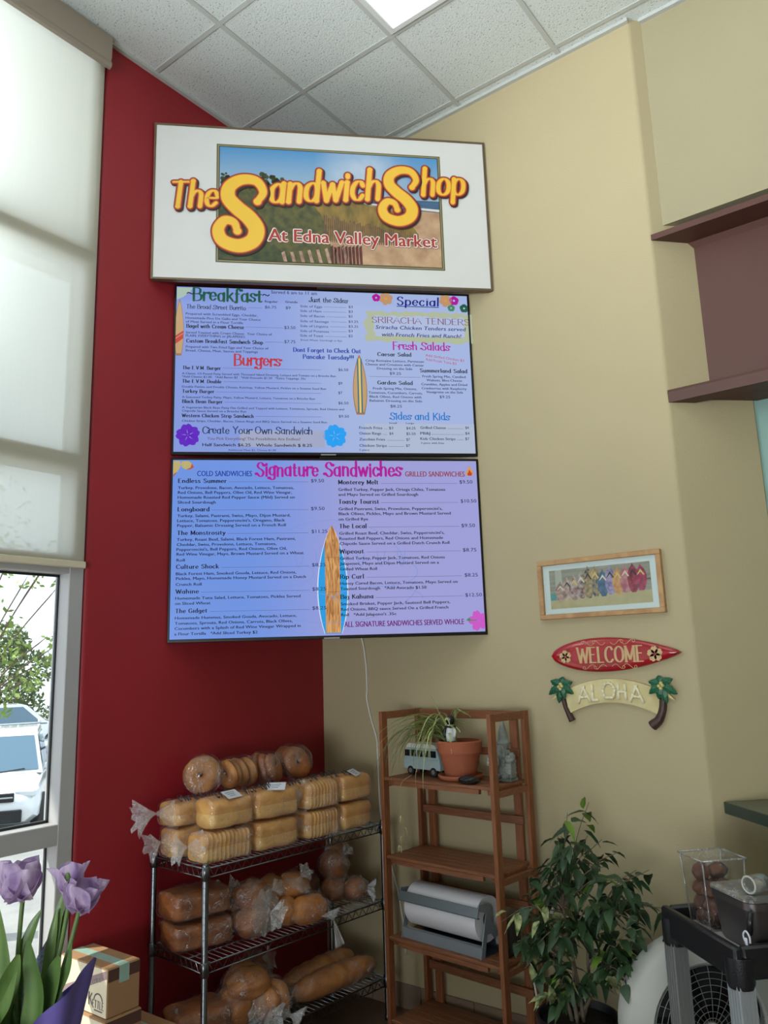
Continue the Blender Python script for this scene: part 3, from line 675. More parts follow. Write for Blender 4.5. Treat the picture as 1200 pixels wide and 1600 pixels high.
def menu_screen(name, label, z0, z1, text, lines, left, right, art):
    a = 1.09; wdt = a / S2; t = thing(name, label, 'menu screen', (0.0 + 0.0, -a, (z0 + z1) / 2), math.pi / 4)
    # local x along the wall-to-wall diagonal, z up, front faces local -y
    hz = (z1 - z0) / 2; e = 0.006
    b = MB()
    bw = 0.011
    for c, s_ in (((wdt / 2, 0.004, hz - bw / 2), (wdt - 2 * e, 0.016, bw)), ((wdt / 2, 0.004, -hz + 0.008), (wdt - 2 * e, 0.016, 0.016)), ((e + bw / 2, 0.004, 0), (bw, 0.016, 2 * hz - 0.02)), ((wdt - e - bw / 2, 0.004, 0), (bw, 0.016, 2 * hz - 0.02))): b.box(c, s_, bev=0.002)
    b.build('bezel', M_bez, t)
    b = MB(); b.box((wdt / 2, 0.035, 0), (wdt - 0.11, 0.045, 2 * hz - 0.03), bev=0.01); b.box((wdt / 2, 0.075, -0.05), (wdt * .55, 0.05, hz), bev=0.01); b.build('back_housing', M_bez, t)
    b = MB(); b.box((wdt / 2, -0.003, -hz + 0.004), (0.075, 0.006, 0.006)); b.build('badge', M_silver, t)
    b = MB(); b.box((wdt / 2, 0.003, 0.0025), (wdt - 2 * e - 2 * bw + 0.002, 0.010, 2 * hz - 0.027)); b.build('screen_panel', screen_mat(name + '_panel', left, right), t)
    zc = (z0 + z1) / 2
    def lay(mb, nm, k, off):       # drawn flat in (x, z), stood up on the glass
        if not mb.v: return
        q = MB(); q.v = [(v[0], -0.0025 - off - v[2], v[1] - zc) for v in mb.v]; q.f = mb.f; q.mi = mb.mi; return q.build(nm, k, t)
    for ln in text.split('\n'):
        hd, tx = ln.split('|', 1); u_, zz, wd, hh, st, col = hd.split(); u_, zz, wd, hh = [int(v) / 1e4 for v in (u_, zz, wd, hh)]
        key = ('heading' if st in 'wdsqk' else 'caption' if st in 'cir' else 'price' if tx[0] == '$' else 'menu_text', col); mb = MB()
        if st == 'w':
            big = hh > 0.012 and len(tx) < 18
            draw_text(mb, tx, u_, zz, wd, hh, .175 if big else .15, .075 if big else .07, curl=.085, serif=.05, caps=True, jitter=0.06)
        elif st == 'd': draw_text(mb, tx, u_, zz, wd, hh * 1.0, .25, .08, serif=.11)
        elif st == 's': draw_text(mb, tx, u_, zz, wd, hh * .95, .20, .08, serif=.08, slant=.06); mb.box((u_ + wd / 2, zz - .007, 0), (wd, .004, .0002))
        elif st == 'q': draw_text(mb, tx, u_, zz - hh * .2, wd, hh * 1.6, .14, .14, curl=.0, caps=True)
        elif st == 'k': draw_text(mb, tx, u_, zz, wd, hh, .13, .05, serif=.07)
        elif st == 'c': block_text(mb, tx, u_, zz, wd, hh * 1.0, bold=.022)
        elif st == 'i': block_text(mb, tx, u_, zz, wd * .985, hh * 1.0, bold=.018, slant=.18)
        elif st == 'r':
            sl = -0.13
            block_text(mb, tx, u_, zz, wd, hh, bold=.004, xf=lambda X, Y, u_=u_, zz=zz: (X, Y + (X - u_) * sl))
        else: block_text(mb, tx, u_, zz, wd, hh, bold=(.026 if st == 'b' else 0.013))
        lay(mb, key[0], G(col), 0.0008)
    for l_ in lines.split(' ; '):
        u_, zz, wd = [int(v) / 1e4 for v in l_.split()]; mb = MB(); mb.box((u_ + wd / 2, zz, 0), (wd, .0013, .0002)); lay(mb, 'leader_line', G('line'), 0.0006)
    art(lay)
    return t
def upper_art(lay):
    def board(u, zb, h, w, layers, nm):
        for i, (sc, col, seg) in enumerate(layers):
            mb = MB()
            if seg is None: mb.flat([(u + x * sc, zb + h * (1 - sc) * .4 + y * (1 - (1 - sc) * .8)) for x, y in surf_outline(h, w)])
            else:
                for q in seg: mb.flat([(u + x, zb + y) for x, y in q])
            lay(mb, nm if i == 0 else nm + '_stripe', G(col), 0.0002 + 0.0001 * i)
    h, w = .305, .046
    board(.033, 3.199, h, w, [(1.0, 'wood2', None), (.90, 'wood', None), (1, 'stripe', [[(-w * .42, h * .30), (w * .46, h * .40), (w * .46, h * .44), (-w * .44, h * .34)], [(-w * .38, h * .20), (w * .43, h * .30), (w * .45, h * .385), (-w * .41, h * .285)]])], 'surfboard_picture')
    h, w = .323, .073
    st = lambda x0, x1: [(x0, h * .03), (x1, h * .03), (x1 * 1.0, h * .93), (x0 * 1.0, h * .93)]
    board(.938, 2.903, h, w, [(1.0, 'wood2', None), (.90, 'wood', None), (1, 'teal', [st(-.0125, -.0055), st(.0055, .0125)]), (1, 'yellow', [st(-.0045, .0045)])], 'surfboard_picture')
    for (cx, cy, r_, c1) in ((.085, 2.787, .060, 'hibp'), (.805, 2.789, .062, 'hibb')):
        mb = MB(); flower(mb, cx, cy, r_, 5, ph=.5, wide=.66); lay(mb, 'hibiscus_picture', G(c1), 0.0002)
        mb = MB()
        for k in range(5):
            a = .5 + k * 2 * math.pi / 5
            mb.add([(cx + r_ * .18 * math.cos(a - .12), cy + r_ * .18 * math.sin(a - .12), 0), (cx + r_ * .52 * math.cos(a), cy + r_ * .52 * math.sin(a), 0), (cx + r_ * .18 * math.cos(a + .12), cy + r_ * .18 * math.sin(a + .12), 0)], [(0, 1, 2)])
        lay(mb, 'hibiscus_veins', G('pale'), 0.0003)
    # brush-edged band around the special
    rnd = random.Random(3)
    def blob(x0, x1, y0, y1, n=26, j=.008):
        P = [(x0 + (x1 - x0) * i / n, y1 + rnd.uniform(-j, j)) for i in range(n)] + [(x1 + rnd.uniform(-j, j) * 1.5, y1 - (y1 - y0) * i / 8) for i in range(8)] + [(x1 - (x1 - x0) * i / n, y0 + rnd.uniform(-j, j)) for i in range(n)] + [(x0 + rnd.uniform(-j, j) * 1.5, y0 + (y1 - y0) * i / 8) for i in range(8)]
        return P
    mb = MB(); mb.flat(blob(.975, 1.545, 3.30, 3.47)); lay(mb, 'brush_band', G('khaki'), 0.0001)
    mb = MB(); mb.flat(blob(1.02, 1.50, 3.335, 3.445, j=.006)); lay(mb, 'brush_band', G('pale'), 0.0002)
    for cx, cy, r_, c_, p_ in ((1.036, 3.545, .022, 'magenta', 5), (1.088, 3.541, .036, 'plume', 6), (1.408, 3.541, .036, 'plume', 6), (1.453, 3.542, .026, 'magenta', 5), (1.436, 3.500, .020, 'leaf', 5), (1.506, 3.500, .024, 'green', 5)):
        mb = MB(); flower(mb, cx, cy, r_, p_, ph=.3, wide=.62 if p_ == 6 else .8, notch=.0); lay(mb, 'flower_picture', G(c_), 0.0003)
        mb = MB(); mb.flat([(cx + r_ * .25 * math.cos(k), cy + r_ * .25 * math.sin(k)) for k in range(6)]); lay(mb, 'flower_centre', G('gold' if p_ == 6 else 'pale'), 0.0004)
    mb = MB(); mb.box((.545, 2.772, 0), (.42, .085, .0001)); lay(mb, 'offer_panel', glow('screen_offer', (158, 166, 196)), 0.00015)
    mb = MB(); mb.box((1.245, 2.78, 0), (.575, .155, .0001)); lay(mb, 'side_panel', glow('screen_sides', (172, 184, 208)), 0.00015)
    # yellow-green glow of the artwork in the top left corner
    mb = MB()
    for r_ in (.10, .075, .05): pass
    mb.flat([(.018, 3.566), (.018, 3.50), (.05, 3.515), (.085, 3.545), (.095, 3.566)]); lay(mb, 'corner_sunburst', glow('screen_sunburst', (170, 190, 176)), 0.0001)
def lower_art(lay):
    u, zb, h = .780, 1.808, .525
    def ol(w): return [(u + x, zb + y) for x, y in surf_outline(h, w)]
    for i, (w_, c_) in enumerate(((.150, 'white'), (.140, 'cyan'))):
        mb = MB(); mb.flat(ol(w_)); lay(mb, 'surfboard_picture', G(c_), 0.0002 + .0001 * i)
    mb = MB(); P = surf_outline(h, .140); mb.flat([(u + max(-.036, min(.036, x)), zb + max(.004, y)) for x, y in P]); lay(mb, 'surfboard_wood_panel', woodpic, 0.0004)
    mb = MB(); mb.box((u, zb + h * .48, 0), (.0018, h * .93, .0001)); mb.box((u, zb + h * .38, 0), (.07, .0012, .0001)); mb.box((u, zb + h * .70, 0), (.07, .0012, .0001)); lay(mb, 'surfboard_seams', glow('screen_seam', (112, 78, 52)), 0.0005)
    f_ = lambda P: [(.031 + (x - 110) * .000675, 2.625 - (y - 90) * .00072) for x, y in P]
    mb = MB(); mb.flat(f_([(92, 45), (140, 45), (145, 75), (132, 105), (110, 135), (92, 158), (90, 100)])); mb.flat(f_([(150, 48), (195, 46), (222, 62), (237, 90), (215, 104), (180, 106), (155, 92), (147, 70)]))
    lay(mb, 'plumeria_picture', glow('screen_plumeria', (186, 172, 110)), 0.0003)
    mb = MB(); mb.flat(f_([(222, 62), (237, 90), (215, 104), (180, 106), (212, 92)])); mb.flat(f_([(92, 158), (110, 135), (118, 122), (98, 135), (91, 146)])); lay(mb, 'plumeria_edge', glow('screen_plumeria_red', (176, 84, 74)), 0.0004)
    mb = MB(); flower(mb, 1.492, 1.853, .052, 5, ph=.55, wide=.55); q = MB(); q.v = [(min(v[0], 1.530), v[1], v[2]) for v in mb.v]; q.f = mb.f; q.mi = mb.mi; lay(q, 'hibiscus_picture', G('petal'), 0.0003)
    mb = MB(); mb.box((1.458, 1.856, 0), (.05, .005, .0001)); mb.flat([(1.435, 1.862), (1.448, 1.868), (1.456, 1.858), (1.446, 1.850)]); lay(mb, 'hibiscus_stem', G('leaf'), 0.0004)
    for k, (s_, c_) in enumerate(((1.0, 'gold'), (.62, 'stripe'))):
        mb = MB(); mb.flat([(1.488 + x * s_, 2.585 + y * s_) for x, y in ((-.016, 0), (-.020, .018), (-.010, .028), (-.004, .052), (.008, .036), (.012, .024), (.019, .030), (.018, .008), (.012, 0))]); lay(mb, 'flame_picture', G(c_), 0.0003 + .0001 * k)
    # faint line drawing behind the text
    mb = MB(); rnd = random.Random(5)
    def arcl(cx, cy, rx, ry, a0, a1): pen(mb, [Vector((cx + rx * math.cos(a0 + (a1 - a0) * k / 24), cy + ry * math.sin(a0 + (a1 - a0) * k / 24), 0)) for k in range(25)], .003, .002, lambda x, y: (x, y), 0)
    arcl(.78, 2.08, .37, .28, R(20), R(160)); arcl(.78, 2.06, .42, .20, R(190), R(350)); arcl(.55, 2.10, .14, .06, 0, R(360)); arcl(1.03, 2.10, .17, .07, 0, R(360)); arcl(.6, 1.96, .2, .05, R(0), R(180)); arcl(1.0, 1.97, .22, .06, R(0), R(180))
    for k in range(7): arcl(.52 + k * .10, 2.24, .02, .11, R(200), R(340))
    lay(mb, 'line_drawing', G('wm'), 0.0002)
def woodpic_mat():
    m = bpy.data.materials.new('screen_wood_picture'); m.use_nodes = True; n = m.node_tree; b = n.nodes['Principled BSDF']; L = n.links.new
    tc = n.nodes.new('ShaderNodeTexCoord'); mp = n.nodes.new('ShaderNodeMapping'); mp.inputs['Scale'].default_value = (26, 1, 3); t = n.nodes.new('ShaderNodeTexNoise'); t.inputs['Scale'].default_value = 3.5; t.inputs['Distortion'].default_value = 1.5
    r = n.nodes.new('ShaderNodeValToRGB'); r.color_ramp.elements[0].color = lin((166, 104, 54)); r.color_ramp.elements[1].color = lin((226, 172, 108)); r.color_ramp.elements[0].position = .35; r.color_ramp.elements[1].position = .62
    L(tc.outputs['Object'], mp.inputs[0]); L(mp.outputs[0], t.inputs['Vector']); L(t.outputs['Fac'], r.inputs[0]); L(r.outputs[0], b.inputs['Emission Color'])
    b.inputs['Emission Strength'].default_value = .9; b.inputs['Base Color'].default_value = (.01, .01, .01, 1); b.inputs['Roughness'].default_value = .22; return m
woodpic = woodpic_mat()
menu_screen('menu_screen', 'upper wide menu screen listing breakfast, burgers and salads', 2.687, 3.582, UPPER_TEXT, UPPER_LINES, (140, 162, 232), (172, 190, 236), upper_art)
menu_screen('menu_screen', 'lower wide menu screen listing cold and grilled signature sandwiches', 1.784, 2.673, LOWER_TEXT, LOWER_LINES, (118, 156, 238), (166, 168, 228), lower_art)

# ---- shop sign
M_signw = mat('white_sign_board', (226, 226, 224), 0.35, var=0.02); M_signedge = mat('bronze_sign_edge', (118, 100, 78), 0.4, metal=0.5)
def sign():
    a = 1.2375; wdt = a / S2; z0, z1 = 3.553, 4.420; t = thing('shop_sign', 'long white shop sign with a beach picture and yellow script above the screens', 'sign', (0, -a, z0), math.pi / 4)
    h = z1 - z0; x0, x1 = 0.018, wdt + 0.022
    x1 = wdt - 0.008; x0 = 0.008
    b = MB(); b.box(((x0 + x1) / 2, 0.010, h / 2), (x1 - x0 - .016, 0.026, h - .016)); b.build('sign_board', M_signw, t)
    b = MB()
    for c, s_ in ((((x0 + x1) / 2, 0.008, h - .005), (x1 - x0, .030, .010)), (((x0 + x1) / 2, 0.008, .005), (x1 - x0, .030, .010)), ((x0 + .005, 0.008, h / 2), (.010, .030, h - .02)), ((x1 - .005, 0.008, h / 2), (.010, .030, h - .02))): b.box(c, s_)
    b.build('edge_trim', M_signedge, t)
    def lay(mb, nm, k, off, sm=False):
        q = MB(); q.v = [(v[0], -0.0035 - off - v[2], v[1] - z0) for v in mb.v]; q.f = mb.f; q.mi = mb.mi; return q.build(nm, k, t)
    px0, px1, pz0, pz1 = .321, 1.493, 3.656, 4.320
    def rect(x0, x1, y0, y1): m_ = MB(); m_.flat([(x0, y0), (x1, y0), (x1, y1), (x0, y1)]); return m_
    lay(rect(px0, px1, pz0, pz1), 'picture_border', mat('olive_picture_border', (86, 80, 50), 0.4), .0003)
    lay(rect(px0 + .005, px1 - .005, pz0 + .005, pz1 - .005), 'picture_border_line', mat('khaki_border_line', (150, 142, 100), 0.4), .0006)
    lay(rect(px0 + .012, px1 - .012, pz0 + .012, pz1 - .012), 'picture_border_line', mat('black_border_line', (30, 32, 30), 0.4), .0009)
    px0 += .016; px1 -= .016; pz0 += .016; pz1 -= .016
    # printed sky: blue to pale at the horizon, a hazy white cloud right of the middle
    m = bpy.data.materials.new('printed_beach_sky'); m.use_nodes = True; n = m.node_tree; bs = n.nodes['Principled BSDF']; L = n.links.new; bs.inputs['Roughness'].default_value = .35
    tc = n.nodes.new('ShaderNodeTexCoord'); sp = n.nodes.new('ShaderNodeSeparateXYZ'); L(tc.outputs['Object'], sp.inputs[0])
    mr = n.nodes.new('ShaderNodeMapRange'); mr.inputs[1].default_value = .46; mr.inputs[2].default_value = .77; L(sp.outputs['Z'], mr.inputs[0])
    rp = n.nodes.new('ShaderNodeValToRGB'); rp.color_ramp.elements[0].color = lin((178, 198, 214)); rp.color_ramp.elements[1].color = lin((70, 146, 206)); L(mr.outputs[0], rp.inputs[0])
    vd = n.nodes.new('ShaderNodeVectorMath'); vd.operation = 'DISTANCE'; vd.inputs[1].default_value = (1.08, 0, .70); L(tc.outputs['Object'], vd.inputs[0])
    mc = n.nodes.new('ShaderNodeMapRange'); mc.inputs[1].default_value = .26; mc.inputs[2].default_value = .02; L(vd.outputs['Value'], mc.inputs[0])
    tn = n.nodes.new('ShaderNodeTexNoise'); tn.inputs['Scale'].default_value = 6; L(tc.outputs['Object'], tn.inputs['Vector']); mu = n.nodes.new('ShaderNodeMath'); mu.operation = 'MULTIPLY'; L(mc.outputs[0], mu.inputs[0]); L(tn.outputs['Fac'], mu.inputs[1])
    mx = n.nodes.new('ShaderNodeMix'); mx.data_type = 'RGBA'; mx.inputs['B'].default_value = lin((236, 238, 240)); L(mu.outputs[0], mx.inputs['Factor']); L(rp.outputs[0], mx.inputs['A']); L(mx.outputs['Result'], bs.inputs['Base Color'])
    lay(rect(px0, px1, pz0, pz1), 'printed_sky', m, .0012)
    lay(rect(.9, px1, 3.96, 4.052), 'printed_sea', mat('printed_sea', (74, 108, 146), .4, var=.25, scale=12, stretch=(1, 1, 8)), .0015)
    sand = MB(); sand.flat([(px0, pz0), (px1, pz0), (px1, 3.985), (1.30, 3.995), (1.0, 4.02), (.7, 4.0), (px0, 3.95)]); lay(sand, 'printed_sand', mat('printed_sand', (214, 178, 142), .4, rgb2=(176, 136, 104), scale=9), .0018)
    surf_ = MB(); surf_.flat([(1.05, 4.016), (px1, 3.990), (px1, 4.004), (1.05, 4.024)]); lay(surf_, 'printed_surf', mat('printed_surf', (226, 222, 214), .4), .0020)
    rnd = random.Random(11)
    # dune grass and bushes: ragged hill outlines with thousands-of-blades look from noise
    def ridge(pts, j, n=50):
        P = spline([(p[0], p[1], 0) for p in pts], max(3, n // len(pts))); return [(p.x, p.y + rnd.uniform(-j, j)) for p in P]
    def hill(pts, base, nm, m_, off, j=.006):
        P = ridge(pts, j); q = MB()
        for i in range(len(P) - 1): q.add([(P[i][0], base, 0), (P[i + 1][0], base, 0), (P[i + 1][0], P[i + 1][1], 0), (P[i][0], P[i][1], 0)], [(0, 1, 2, 3)])
        lay(q, nm, m_, off)
    M_gr = mat('printed_dune_grass', (160, 128, 62), .45, rgb2=(112, 96, 50), scale=22, stretch=(1, 1, .4)); M_bu = mat('printed_bush', (66, 74, 44), .45, rgb2=(104, 98, 52), scale=26); M_dk = mat('printed_dark_bush', (50, 62, 40), .45, rgb2=(78, 84, 44), scale=30)
    hill([(.66, 3.98), (.80, 4.035), (.95, 4.03), (1.12, 4.01), (1.22, 3.985), (1.32, 3.90), (1.36, 3.86)], 3.80, 'printed_dune', M_gr, .0021)
    hill([(px0, 4.06), (.40, 4.09), (.50, 4.13), (.58, 4.12), (.62, 4.09), (.68, 4.03), (.78, 4.02), (.86, 3.93), (.90, 3.76)], pz0, 'printed_bush', M_bu, .0023, .012)
    hill([(px0, 4.00), (.36, 3.99), (.42, 3.90), (.52, 3.80), (.62, 3.75), (.70, 3.70)], pz0, 'printed_dark_bush', M_dk, .0025, .010)
    q = MB()
    for i in range(60):
        x = rnd.uniform(px0 + .02, .66); zt_ = 4.11 - abs(x - .56) * .25 + rnd.uniform(-.03, .05); r_ = rnd.uniform(.006, .016)
        q.flat([(x + r_ * math.cos(k), zt_ + r_ * math.sin(k)) for k in range(6)])
    lay(q, 'printed_foliage', M_dk, .0026)
    q = MB()
    for i in range(34):
        x = px0 + .01 + i * .0028 + rnd.uniform(-.01, .01); zz = 4.06 + rnd.uniform(0, .12) * (1 - i / 40); r_ = rnd.uniform(.006, .014)
        q.flat([(x + r_ * math.cos(k), zz + r_ * math.sin(k)) for k in range(6)])
    lay(q, 'printed_pine', M_dk, .0026)
    q = MB()
    for i in range(46):
        x = .865 + i * .0102; top = 3.935 - (x - .865) * .17 + rnd.uniform(-.012, .010); q.flat([(x, 3.79 - (x - .87) * .02), (x + .0055, 3.79), (x + .008, top), (x + .002, top)])
    lay(q, 'printed_far_fence', mat('printed_fence_far', (96, 66, 52), .5, rgb2=(126, 92, 70), scale=30), .0027)
    q = MB()
    for i in range(8):
        x = .66 + i * .045; q.flat([(x, pz0), (x + .017, pz0), (x + .004 - i * .0015, 3.725 + i * .006 + rnd.uniform(-.01, .01)), (x - .012 - i * .001, 3.72 + i * .006)])
    lay(q, 'printed_fence', mat('printed_fence_pale', (206, 170, 150), .5, rgb2=(160, 120, 104), scale=30), .0028)
    q = MB()
    for i in range(9):
        x = .90 + i * .0185; q.flat([(x, pz0), (x + .014, pz0), (x + .011, 3.765 + i * .003 + rnd.uniform(-.012, .012)), (x - .004, 3.765)])
    lay(q, 'printed_fence', mat('printed_fence_red', (112, 52, 44), .5, rgb2=(76, 40, 36), scale=30), .0028)
    # lettering: dark shadow, red outline, golden face
    M_sh = mat('sign_letter_shadow', (52, 20, 22), .4); M_ol = mat('sign_letter_outline', (138, 34, 32), .4); M_in = mat('sign_letter_inline', (222, 112, 44), .4); M_go = mat('sign_letter_gold', (248, 198, 62), .35)
    def word(s, x, y, wd, cap, thick, thin, tilt, off, big=None):
        def xf(X, Y): return (X, Y + (X - x) * math.tan(tilt))
        for nm, m_, g, dx, dz, o_ in (('letter_shadow', M_sh, .0125, .006, -.007, 0), ('letter_outline', M_ol, .0108, 0, 0, .0006), ('letter_inline', M_in, .0050, 0, 0, .0012), ('letter_face', M_go, 0, 0, 0, .0018)):
            q = MB()
            if big:
                P = spline([(px_, py_, 0) for px_, py_ in big], 10); n = len(P)
                pts = [Vector((p.x + dx, p.y + dz, 0)) for p in P]
                L_, R_ = [], []
                for i, p in enumerate(pts):
                    tt = (pts[min(i + 1, n - 1)] - pts[max(i - 1, 0)]).normalized(); f_ = i / (n - 1); wv = thick * (.40 + .60 * math.sin(math.pi * f_) ** 1.2) / 2 + g
                    L_.append((p.x - tt.y * wv, p.y + tt.x * wv, 0)); R_.append((p.x + tt.y * wv, p.y - tt.x * wv, 0))
                vs = []
                for l_, r_ in zip(L_, R_): vs += [l_, r_]
                q.add(vs, [(2 * i, 2 * i + 1, 2 * i + 3, 2 * i + 2) for i in range(n - 1)])
                for c in (0, n - 1):
                    r_ = thick * (.40 if c in (0, n - 1) else 1) / 2 * 1.25 + g; q.flat([(pts[c].x + r_ * math.cos(k * .4), pts[c].y + r_ * math.sin(k * .4)) for k in range(16)], 1.5e-4)
            else: draw_text(q, s, x + dx, y + dz, wd, cap, thick, thin, grow=g, caps=True, slant=.10, serif=.10, xf=xf)
            lay(q, nm, m_, off + o_)
    def bigS(x0, x1, y0, y1):
        W, Hh = x1 - x0, y1 - y0
        return [(x0 + a_ * W, y0 + c_ * Hh) for a_, c_ in ((.82, .66), (.93, .80), (.80, .95), (.52, .965), (.28, .86), (.25, .70), (.42, .56), (.66, .42), (.80, .26), (.72, .10), (.45, .025), (.15, .09), (.06, .24), (.18, .37), (.36, .35), (.43, .23))]
    word('The', .092, 3.945, .235, .138, .150, .06, R(4.0), .0050)
    word('S', 0, 0, 0, 0, .078, 0, 0, .0076, bigS(.318, .575, 3.735, 4.130))
    word('andwich', .588, 3.995, .575, .166, .145, .045, R(5.2), .0050)
    word('S', 0, 0, 0, 0, .060, 0, 0, .0076, bigS(1.160, 1.372, 3.915, 4.230))
    word('hop', 1.383, 4.083, .232, .150, .150, .045, R(3.5), .0050)
    for k, (m_, bo, o_) in enumerate(((mat('sign_small_shadow', (70, 26, 26), .4), .14, .0030), (mat('sign_small_white', (240, 232, 220), .4), .105, .0036), (mat('sign_small_red', (176, 52, 46), .4), .035, .0042))):
        q = MB(); g = bo * .07
        block_text(q, 'At Edna Valley Market', .585 - g * .5, 3.783, .868 + g, .070, bold=bo * .55); lay(q, ['small_letter_shadow', 'small_letter_outline', 'small_letter_face'][k], m_, o_)
    # wall brackets behind
    b = MB(); b.box((.35, .03, h * .5), (.05, .03, h * .6)); b.box((wdt - .35, .03, h * .5), (.05, .03, h * .6)); b.build('bracket', M_signedge, t)
sign()
# ------------------------------------------------------------------ wire rack with the bread
M_chrome = mat('dull_chrome', (120, 124, 128), 0.28, metal=1.0, var=0.1)
RF = (0.424, -1.195); RA = math.pi / 2 - R(5)             # front corner nearest the window; local x runs along the rack, local y to the wall
rack = thing('wire_rack', 'chrome wire rack holding bagged bread against the red wall', 'shelf', (RF[0], RF[1], 0), RA)
RL, RD = 1.045, 0.375; RSH = (0.878, 0.528, 0.185)
for x, y in ((0.0, 0.0), (RL, 0.0), (0.0, RD), (RL, RD)):
    b = MB(); b.lathe([(0.0, 0.0), (0.016, 0.002), (0.016, 0.02), (0.0127, 0.024), (0.0127, 0.892), (0.011, 0.898), (0.0, 0.900)], (x, y, 0), 12)
    for k in range(1, 33): b.lathe([(0.0128, -0.001), (0.0134, 0), (0.0128, 0.001)], (x, y, 0.027 * k), 12)
    p = b.build('post', M_chrome, rack, True)
    for z in RSH:
        c = MB(); c.lathe([(0.014, -0.044), (0.0175, -0.042), (0.0165, 0.008), (0.014, 0.010)], (x, y, z), 14); c.build('collar', M_chrome, p, True)
for z in RSH:
    b = MB()
    for zz in (z, z - 0.034):
        for p0, p1 in (((0.014, 0), (RL - 0.014, 0)), ((0.014, RD), (RL - 0.014, RD)), ((0, 0.014), (0, RD - 0.014)), ((RL, 0.014), (RL, RD - 0.014))): b.tube([(p0[0], p0[1], zz), (p1[0], p1[1], zz)], 0.0036 if zz == z else 0.0030, 6)
    for (p0, p1), n_ in ((((0.02, 0), (RL - 0.02, 0)), 22), (((0.02, RD), (RL - 0.02, RD)), 22), (((0, 0.02), (0, RD - 0.02)), 9), (((RL, 0.02), (RL, RD - 0.02)), 9)):
        pts = [(p0[0] + (p1[0] - p0[0]) * i / (2 * n_), p0[1] + (p1[1] - p0[1]) * i / (2 * n_), z - (0.034 if i % 2 else 0.0)) for i in range(2 * n_ + 1)]
        b.tube(pts, 0.0022, 5)
    n_ = 36
    for i in range(1, n_): b.tube([(RL * i / n_, 0.0, z + 0.002), (RL * i / n_, RD, z + 0.002)], 0.0019, 5)
    for yy in (RD * .33, RD * .66): b.tube([(0, yy, z - 0.004), (RL, yy, z - 0.004)], 0.003, 6)
    b.build('wire_shelf', M_chrome, rack, True)

M_crust = mat('golden_crust', (226, 170, 96), 0.6, rgb2=(204, 142, 74), scale=9, bump=0.25, bscale=40)
M_pale = mat('pale_crust', (238, 194, 124), 0.65, rgb2=(222, 168, 98), scale=10, bump=0.2, bscale=50)
M_wheat = mat('brown_crust', (168, 100, 48), 0.6, rgb2=(124, 68, 32), scale=10, bump=0.3, bscale=40)
M_bun = mat('amber_bun_crust', (204, 136, 66), 0.5, rgb2=(166, 98, 42), scale=11, bump=0.2, bscale=30)
M_bagel = mat('toasted_bagel_crust', (190, 132, 72), 0.5, rgb2=(140, 86, 44), scale=14, bump=0.2)
M_film = film('clear_bread_bag'); M_film2 = film('milky_bread_bag', haze=0.05, gloss=0.08, bscale=50)
M_film3 = film('gathered_bag_plastic', haze=.17, gloss=.12, bscale=60, crease=.7); M_paper = mat('white_paper_tag', (225, 228, 235), 0.6); M_ink = mat('faded_ink', (40, 42, 50), 0.7)
def sgn_pow(x, p): return math.copysign(abs(x) ** p, x)
def loaf_pt(u, v, L, W, Hh, slices=0, grow=0.0, crump=0.0, seed=0, dome=1.0):
    a = 2 * math.pi * u; t = 2 * v - 1
    e = (1 - abs(t) ** 7) ** (1 / 3.2) if abs(t) < 1 else 0
    cy, cz = sgn_pow(math.cos(a), .42), sgn_pow(math.sin(a), .42 if math.sin(a) < 0 else .55)
    hz = Hh * (.5 + .5 * cz)
    k = 1.0 - .09 * math.exp(-((hz / Hh - .46) / .07) ** 2)      # crease between the tin part and the risen crown
    if hz / Hh > .5: k += .03 * dome
    sl = 1.0 - (0.06 * abs(math.sin(math.pi * slices * v)) ** .5 if slices else 0) + (.045 if slices else 0)
    x = (v - .5) * (L + 2 * grow); y = (W / 2 * k * cy * (.82 + .18 * e) * sl) * (e ** .35) ; z = Hh / 2 + Hh / 2 * cz * (e ** .30) * sl
    p = Vector((x, y, z))
    n_ = noise.noise(Vector((x * 13 + seed, y * 13, z * 13))) * .006
    d = Vector((0, cy, cz)); 
    if d.length > 0: d.normalize()
    g = grow
    if crump: g += 1.5 * crump * (noise.noise(Vector((x * 24 + seed * 3, y * 24, z * 24))) + .6 * abs(noise.noise(Vector((x * 50, y * 50 + seed, z * 50)))))
    p += d * (n_ + g) + Vector((t, 0, 0)) * (g * .3 * (abs(t) ** 6))
    p.z = max(p.z, 0.0 if grow else 0.001)
    return p
def tail_mesh(b, at, direction, length, flare, seed, n=22, m=7):
    """gathered, ruffled end of a bag: knot, then a crumpled fan"""
    rnd = random.Random(seed); d = Vector(direction).normalized(); a = d.orthogonal().normalized(); c = d.cross(a); at = Vector(at)
    ph = [rnd.uniform(-.5, .5) for _ in range(n)]
    def f(u, v):
        k = int(round(u * n)) % n; an = 2 * math.pi * u
        r_ = .006 + flare * v ** 1.3 * (1 + .35 * math.sin(an * 5 + seed) + .35 * ph[k])
        q = at + d * (length * v * (1 + .25 * ph[(k * 3) % n])) + a * math.cos(an) * r_ + c * math.sin(an) * r_ * .55
        q.z -= .25 * length * v * v
        return q
    b.grid(f, n, m, True)
def gather(b, at, direction, r0, length, seed):
    """film drawn together from the loaf end to the knot"""
    d = Vector(direction).normalized(); a = d.orthogonal().normalized(); c = d.cross(a); at = Vector(at)
    def f(u, v):
        an = 2 * math.pi * u; r_ = r0 * (1 - v) ** 1.2 * (1 + .12 * math.sin(an * 9 + seed)) + .006
        return at + d * length * v + a * math.cos(an) * r_ + c * math.sin(an) * r_
    b.grid(f, 28, 6, True)
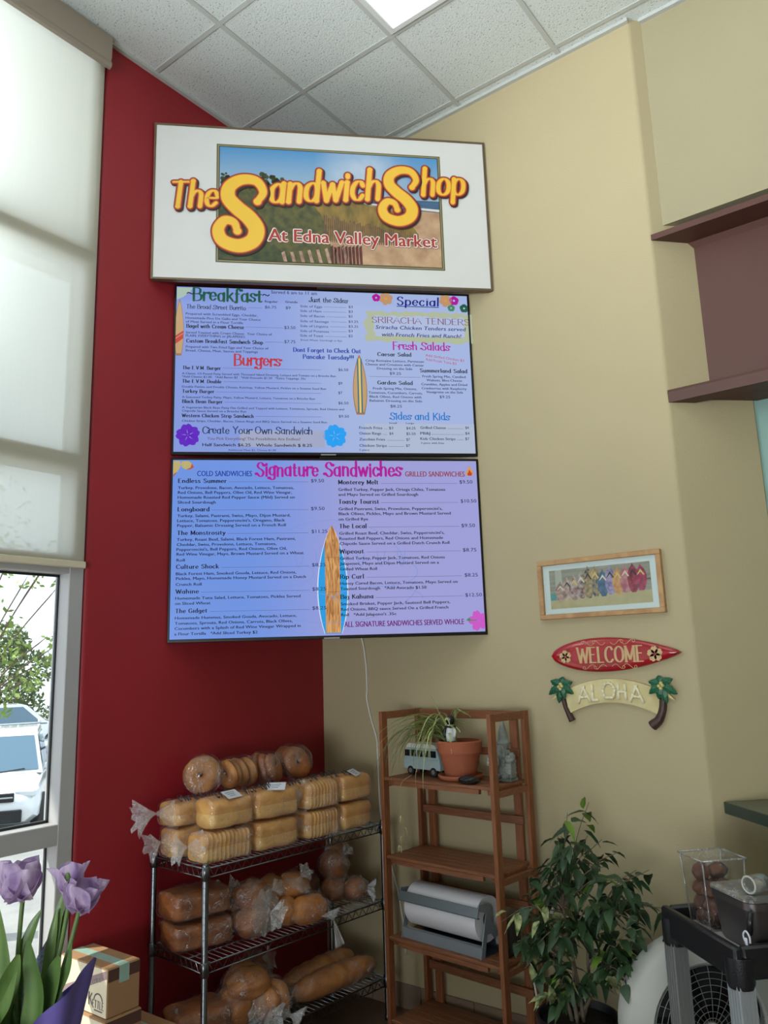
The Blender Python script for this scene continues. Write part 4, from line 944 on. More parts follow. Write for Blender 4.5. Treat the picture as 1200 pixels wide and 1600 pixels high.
def bread_bag(label, loc, rz, L, W, Hh, mats, seed, slices=0, tail=None, tagged=False, ink=0, film_m=None, group=None, name='bagged_loaf', cat='bread', clamp=True, dome=1.0):
    t = thing(name, label, cat, loc, rz, group)
    b = MB(); nu, nv = 32, 110 if slices else 22
    b.grid(lambda u, v: loaf_pt(u, v, L, W, Hh, slices, 0, 0, seed, dome), nu, nv, True)
    if len(mats) > 1:
        for i, f in enumerate(b.f):
            zc = sum(b.v[j][2] for j in f) / len(f); b.mi[i] = 1 if zc < Hh * (.46 + .16 * noise.noise(Vector((b.v[f[0]][0] * 22, b.v[f[0]][1] * 22, seed)))) else 0
    b.build('loaf', mats, t, True)
    b = MB(); b.grid(lambda u, v: loaf_pt(u, .004 + v * .992, L, W, Hh, 0, .0045, .006, seed, dome), 44, 34, True)
    if tail:
        tx, tl, fl = tail
        end = (math.copysign(L / 2 - .006, tx), 0, Hh * .55); dr = (math.copysign(1, tx), .25 * math.sin(seed), .12)
        g_ = MB(); gather(g_, Vector(end) - Vector(dr) * .015, dr, Hh * .50, abs(tx) + .012, seed); k = Vector(end) + Vector(dr).normalized() * abs(tx)
        tail_mesh(g_, k, dr, tl, fl, seed)
        if clamp: g_.v = [(v[0], v[1], max(.002, v[2])) for v in g_.v]
        g_.build('bag_end', M_film3, t)
    if clamp: b.v = [(v[0], v[1], max(.002, v[2])) for v in b.v]
    b.build('plastic_bag', film_m or M_film, t)
    if tagged:
        rnd = random.Random(seed); r_ = Matrix.Rotation(rnd.uniform(-.5, .5) + tagged, 3, 'Z') @ Matrix.Rotation(.50, 3, 'X')
        g = MB(); g.box((0.0, -W * .34, Hh + .010), (.085, .052, .0012), rot=r_); q = g.build('price_tag', M_paper, t)
        g = MB()
        for k in range(3): g.box(Vector((0.0, -W * .34, Hh + .010)) + r_ @ Vector((-.004, .012 - .011 * k, .0010)), (.055 - .012 * k, .003, .0005), rot=r_)
        g.build('tag_print', mat('tag_print_grey', (120, 126, 140), .7), q)
    if ink:
        g = MB(); rnd = random.Random(seed + 5)
        for k in range(ink):
            x0 = -L * .32 + L * .64 * k / max(1, ink - 1); y0 = -W * (.20 + .08 * math.sin(k)); P = []
            for i in range(14): P.append((x0 + i * L * .022 + rnd.uniform(-.006, .006), y0 + .012 * math.sin(i * 1.9 + k), Hh + .013 + .012 * math.sin(i * 1.9 + k)))
            P = spline(P, 3); vs = []
            for p in P: vs += [(p.x, p.y - .002, p.z - .003), (p.x + .002, p.y + .002, p.z + .003)]
            g.add(vs, [(2 * i, 2 * i + 1, 2 * i + 3, 2 * i + 2) for i in range(len(P) - 1)])
        g.build('printed_band', M_ink, t)
    return t
def rk(l, d, z):                       # rack coordinates -> world
    v = rack.matrix_basis @ Vector((l, d, z)); return (v.x, v.y, v.z)
Z1 = RSH[0] + .005; LH = .118
loaves = [  # l, d, level, length, slices, tail, tag, ink, label
 (.128, .085, 0, .255, 12, (-.04, .05, .055), 0, 0, 'sliced loaf in the bottom front row, directly behind the front rack post'),
 (.395, .085, 0, .255, 0, None, 0, 0, 'plain loaf in the bottom front row, second from the window'),
 (.668, .085, 0, .215, 10, (-.03, .03, .03), 0, 0, 'sliced loaf in the bottom front row, third from the window'),
 (.895, .088, 0, .225, 0, None, 0, 0, 'loaf in the bottom front row, beside the wooden bookcase'),
 (.090, .262, 0, .20, 0, (-.04, .06, .05), 0, 0, 'loaf in the bottom back row, by the red wall at the window end'),
 (.152, .085, 1, .235, 0, None, .35, 2, 'golden loaf with a white tag, top front row nearest the window'),
 (.395, .085, 1, .250, 0, None, -.35, 2, 'golden loaf with a white tag, second in the top front row'),
 (.668, .085, 1, .215, 10, (-.03, .035, .04), 0, 2, 'sliced loaf third in the top front row'),
 (.895, .088, 1, .225, 0, None, .9, 1, 'loaf with a white tag beside the bookcase, last in the top front row'),
 (.095, .262, 1, .225, 0, (-.055, .085, .07), 0, 3, 'loaf with a ruffled bag end hanging over the rack end, top back row'),
 (.345, .270, 1, .25, 0, None, 0, 2, 'loaf in the top back row under the first bagel bags'),
 (.610, .270, 1, .24, 0, None, 0, 2, 'loaf in the top back row under the darker bagel bags'),
 (.850, .272, 1, .20, 0, None, 0, 3, 'dim loaf in the top back row at the corner of the walls'),
 (.345, .270, 0, .25, 0, None, 0, 0, 'lower loaf in the back row behind the second front loaf'),
 (.610, .270, 0, .24, 0, None, 0, 0, 'lower loaf in the back row behind the third front loaf'),
 (.850, .272, 0, .20, 0, None, 0, 0, 'lower loaf in the back row in the corner')]
for i, (l, d, lv, L_, sl, tl, tg_, ik, lb) in enumerate(loaves):
    bread_bag(lb, rk(l, d + (.012 if d > .2 else 0), Z1 + lv * (LH + .011)), RA + R([-1.5, 1, 0, 2, -2, 1.5][i % 6]), L_ - .014, .143, .094 if lv and d > .2 else LH, (M_crust, M_pale), i * 7 + 1, sl, tl, tg_, ik, M_film2 if tl else M_film, 'bagged white loaves on the top rack shelf', clamp=not (lv and tl))
# bagel bags on top
def bagel_bag(label, loc, rz, n, r_, seed, lean, mt=M_bagel):
    t = thing('bagel_bag', label, 'bread', loc, rz, 'bagel bags on top of the loaves')
    sp = .040
    for k in range(n):
        b = MB(); rot = Matrix.Rotation(R(90) - lean * (1 if k else .9), 3, 'Y') ; x = (k - (n - 1) / 2) * sp
        R0, q = r_ * .55, r_ * .46
        def f(u, v): 
            a, c = 2 * math.pi * u, 2 * math.pi * v
            p = Vector(((R0 + q * math.cos(c)) * math.cos(a), (R0 + q * math.cos(c)) * math.sin(a), q * .62 * math.sin(c))); p += p.normalized() * .004 * noise.noise(p * 30 + Vector((seed, k, 0))); return rot @ p + Vector((x, .012 * math.sin(k * 2 + seed), r_ + .006))
        b.grid(f, 24, 12, True); b.build('bagel', mt, t, True)
    b = MB(); hl = n * sp / 2 + .016
    def g(u, v):
        a = 2 * math.pi * u; tt = 2 * v - 1; e = (1 - abs(tt) ** 5) ** .4 if abs(tt) < 1 else 0
        rr_ = (r_ + .010) * (.15 + .85 * e) * (1 + .07 * noise.noise(Vector((u * 9, v * 7, seed))))
        return (tt * hl, rr_ * math.cos(a), max(.001, r_ + .005 + rr_ * math.sin(a)))
    b.grid(g, 28, 14, True); tail_mesh(b, (-hl + .004, 0, r_ * 1.25), (-.7, .2, .6), .05, .035, seed); b.build('plastic_bag', M_film, t)
    return t
ZB = Z1 + LH + .011 + .094 + .012
bagel_bag('bag with one plain bagel facing the room, nearest the window', rk(.175, .275, ZB), RA - R(122), 2, .078, 3, R(4))
bagel_bag('bag of darker bagels second from the window', rk(.350, .270, ZB), RA + R(5), 4, .065, 5, R(14))
bagel_bag('bag of glossy dark bagels third from the window', rk(.525, .262, ZB), RA - R(62), 3, .068, 8, R(20), M_wheat)
bagel_bag('dark bagel bag standing highest, before the wall corner', rk(.695, .265, ZB), RA - R(95), 3, .076, 12, R(25), M_wheat)

# middle shelf
Z2 = RSH[1] + .005
bread_bag('lower brown loaf in a shiny bag at the window end of the middle shelf', rk(.120, .232, Z2), RA + R(-12), .27, .21, .100, (M_wheat,), 51, 0, None, 0, 0, M_film, 'brown loaves on the middle rack shelf')
bread_bag('upper brown loaf in a shiny bag at the window end of the middle shelf', rk(.115, .238, Z2 + .116), RA + R(-7), .27, .20, .100, (M_wheat,), 57, 0, (.03, .05, .05), 0, 0, M_film, 'brown loaves on the middle rack shelf')
def bun_bag(label, loc, rz, buns, seed, mt, ends, film_m=M_film, group=None, cat='bread', name='bun_bag', sag=0.0):
    """several rolls in one bag: each roll is a squashed ball or oval, film stretched round the lot"""
    t = thing(name, label, cat, loc, rz, group)
    buns = [(x, y, z * 1.16, rx * 1.2, ry * 1.15, rz_ * 1.2) for x, y, z, rx, ry, rz_ in buns]
    for k, (x, y, z, rx, ry, rz_) in enumerate(buns):
        b = MB(); ph = seed + k
        def f(u, v):
            a, c = 2 * math.pi * u, math.pi * (v - .5); p = Vector((math.cos(a) * math.cos(c), math.sin(a) * math.cos(c), math.sin(c)))
            s_ = 1 + .22 * noise.noise(p * 1.8 + Vector((ph, 0, 0))) + .05 * noise.noise(p * 5 + Vector((0, ph, 0)))
            return (x + p.x * rx * s_, y + p.y * ry * s_, max(.006, z + p.z * rz_ * s_))
        b.grid(f, 20, 12, True); b.build('roll', mt, t, True)
    b = MB()
    for k, (x, y, z, rx, ry, rz_) in enumerate(buns):
        ph = seed * 2 + k
        def f2(u, v):
            a, c = 2 * math.pi * u, math.pi * (v - .5); p = Vector((math.cos(a) * math.cos(c), math.sin(a) * math.cos(c), math.sin(c)))
            s_ = 1.08 + .16 * noise.noise(p * 2.4 + Vector((ph, 0, 0))) + .14 * abs(noise.noise(p * 7 + Vector((0, ph, 0))))
            return (x + p.x * rx * s_, y + p.y * ry * s_, max(.003, z + p.z * rz_ * s_))
        b.grid(f2, 32, 20, True)
    e_ = MB()
    for at, d, r0, gl_, tl, fl in ends:
        gather(e_, at, d, r0 * 1.1, gl_, seed); tail_mesh(e_, Vector(at) + Vector(d).normalized() * gl_, d, tl, fl, seed)
    for q in (b, e_): q.v = [(v[0], v[1], v[2] if v[1] < -.13 else max(.003, v[2])) for v in q.v]
    if e_.v: e_.build('bag_end', M_film3, t)
    b.build('plastic_bag', film_m, t)
    return t
bun_bag('bag of brown bread with a cloudy gathered end behind the front post', rk(.318, .105, Z2), RA, [(0, 0, .055, .072, .070, .055), (.01, .02, .135, .068, .065, .05), (.02, .12, .08, .06, .06, .07)], 21, M_wheat, [((.02, -.06, .10), (.15, -1, .1), .075, .03, .05, .055), ((.07, -.02, .15), (.4, -.6, .7), .06, .025, .045, .05)], M_film2)
bun_bag('bag of knobbly golden rolls bulging over the edge of the middle shelf', rk(.530, .095, Z2), RA, [(-.10, .05, .045, .062, .055, .045), (-.035, .0, .05, .06, .05, .048), (.06, -.05, .045, .085, .055, .052), (.03, .07, .06, .07, .06, .055), (-.06, .07, .125, .07, .06, .048), (.03, .03, .13, .065, .06, .045)], 33, M_bun, [((.03, -.01, .165), (.2, -.5, .8), .055, .03, .05, .05), ((.10, -.150, .05), (.1, -.35, -.9), .035, .035, .085, .030)])
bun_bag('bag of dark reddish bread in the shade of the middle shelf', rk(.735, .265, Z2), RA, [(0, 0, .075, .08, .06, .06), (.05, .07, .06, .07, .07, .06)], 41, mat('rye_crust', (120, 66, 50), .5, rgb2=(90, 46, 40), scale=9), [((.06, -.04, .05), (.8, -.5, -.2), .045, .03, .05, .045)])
bun_bag('bag of round rolls at the corner end of the middle shelf', rk(.905, .13, Z2), RA, [(-.03, .05, .05, .055, .055, .05), (.035, -.03, .045, .05, .05, .045), (.02, .10, .06, .06, .06, .06), (-.02, .06, .14, .06, .06, .055), (.03, .09, .17, .05, .05, .05)], 45, M_wheat, [((.05, -.05, .06), (.6, -.6, -.1), .045, .025, .05, .05), ((.0, .02, .19), (.2, -.4, .8), .04, .02, .05, .045)], M_film2)
# bottom shelf
Z3 = RSH[2] + .005
bread_bag('dark brown loaf in a shiny bag on the bottom shelf behind the carton', rk(.105, .20, Z3), RA + R(-8), .24, .20, .125, (M_wheat,), 71, 0, (-.015, .02, .03), 0, 0, M_film)
bun_bag('bag of oval rolls on the bottom shelf before the baguettes', rk(.330, .105, Z3), RA, [(-.05, .06, .065, .08, .075, .065), (-.02, .02, .135, .085, .07, .045), (.045, -.015, .06, .042, .072, .055), (.105, -.005, .065, .042, .075, .058), (.02, .10, .10, .08, .07, .08)], 81, M_bun, [((-.01, -.06, .05), (0, -1, .1), .06, .03, .05, .06), ((.11, -.06, .02), (.4, -.8, -.2), .04, .03, .05, .05)])
bun_bag('small dim bag of rolls between the round rolls and the baguettes', rk(.485, .30, Z3), RA, [(0, 0, .05, .045, .05, .05), (.0, -.01, .13, .05, .05, .045)], 87, M_wheat, [((.0, -.05, .14), (.1, -.6, .7), .05, .03, .05, .05)], M_film2)
def baguette(label, loc, rz, L_, r_, seed):
    t = thing('baguette', label, 'bread', loc, rz, 'baguettes on the bottom rack shelf')
    def f(u, v, g=0.0):
        a = 2 * math.pi * u; tt = 2 * v - 1; e = (1 - abs(tt) ** 4) ** .5 if abs(tt) < 1 else 0.0
        s_ = 1 + .05 * math.sin(v * 40) * max(0, math.sin(a)) + .05 * noise.noise(Vector((v * 9, u * 4, seed)))
        return ((v - .5) * (L_ + 2 * g), (r_ * s_ + g) * e * 1.1 * math.cos(a) + .012 * math.sin(v * 3 + seed), max(0.0, r_ + (r_ * s_ + g) * e * math.sin(a)))
    b = MB(); b.grid(f, 20, 30, True); b.build('loaf', M_bun, t, True)
    b = MB(); b.grid(lambda u, v: f(u, .004 + .992 * v, .005 + .003 * math.sin(u * 30 + v * 50)), 24, 40, True)
    gather(b, (-L_ / 2 + .01, .012 * math.sin(seed), r_), (-1, .2, .1), r_ * .8, .03, seed); tail_mesh(b, (-L_ / 2 - .02, 0, r_), (-1, .2, .2), .04, .03, seed); b.build('plastic_bag', M_film, t)
baguette('front baguette in a clear sleeve on the bottom rack shelf', rk(.775, .075, Z3), RA + R(1), .51, .053, 1)
baguette('rear baguette in a clear sleeve behind the front one on the bottom rack shelf', rk(.790, .200, Z3 + .004), RA + R(2), .47, .055, 4)
# ------------------------------------------------------------------ folding wooden bookcase
def wood_mat(name, c1, c2, stretch=(1, 1, 14), rough=.55):
    m = bpy.data.materials.new(name); m.use_nodes = True; n = m.node_tree; b = n.nodes['Principled BSDF']; L = n.links.new
    tc = n.nodes.new('ShaderNodeTexCoord'); mp = n.nodes.new('ShaderNodeMapping'); mp.inputs['Scale'].default_value = stretch
    t = n.nodes.new('ShaderNodeTexNoise'); t.inputs['Scale'].default_value = 5; t.inputs['Detail'].default_value = 4; t.inputs['Distortion'].default_value = .8
    r = n.nodes.new('ShaderNodeValToRGB'); r.color_ramp.elements[0].position = .35; r.color_ramp.elements[1].position = .68; r.color_ramp.elements[0].color = lin(c2); r.color_ramp.elements[1].color = lin(c1)
    L(tc.outputs['Object'], mp.inputs[0]); L(mp.outputs[0], t.inputs['Vector']); L(t.outputs['Fac'], r.inputs[0]); L(r.outputs[0], b.inputs['Base Color']); b.inputs['Roughness'].default_value = rough; return m
M_wv = wood_mat('reddish_wood_upright', (150, 92, 54), (122, 70, 40), (30, 30, 2)); M_wh = wood_mat('reddish_wood_board', (146, 92, 58), (116, 70, 44), (2, 30, 30))
BA = -R(5.5); BK = (0.636, -0.316)
bc = thing('folding_bookcase', 'reddish wood folding bookcase with four slatted shelves', 'bookcase', (BK[0], BK[1], 0), BA)
BW, BD, BH = 0.655, 0.303, 1.432
def bk(x, y, z): v = bc.matrix_basis @ Vector((x, y, z + .001)); return (v.x, v.y, v.z)
SHZ = (1.131, 0.782, 0.433, 0.088)
for sx in (0, 1):
    x = 0.010 if sx == 0 else BW - 0.010
    for y in (0.02, BD - 0.02):
        b = MB(); b.box((x, y, BH / 2), (0.020, 0.040, BH), bev=.002); b.build('upright', M_wv, bc)
    b = MB(); b.box((x, BD / 2, BH - 0.018), (0.018, BD - 0.08, 0.034), bev=.002); b.build('side_rail', M_wh, bc)
    for z in SHZ:
        b = MB(); b.box((x, BD / 2, z - 0.034), (0.018, BD - 0.08, 0.026), bev=.002); b.build('side_rail', M_wh, bc)
# folding back frame: two stiles and five rails
for x in (0.075, BW - 0.075):
    b = MB(); b.box((x, BD - 0.012, BH / 2 - .01), (0.040, 0.020, BH - .02), bev=.002); b.build('back_stile', M_wv, bc)
for z, hgt in ((BH - 0.022, 0.040), (1.245, 0.034), (0.955, 0.036), (0.600, 0.036), (0.250, 0.036)):
    b = MB(); b.box((BW / 2, BD - 0.034, z), (BW - 0.075, 0.016, hgt), bev=.002); b.build('back_rail', M_wh, bc)
for z in SHZ:
    x0, x1 = 0.022, BW - 0.022
    b = MB()
    for k in range(6):
        y0 = 0.004 + k * 0.0475
        b.box(((x0 + x1) / 2, y0 + 0.0226, z - 0.007), (x1 - x0, 0.0450, 0.014), bev=.002)
    b.build('shelf', M_wh, bc)
    b = MB(); b.box(((x0 + x1) / 2, 0.012, z - 0.0235), (x1 - x0 - .12, 0.018, 0.019)); b.build('shelf_batten', M_wh, bc)
    for x in (0.04, BW - 0.04):
        b = MB(); b.box((x, BD / 2 - .01, z - 0.026), (0.030, BD - 0.08, 0.024)); b.build('shelf_cleat', M_wv, bc)

# potted spider plant
M_terra = mat('terracotta', (168, 92, 62), .75, var=.18, scale=6, bump=.1); M_soil = mat('potting_soil', (52, 40, 32), .95, bump=.6, bscale=90)
def blade_mat():
    m = bpy.data.materials.new('striped_spider_leaf'); m.use_nodes = True; n = m.node_tree; b = n.nodes['Principled BSDF']; L = n.links.new
    uv = n.nodes.new('ShaderNodeAttribute'); uv.attribute_name = 'across'; r = n.nodes.new('ShaderNodeValToRGB'); r.color_ramp.interpolation = 'EASE'
    e = r.color_ramp.elements; e[0].color = lin((150, 168, 96)); e[1].color = lin((150, 168, 96)); e.new(.38).color = lin((160, 176, 104)); e.new(.46).color = lin((240, 238, 196)); e.new(.54).color = lin((240, 238, 196)); e.new(.62).color = lin((160, 176, 104))
    L(uv.outputs['Fac'], r.inputs[0]); L(r.outputs[0], b.inputs['Base Color']); b.inputs['Roughness'].default_value = .45; return m
M_blade = blade_mat()
def blades(name, parent, specs, mt, world=False):
    """strap leaves: each spec = (points, width)"""
    b = MB(); acr = []
    for pts, wd in specs:
        P = spline(pts, 6); n = len(P); vs = []; fs = []; side = None
        for i, p in enumerate(P):
            t = (P[min(i + 1, n - 1)] - P[max(i - 1, 0)]).normalized(); sd = t.cross(Vector((0, 0, 1)))
            if sd.length < .15: sd = side or Vector((1, 0, 0))
            sd.normalize(); side = sd; f = i / (n - 1); wv = wd * (.55 + .45 * math.sin(math.pi * min(1, f * 1.3 + .15))) * (1 - f ** 4) + .0004
            nrm = sd.cross(t).normalized()
            vs += [p - sd * wv / 2 + nrm * wv * .22, p, p + sd * wv / 2 + nrm * wv * .22]; acr += [0.1, .5, .9]
        for i in range(n - 1): fs += [(3 * i, 3 * i + 1, 3 * i + 4, 3 * i + 3), (3 * i + 1, 3 * i + 2, 3 * i + 5, 3 * i + 4)]
        b.add(vs, fs)
    o = b.build(name, mt, parent, True, world); at = o.data.attributes.new('across', 'FLOAT', 'POINT'); at.data.foreach_set('value', acr); return o
px_, py_ = .385, .130
sp = thing('potted_spider_plant', 'spider plant with arching striped leaves in a terracotta pot on the bookcase', 'plant', bk(px_, py_, SHZ[0]), BA)
b = MB(); b.lathe([(0.0, 0.0), (.088, 0), (.100, .006), (.106, .022), (.100, .024), (.094, .010), (0.0, .008)], n=32); b.build('saucer', M_terra, sp, True)
b = MB(); b.lathe([(0.0, .010), (.068, .010), (.070, .014), (.092, .112), (.093, .118), (.101, .119), (.104, .168), (.101, .172), (.093, .172), (.088, .140), (0, .140)], n=36); b.build('pot', M_terra, sp, 'auto')
b = MB(); b.lathe([(0, .155), (.05, .158), (.088, .150)], n=24); b.build('soil', M_soil, sp, True)
rnd = random.Random(14); specs = []
for k in range(58):
    fr = k < 46; a = R(rnd.uniform(165, 262)) if fr else R(rnd.uniform(-80, 150)); L_ = rnd.uniform(.13, .31) if fr else rnd.uniform(.08, .15); rise = rnd.uniform(.03, .13) if fr else rnd.uniform(.08, .15)
    drop = rnd.uniform(.06, .27) if fr else rnd.uniform(0, .03); d = Vector((math.cos(a), math.sin(a), 0)); o0 = Vector((-.055 + rnd.uniform(-.02, .02), rnd.uniform(-.03, .02), .15))
    if a > R(236): L_ *= .62
    if a < R(205): L_ = min(L_, .25 / max(.2, -math.cos(a)))
    elif a < R(236): L_ = rnd.uniform(.22, .36)
    if .13 + math.sin(a) * L_ * 1.06 > -.02: drop = min(drop, rise + .11)
    if not fr and math.sin(a) > 0: L_ *= .8
    specs.append(([o0, o0 + d * L_ * .28 + Vector((0, 0, rise)), o0 + d * L_ * .68 + Vector((0, 0, rise * 1.0)), o0 + d * L_ + Vector((0, 0, rise - drop * .55)), o0 + d * L_ * 1.06 + Vector((0, 0, rise - drop))], rnd.uniform(.011, .017)))
o0 = Vector((-.045, 0, .15)); specs.append(([o0, o0 + Vector((-.05, -.01, .12)), o0 + Vector((-.10, -.02, .22)), o0 + Vector((-.155, -.03, .29))], .009))
specs.append(([o0, o0 + Vector((.02, -.04, .05)), o0 + Vector((.06, -.09, .05)), o0 + Vector((.075, -.10, -.03))], .014))
blades('foliage', sp, specs, M_blade)
# dry runner with plantlets hanging in front of the shelf
run = [(-.19, -.125, .02), (-.235, -.15, -.02), (-.245, -.150, -.12), (-.225, -.150, -.22), (-.255, -.150, -.30)]
b = MB(); b.tube(spline(run, 8), .0012, 5); M_dry = mat('dry_runner', (176, 160, 104), .7)
o_ = b.build('runner', M_dry, sp, True)
sp2 = []
for at in ((-.240, -.150, -.16), (-.226, -.150, -.21), (-.24, -.150, -.25), (-.255, -.150, -.29)):
    for q in range(3):
        a = rnd.uniform(0, 6.28); v = Vector(at); sp2.append(([v, v + Vector((.014 * math.cos(a), .006 * math.sin(a), -.004)), v + Vector((.024 * math.cos(a), .010 * math.sin(a), -.03))], .006))
blades('plantlet', o_, sp2, mat('dry_plantlet', (200, 190, 140), .6))

# small black and white penguin ornament in the pot (rests on the soil)
orn = thing('bird_ornament', 'small black and white bird ornament stuck in the spider plant pot', 'ornament', bk(px_ - .010, py_ - .048, SHZ[0] + .157), BA)
M_blk = mat('glossy_black', (18, 18, 20), .3); M_wht = mat('ornament_white', (205, 210, 205), .4)
b = MB(); b.lathe([(0, 0), (.019, .002), (.021, .02), (.024, .045), (.018, .075), (.013, .088), (0, .09)], n=16); b.build('body', M_wht, orn, True)
b = MB(); b.lathe([(0, .082), (.012, .086), (.021, .10), (.021, .113), (.012, .126), (0, .129)], n=16); b.build('head', M_blk, orn, True)
for sx in (-1, 1):
    b = MB(); b.tube(spline([(sx * .016, -.006, .078), (sx * .030, -.008, .06), (sx * .026, -.010, .030)], 4), [.006] * 4 + [.008] * 4 + [.004], 8); b.build('wing', M_blk if sx < 0 else M_wht, orn, True)
    b = MB(); b.lathe([(0, -.005), (.005, 0), (0, .005)], (sx * .009, -.019, .112), 8); b.build('eye', M_wht, orn, True)
b = MB(); b.box((0, -.004, .078), (.046, .030, .010), bev=.004); b.build('collar', M_blk, orn)
b = MB(); b.lathe([(.018, 0), (.022, .003), (.020, .018), (0, .02)], n=12); b.build('base', M_blk, orn, True)

# toy camper van behind the leaves
van = thing('toy_van', 'pale blue toy camper van behind the hanging spider plant leaves', 'toy', bk(.165, .165, SHZ[0]), BA + R(-4))
M_vb = mat('toy_pale_blue', (160, 180, 184), .35); M_vw = mat('toy_cream', (222, 222, 210), .35); M_vg = mat('toy_dark_glass', (20, 26, 30), .15); M_rub = mat('black_rubber', (22, 22, 22), .7); M_hub = mat('toy_hub', (170, 172, 176), .3, metal=.8)
def van_sec(w, z): return w
b = MB(); VL, VW_ = .24, .094
pf = [(-.5, .030), (-.5, .075), (.485, .075), (.5, .055), (.495, .030)]
b.prism([(x * VL, z) for x, z in pf], (0, VW_ / 2, 0), (1, 0, 0), (0, 0, 1), (0, -VW_, 0)); b.build('body', M_vb, van)
b = MB(); pf = [(-.5, .0755), (-.47, .118), (-.44, .126), (.36, .126), (.41, .118), (.475, .0755)]; b.prism([(x * VL, z) for x, z in pf], (0, VW_ / 2 - .004, 0), (1, 0, 0), (0, 0, 1), (0, -VW_ + .008, 0)); b.build('cabin', M_vb, van)
b = MB(); pf = [(-.455, .1265), (-.43, .140), (-.38, .1455), (.30, .1455), (.36, .138), (.38, .1265)]; b.prism([(x * VL, z) for x, z in pf], (0, VW_ / 2 - .006, 0), (1, 0, 0), (0, 0, 1), (0, -VW_ + .012, 0)); b.build('roof', M_vw, van)
for sy in (-1, 1):
    for k in range(5):
        b = MB(); b.box((-.098 + k * .043, sy * (VW_ / 2 - .0045), .101), (.035, .004, .030), bev=.001); b.build('side_window', M_vg, van)
    for x in (-.075, .075):
        b = MB(); b.tube([(x, sy * (VW_ / 2 - .014), .021), (x, sy * (VW_ / 2 + .001), .021)], .021, 20); q = b.build('wheel', M_rub, van, 'auto')
        b = MB(); b.tube([(x, sy * (VW_ / 2), .021), (x, sy * (VW_ / 2 + .003), .021)], .011, 16); b.build('hubcap', M_hub, q, 'auto')
b = MB(); b.box((-.1185, 0, .098), (.004, .07, .028), rot=Matrix.Rotation(R(10), 3, 'Y')); b.build('windscreen', M_vg, van)
for sy in (-1, 1):
    b = MB(); b.lathe([(0, 0), (.009, .001), (.008, .004), (0, .005)], (-.121, sy * .031, .058), 14, Matrix.Rotation(R(-90), 3, 'Y')); b.build('headlight', M_vw, van, True)
b = MB(); b.box((-.123, 0, .034), (.006, .096, .009), bev=.002); b.build('bumper', M_hub, van)

# dark sea-shell like trinket by the pot
tr = thing('dark_trinket', 'small dark lumpy trinket lying before the terracotta saucer', 'ornament', bk(.500, .035, SHZ[0]), BA + R(15))
b = MB()
def ft(u, v):
    a, c = 2 * math.pi * u, math.pi * (v - .5); p = Vector((math.cos(a) * math.cos(c), math.sin(a) * math.cos(c), math.sin(c))); s_ = 1 + .25 * noise.noise(p * 2 + Vector((5, 1, 2))) + .12 * noise.noise(p * 5)
    return (p.x * .048 * s_, p.y * .024 * s_, max(0, .016 + p.z * .019 * s_))
b.grid(ft, 24, 14, True); b.build('shell', mat('dark_trinket_glaze', (42, 38, 36), .3, var=.3, scale=30), tr, True)
b = MB(); b.tube(spline([(-.045, -.005, .012), (-.025, -.026, .018), (.01, -.028, .016)], 6), .0035, 6); b.build('rim', M_blk, tr, True)

# stone garden gnome holding a little sign
M_stone = mat('weathered_grey_stone', (142, 146, 138), .85, rgb2=(100, 106, 100), scale=26, bump=.5, bscale=60)
gn = thing('garden_gnome', 'grey stone garden gnome with a pointed hat holding a small plaque', 'figurine', bk(.585, .175, SHZ[0]), BA + R(6))
b = MB(); b.box((.008, .010, .008), (.088, .070, .016), bev=.005); b.build('base', M_stone, gn)
b = MB(); b.lathe([(0, .014), (.034, .016), (.038, .03), (.036, .06), (.042, .085), (.036, .115), (.024, .135), (0, .14)], (.008, .008, 0), 20, sx=1, sy=.8); b.build('body', M_stone, gn, True)
for sx in (-1, 1):
    b = MB(); b.lathe([(0, 0), (.016, .001), (.018, .012), (.011, .022), (0, .025)], (.008 + sx * .022, -.026, .014), 14, sx=1, sy=1.3); b.build('boot', M_stone, gn, True)
    b = MB(); b.tube(spline([(.008 + sx * .036, .004, .118), (.008 + sx * .048, -.012, .095), (.008 + sx * .026, -.034, .092)], 6), [.013] * 6 + [.011] * 6 + [.010], 10); b.build('arm', M_stone, gn, True)
def fh(u, v):
    a, c = 2 * math.pi * u, math.pi * (v - .5); return (.006 + .025 * math.cos(a) * math.cos(c), .002 + .023 * math.sin(a) * math.cos(c), .152 + .025 * math.sin(c))
b = MB(); b.grid(fh, 18, 12, True); b.lathe([(0, -.006), (.006, -.003), (.006, .003), (0, .006)], (.005, -.023, .150), 10); b.build('head', M_stone, gn, True)
def fb(u, v):
    a, c = 2 * math.pi * u, math.pi * (v - .5); w_ = 1 + .18 * math.sin(a * 9); return (.004 + .028 * math.cos(a) * math.cos(c) * w_, -.018 + .014 * math.sin(a) * math.cos(c) * w_, .122 + .033 * math.sin(c))
b = MB(); b.grid(fb, 36, 14, True); b.build('beard', M_stone, gn, True)
b = MB(); b.lathe([(.030, .160), (.031, .167), (.026, .172), (.021, .20), (.012, .235), (.004, .262), (0, .266)], (.008, .004, 0), 18); b.build('hat', M_stone, gn, True)
b = MB(); b.box((-.022, -.046, .090), (.062, .010, .040), rot=yz_rot(0, R(-4), 0), bev=.003); pl_ = b.build('plaque', M_stone, gn)
b = MB(); b.tube([(-.008, -.046, .014), (-.008, -.046, .072)], .008, 10); b.build('plaque_post', M_stone, gn, True)
b = MB()
for r_ in range(2):
    for k in range(4): b.box((-.041 + k * .0125, -.0515, .098 - r_ * .015), (.008 if k % 2 else .005, .0025, .009), rot=yz_rot(0, R(12 * (-1) ** k), 0))
b.build('plaque_carving', mat('stone_highlight', (176, 180, 170), .85), pl_)
b = MB(); b.box((.040, .000, .065), (.030, .05, .098), bev=.003)
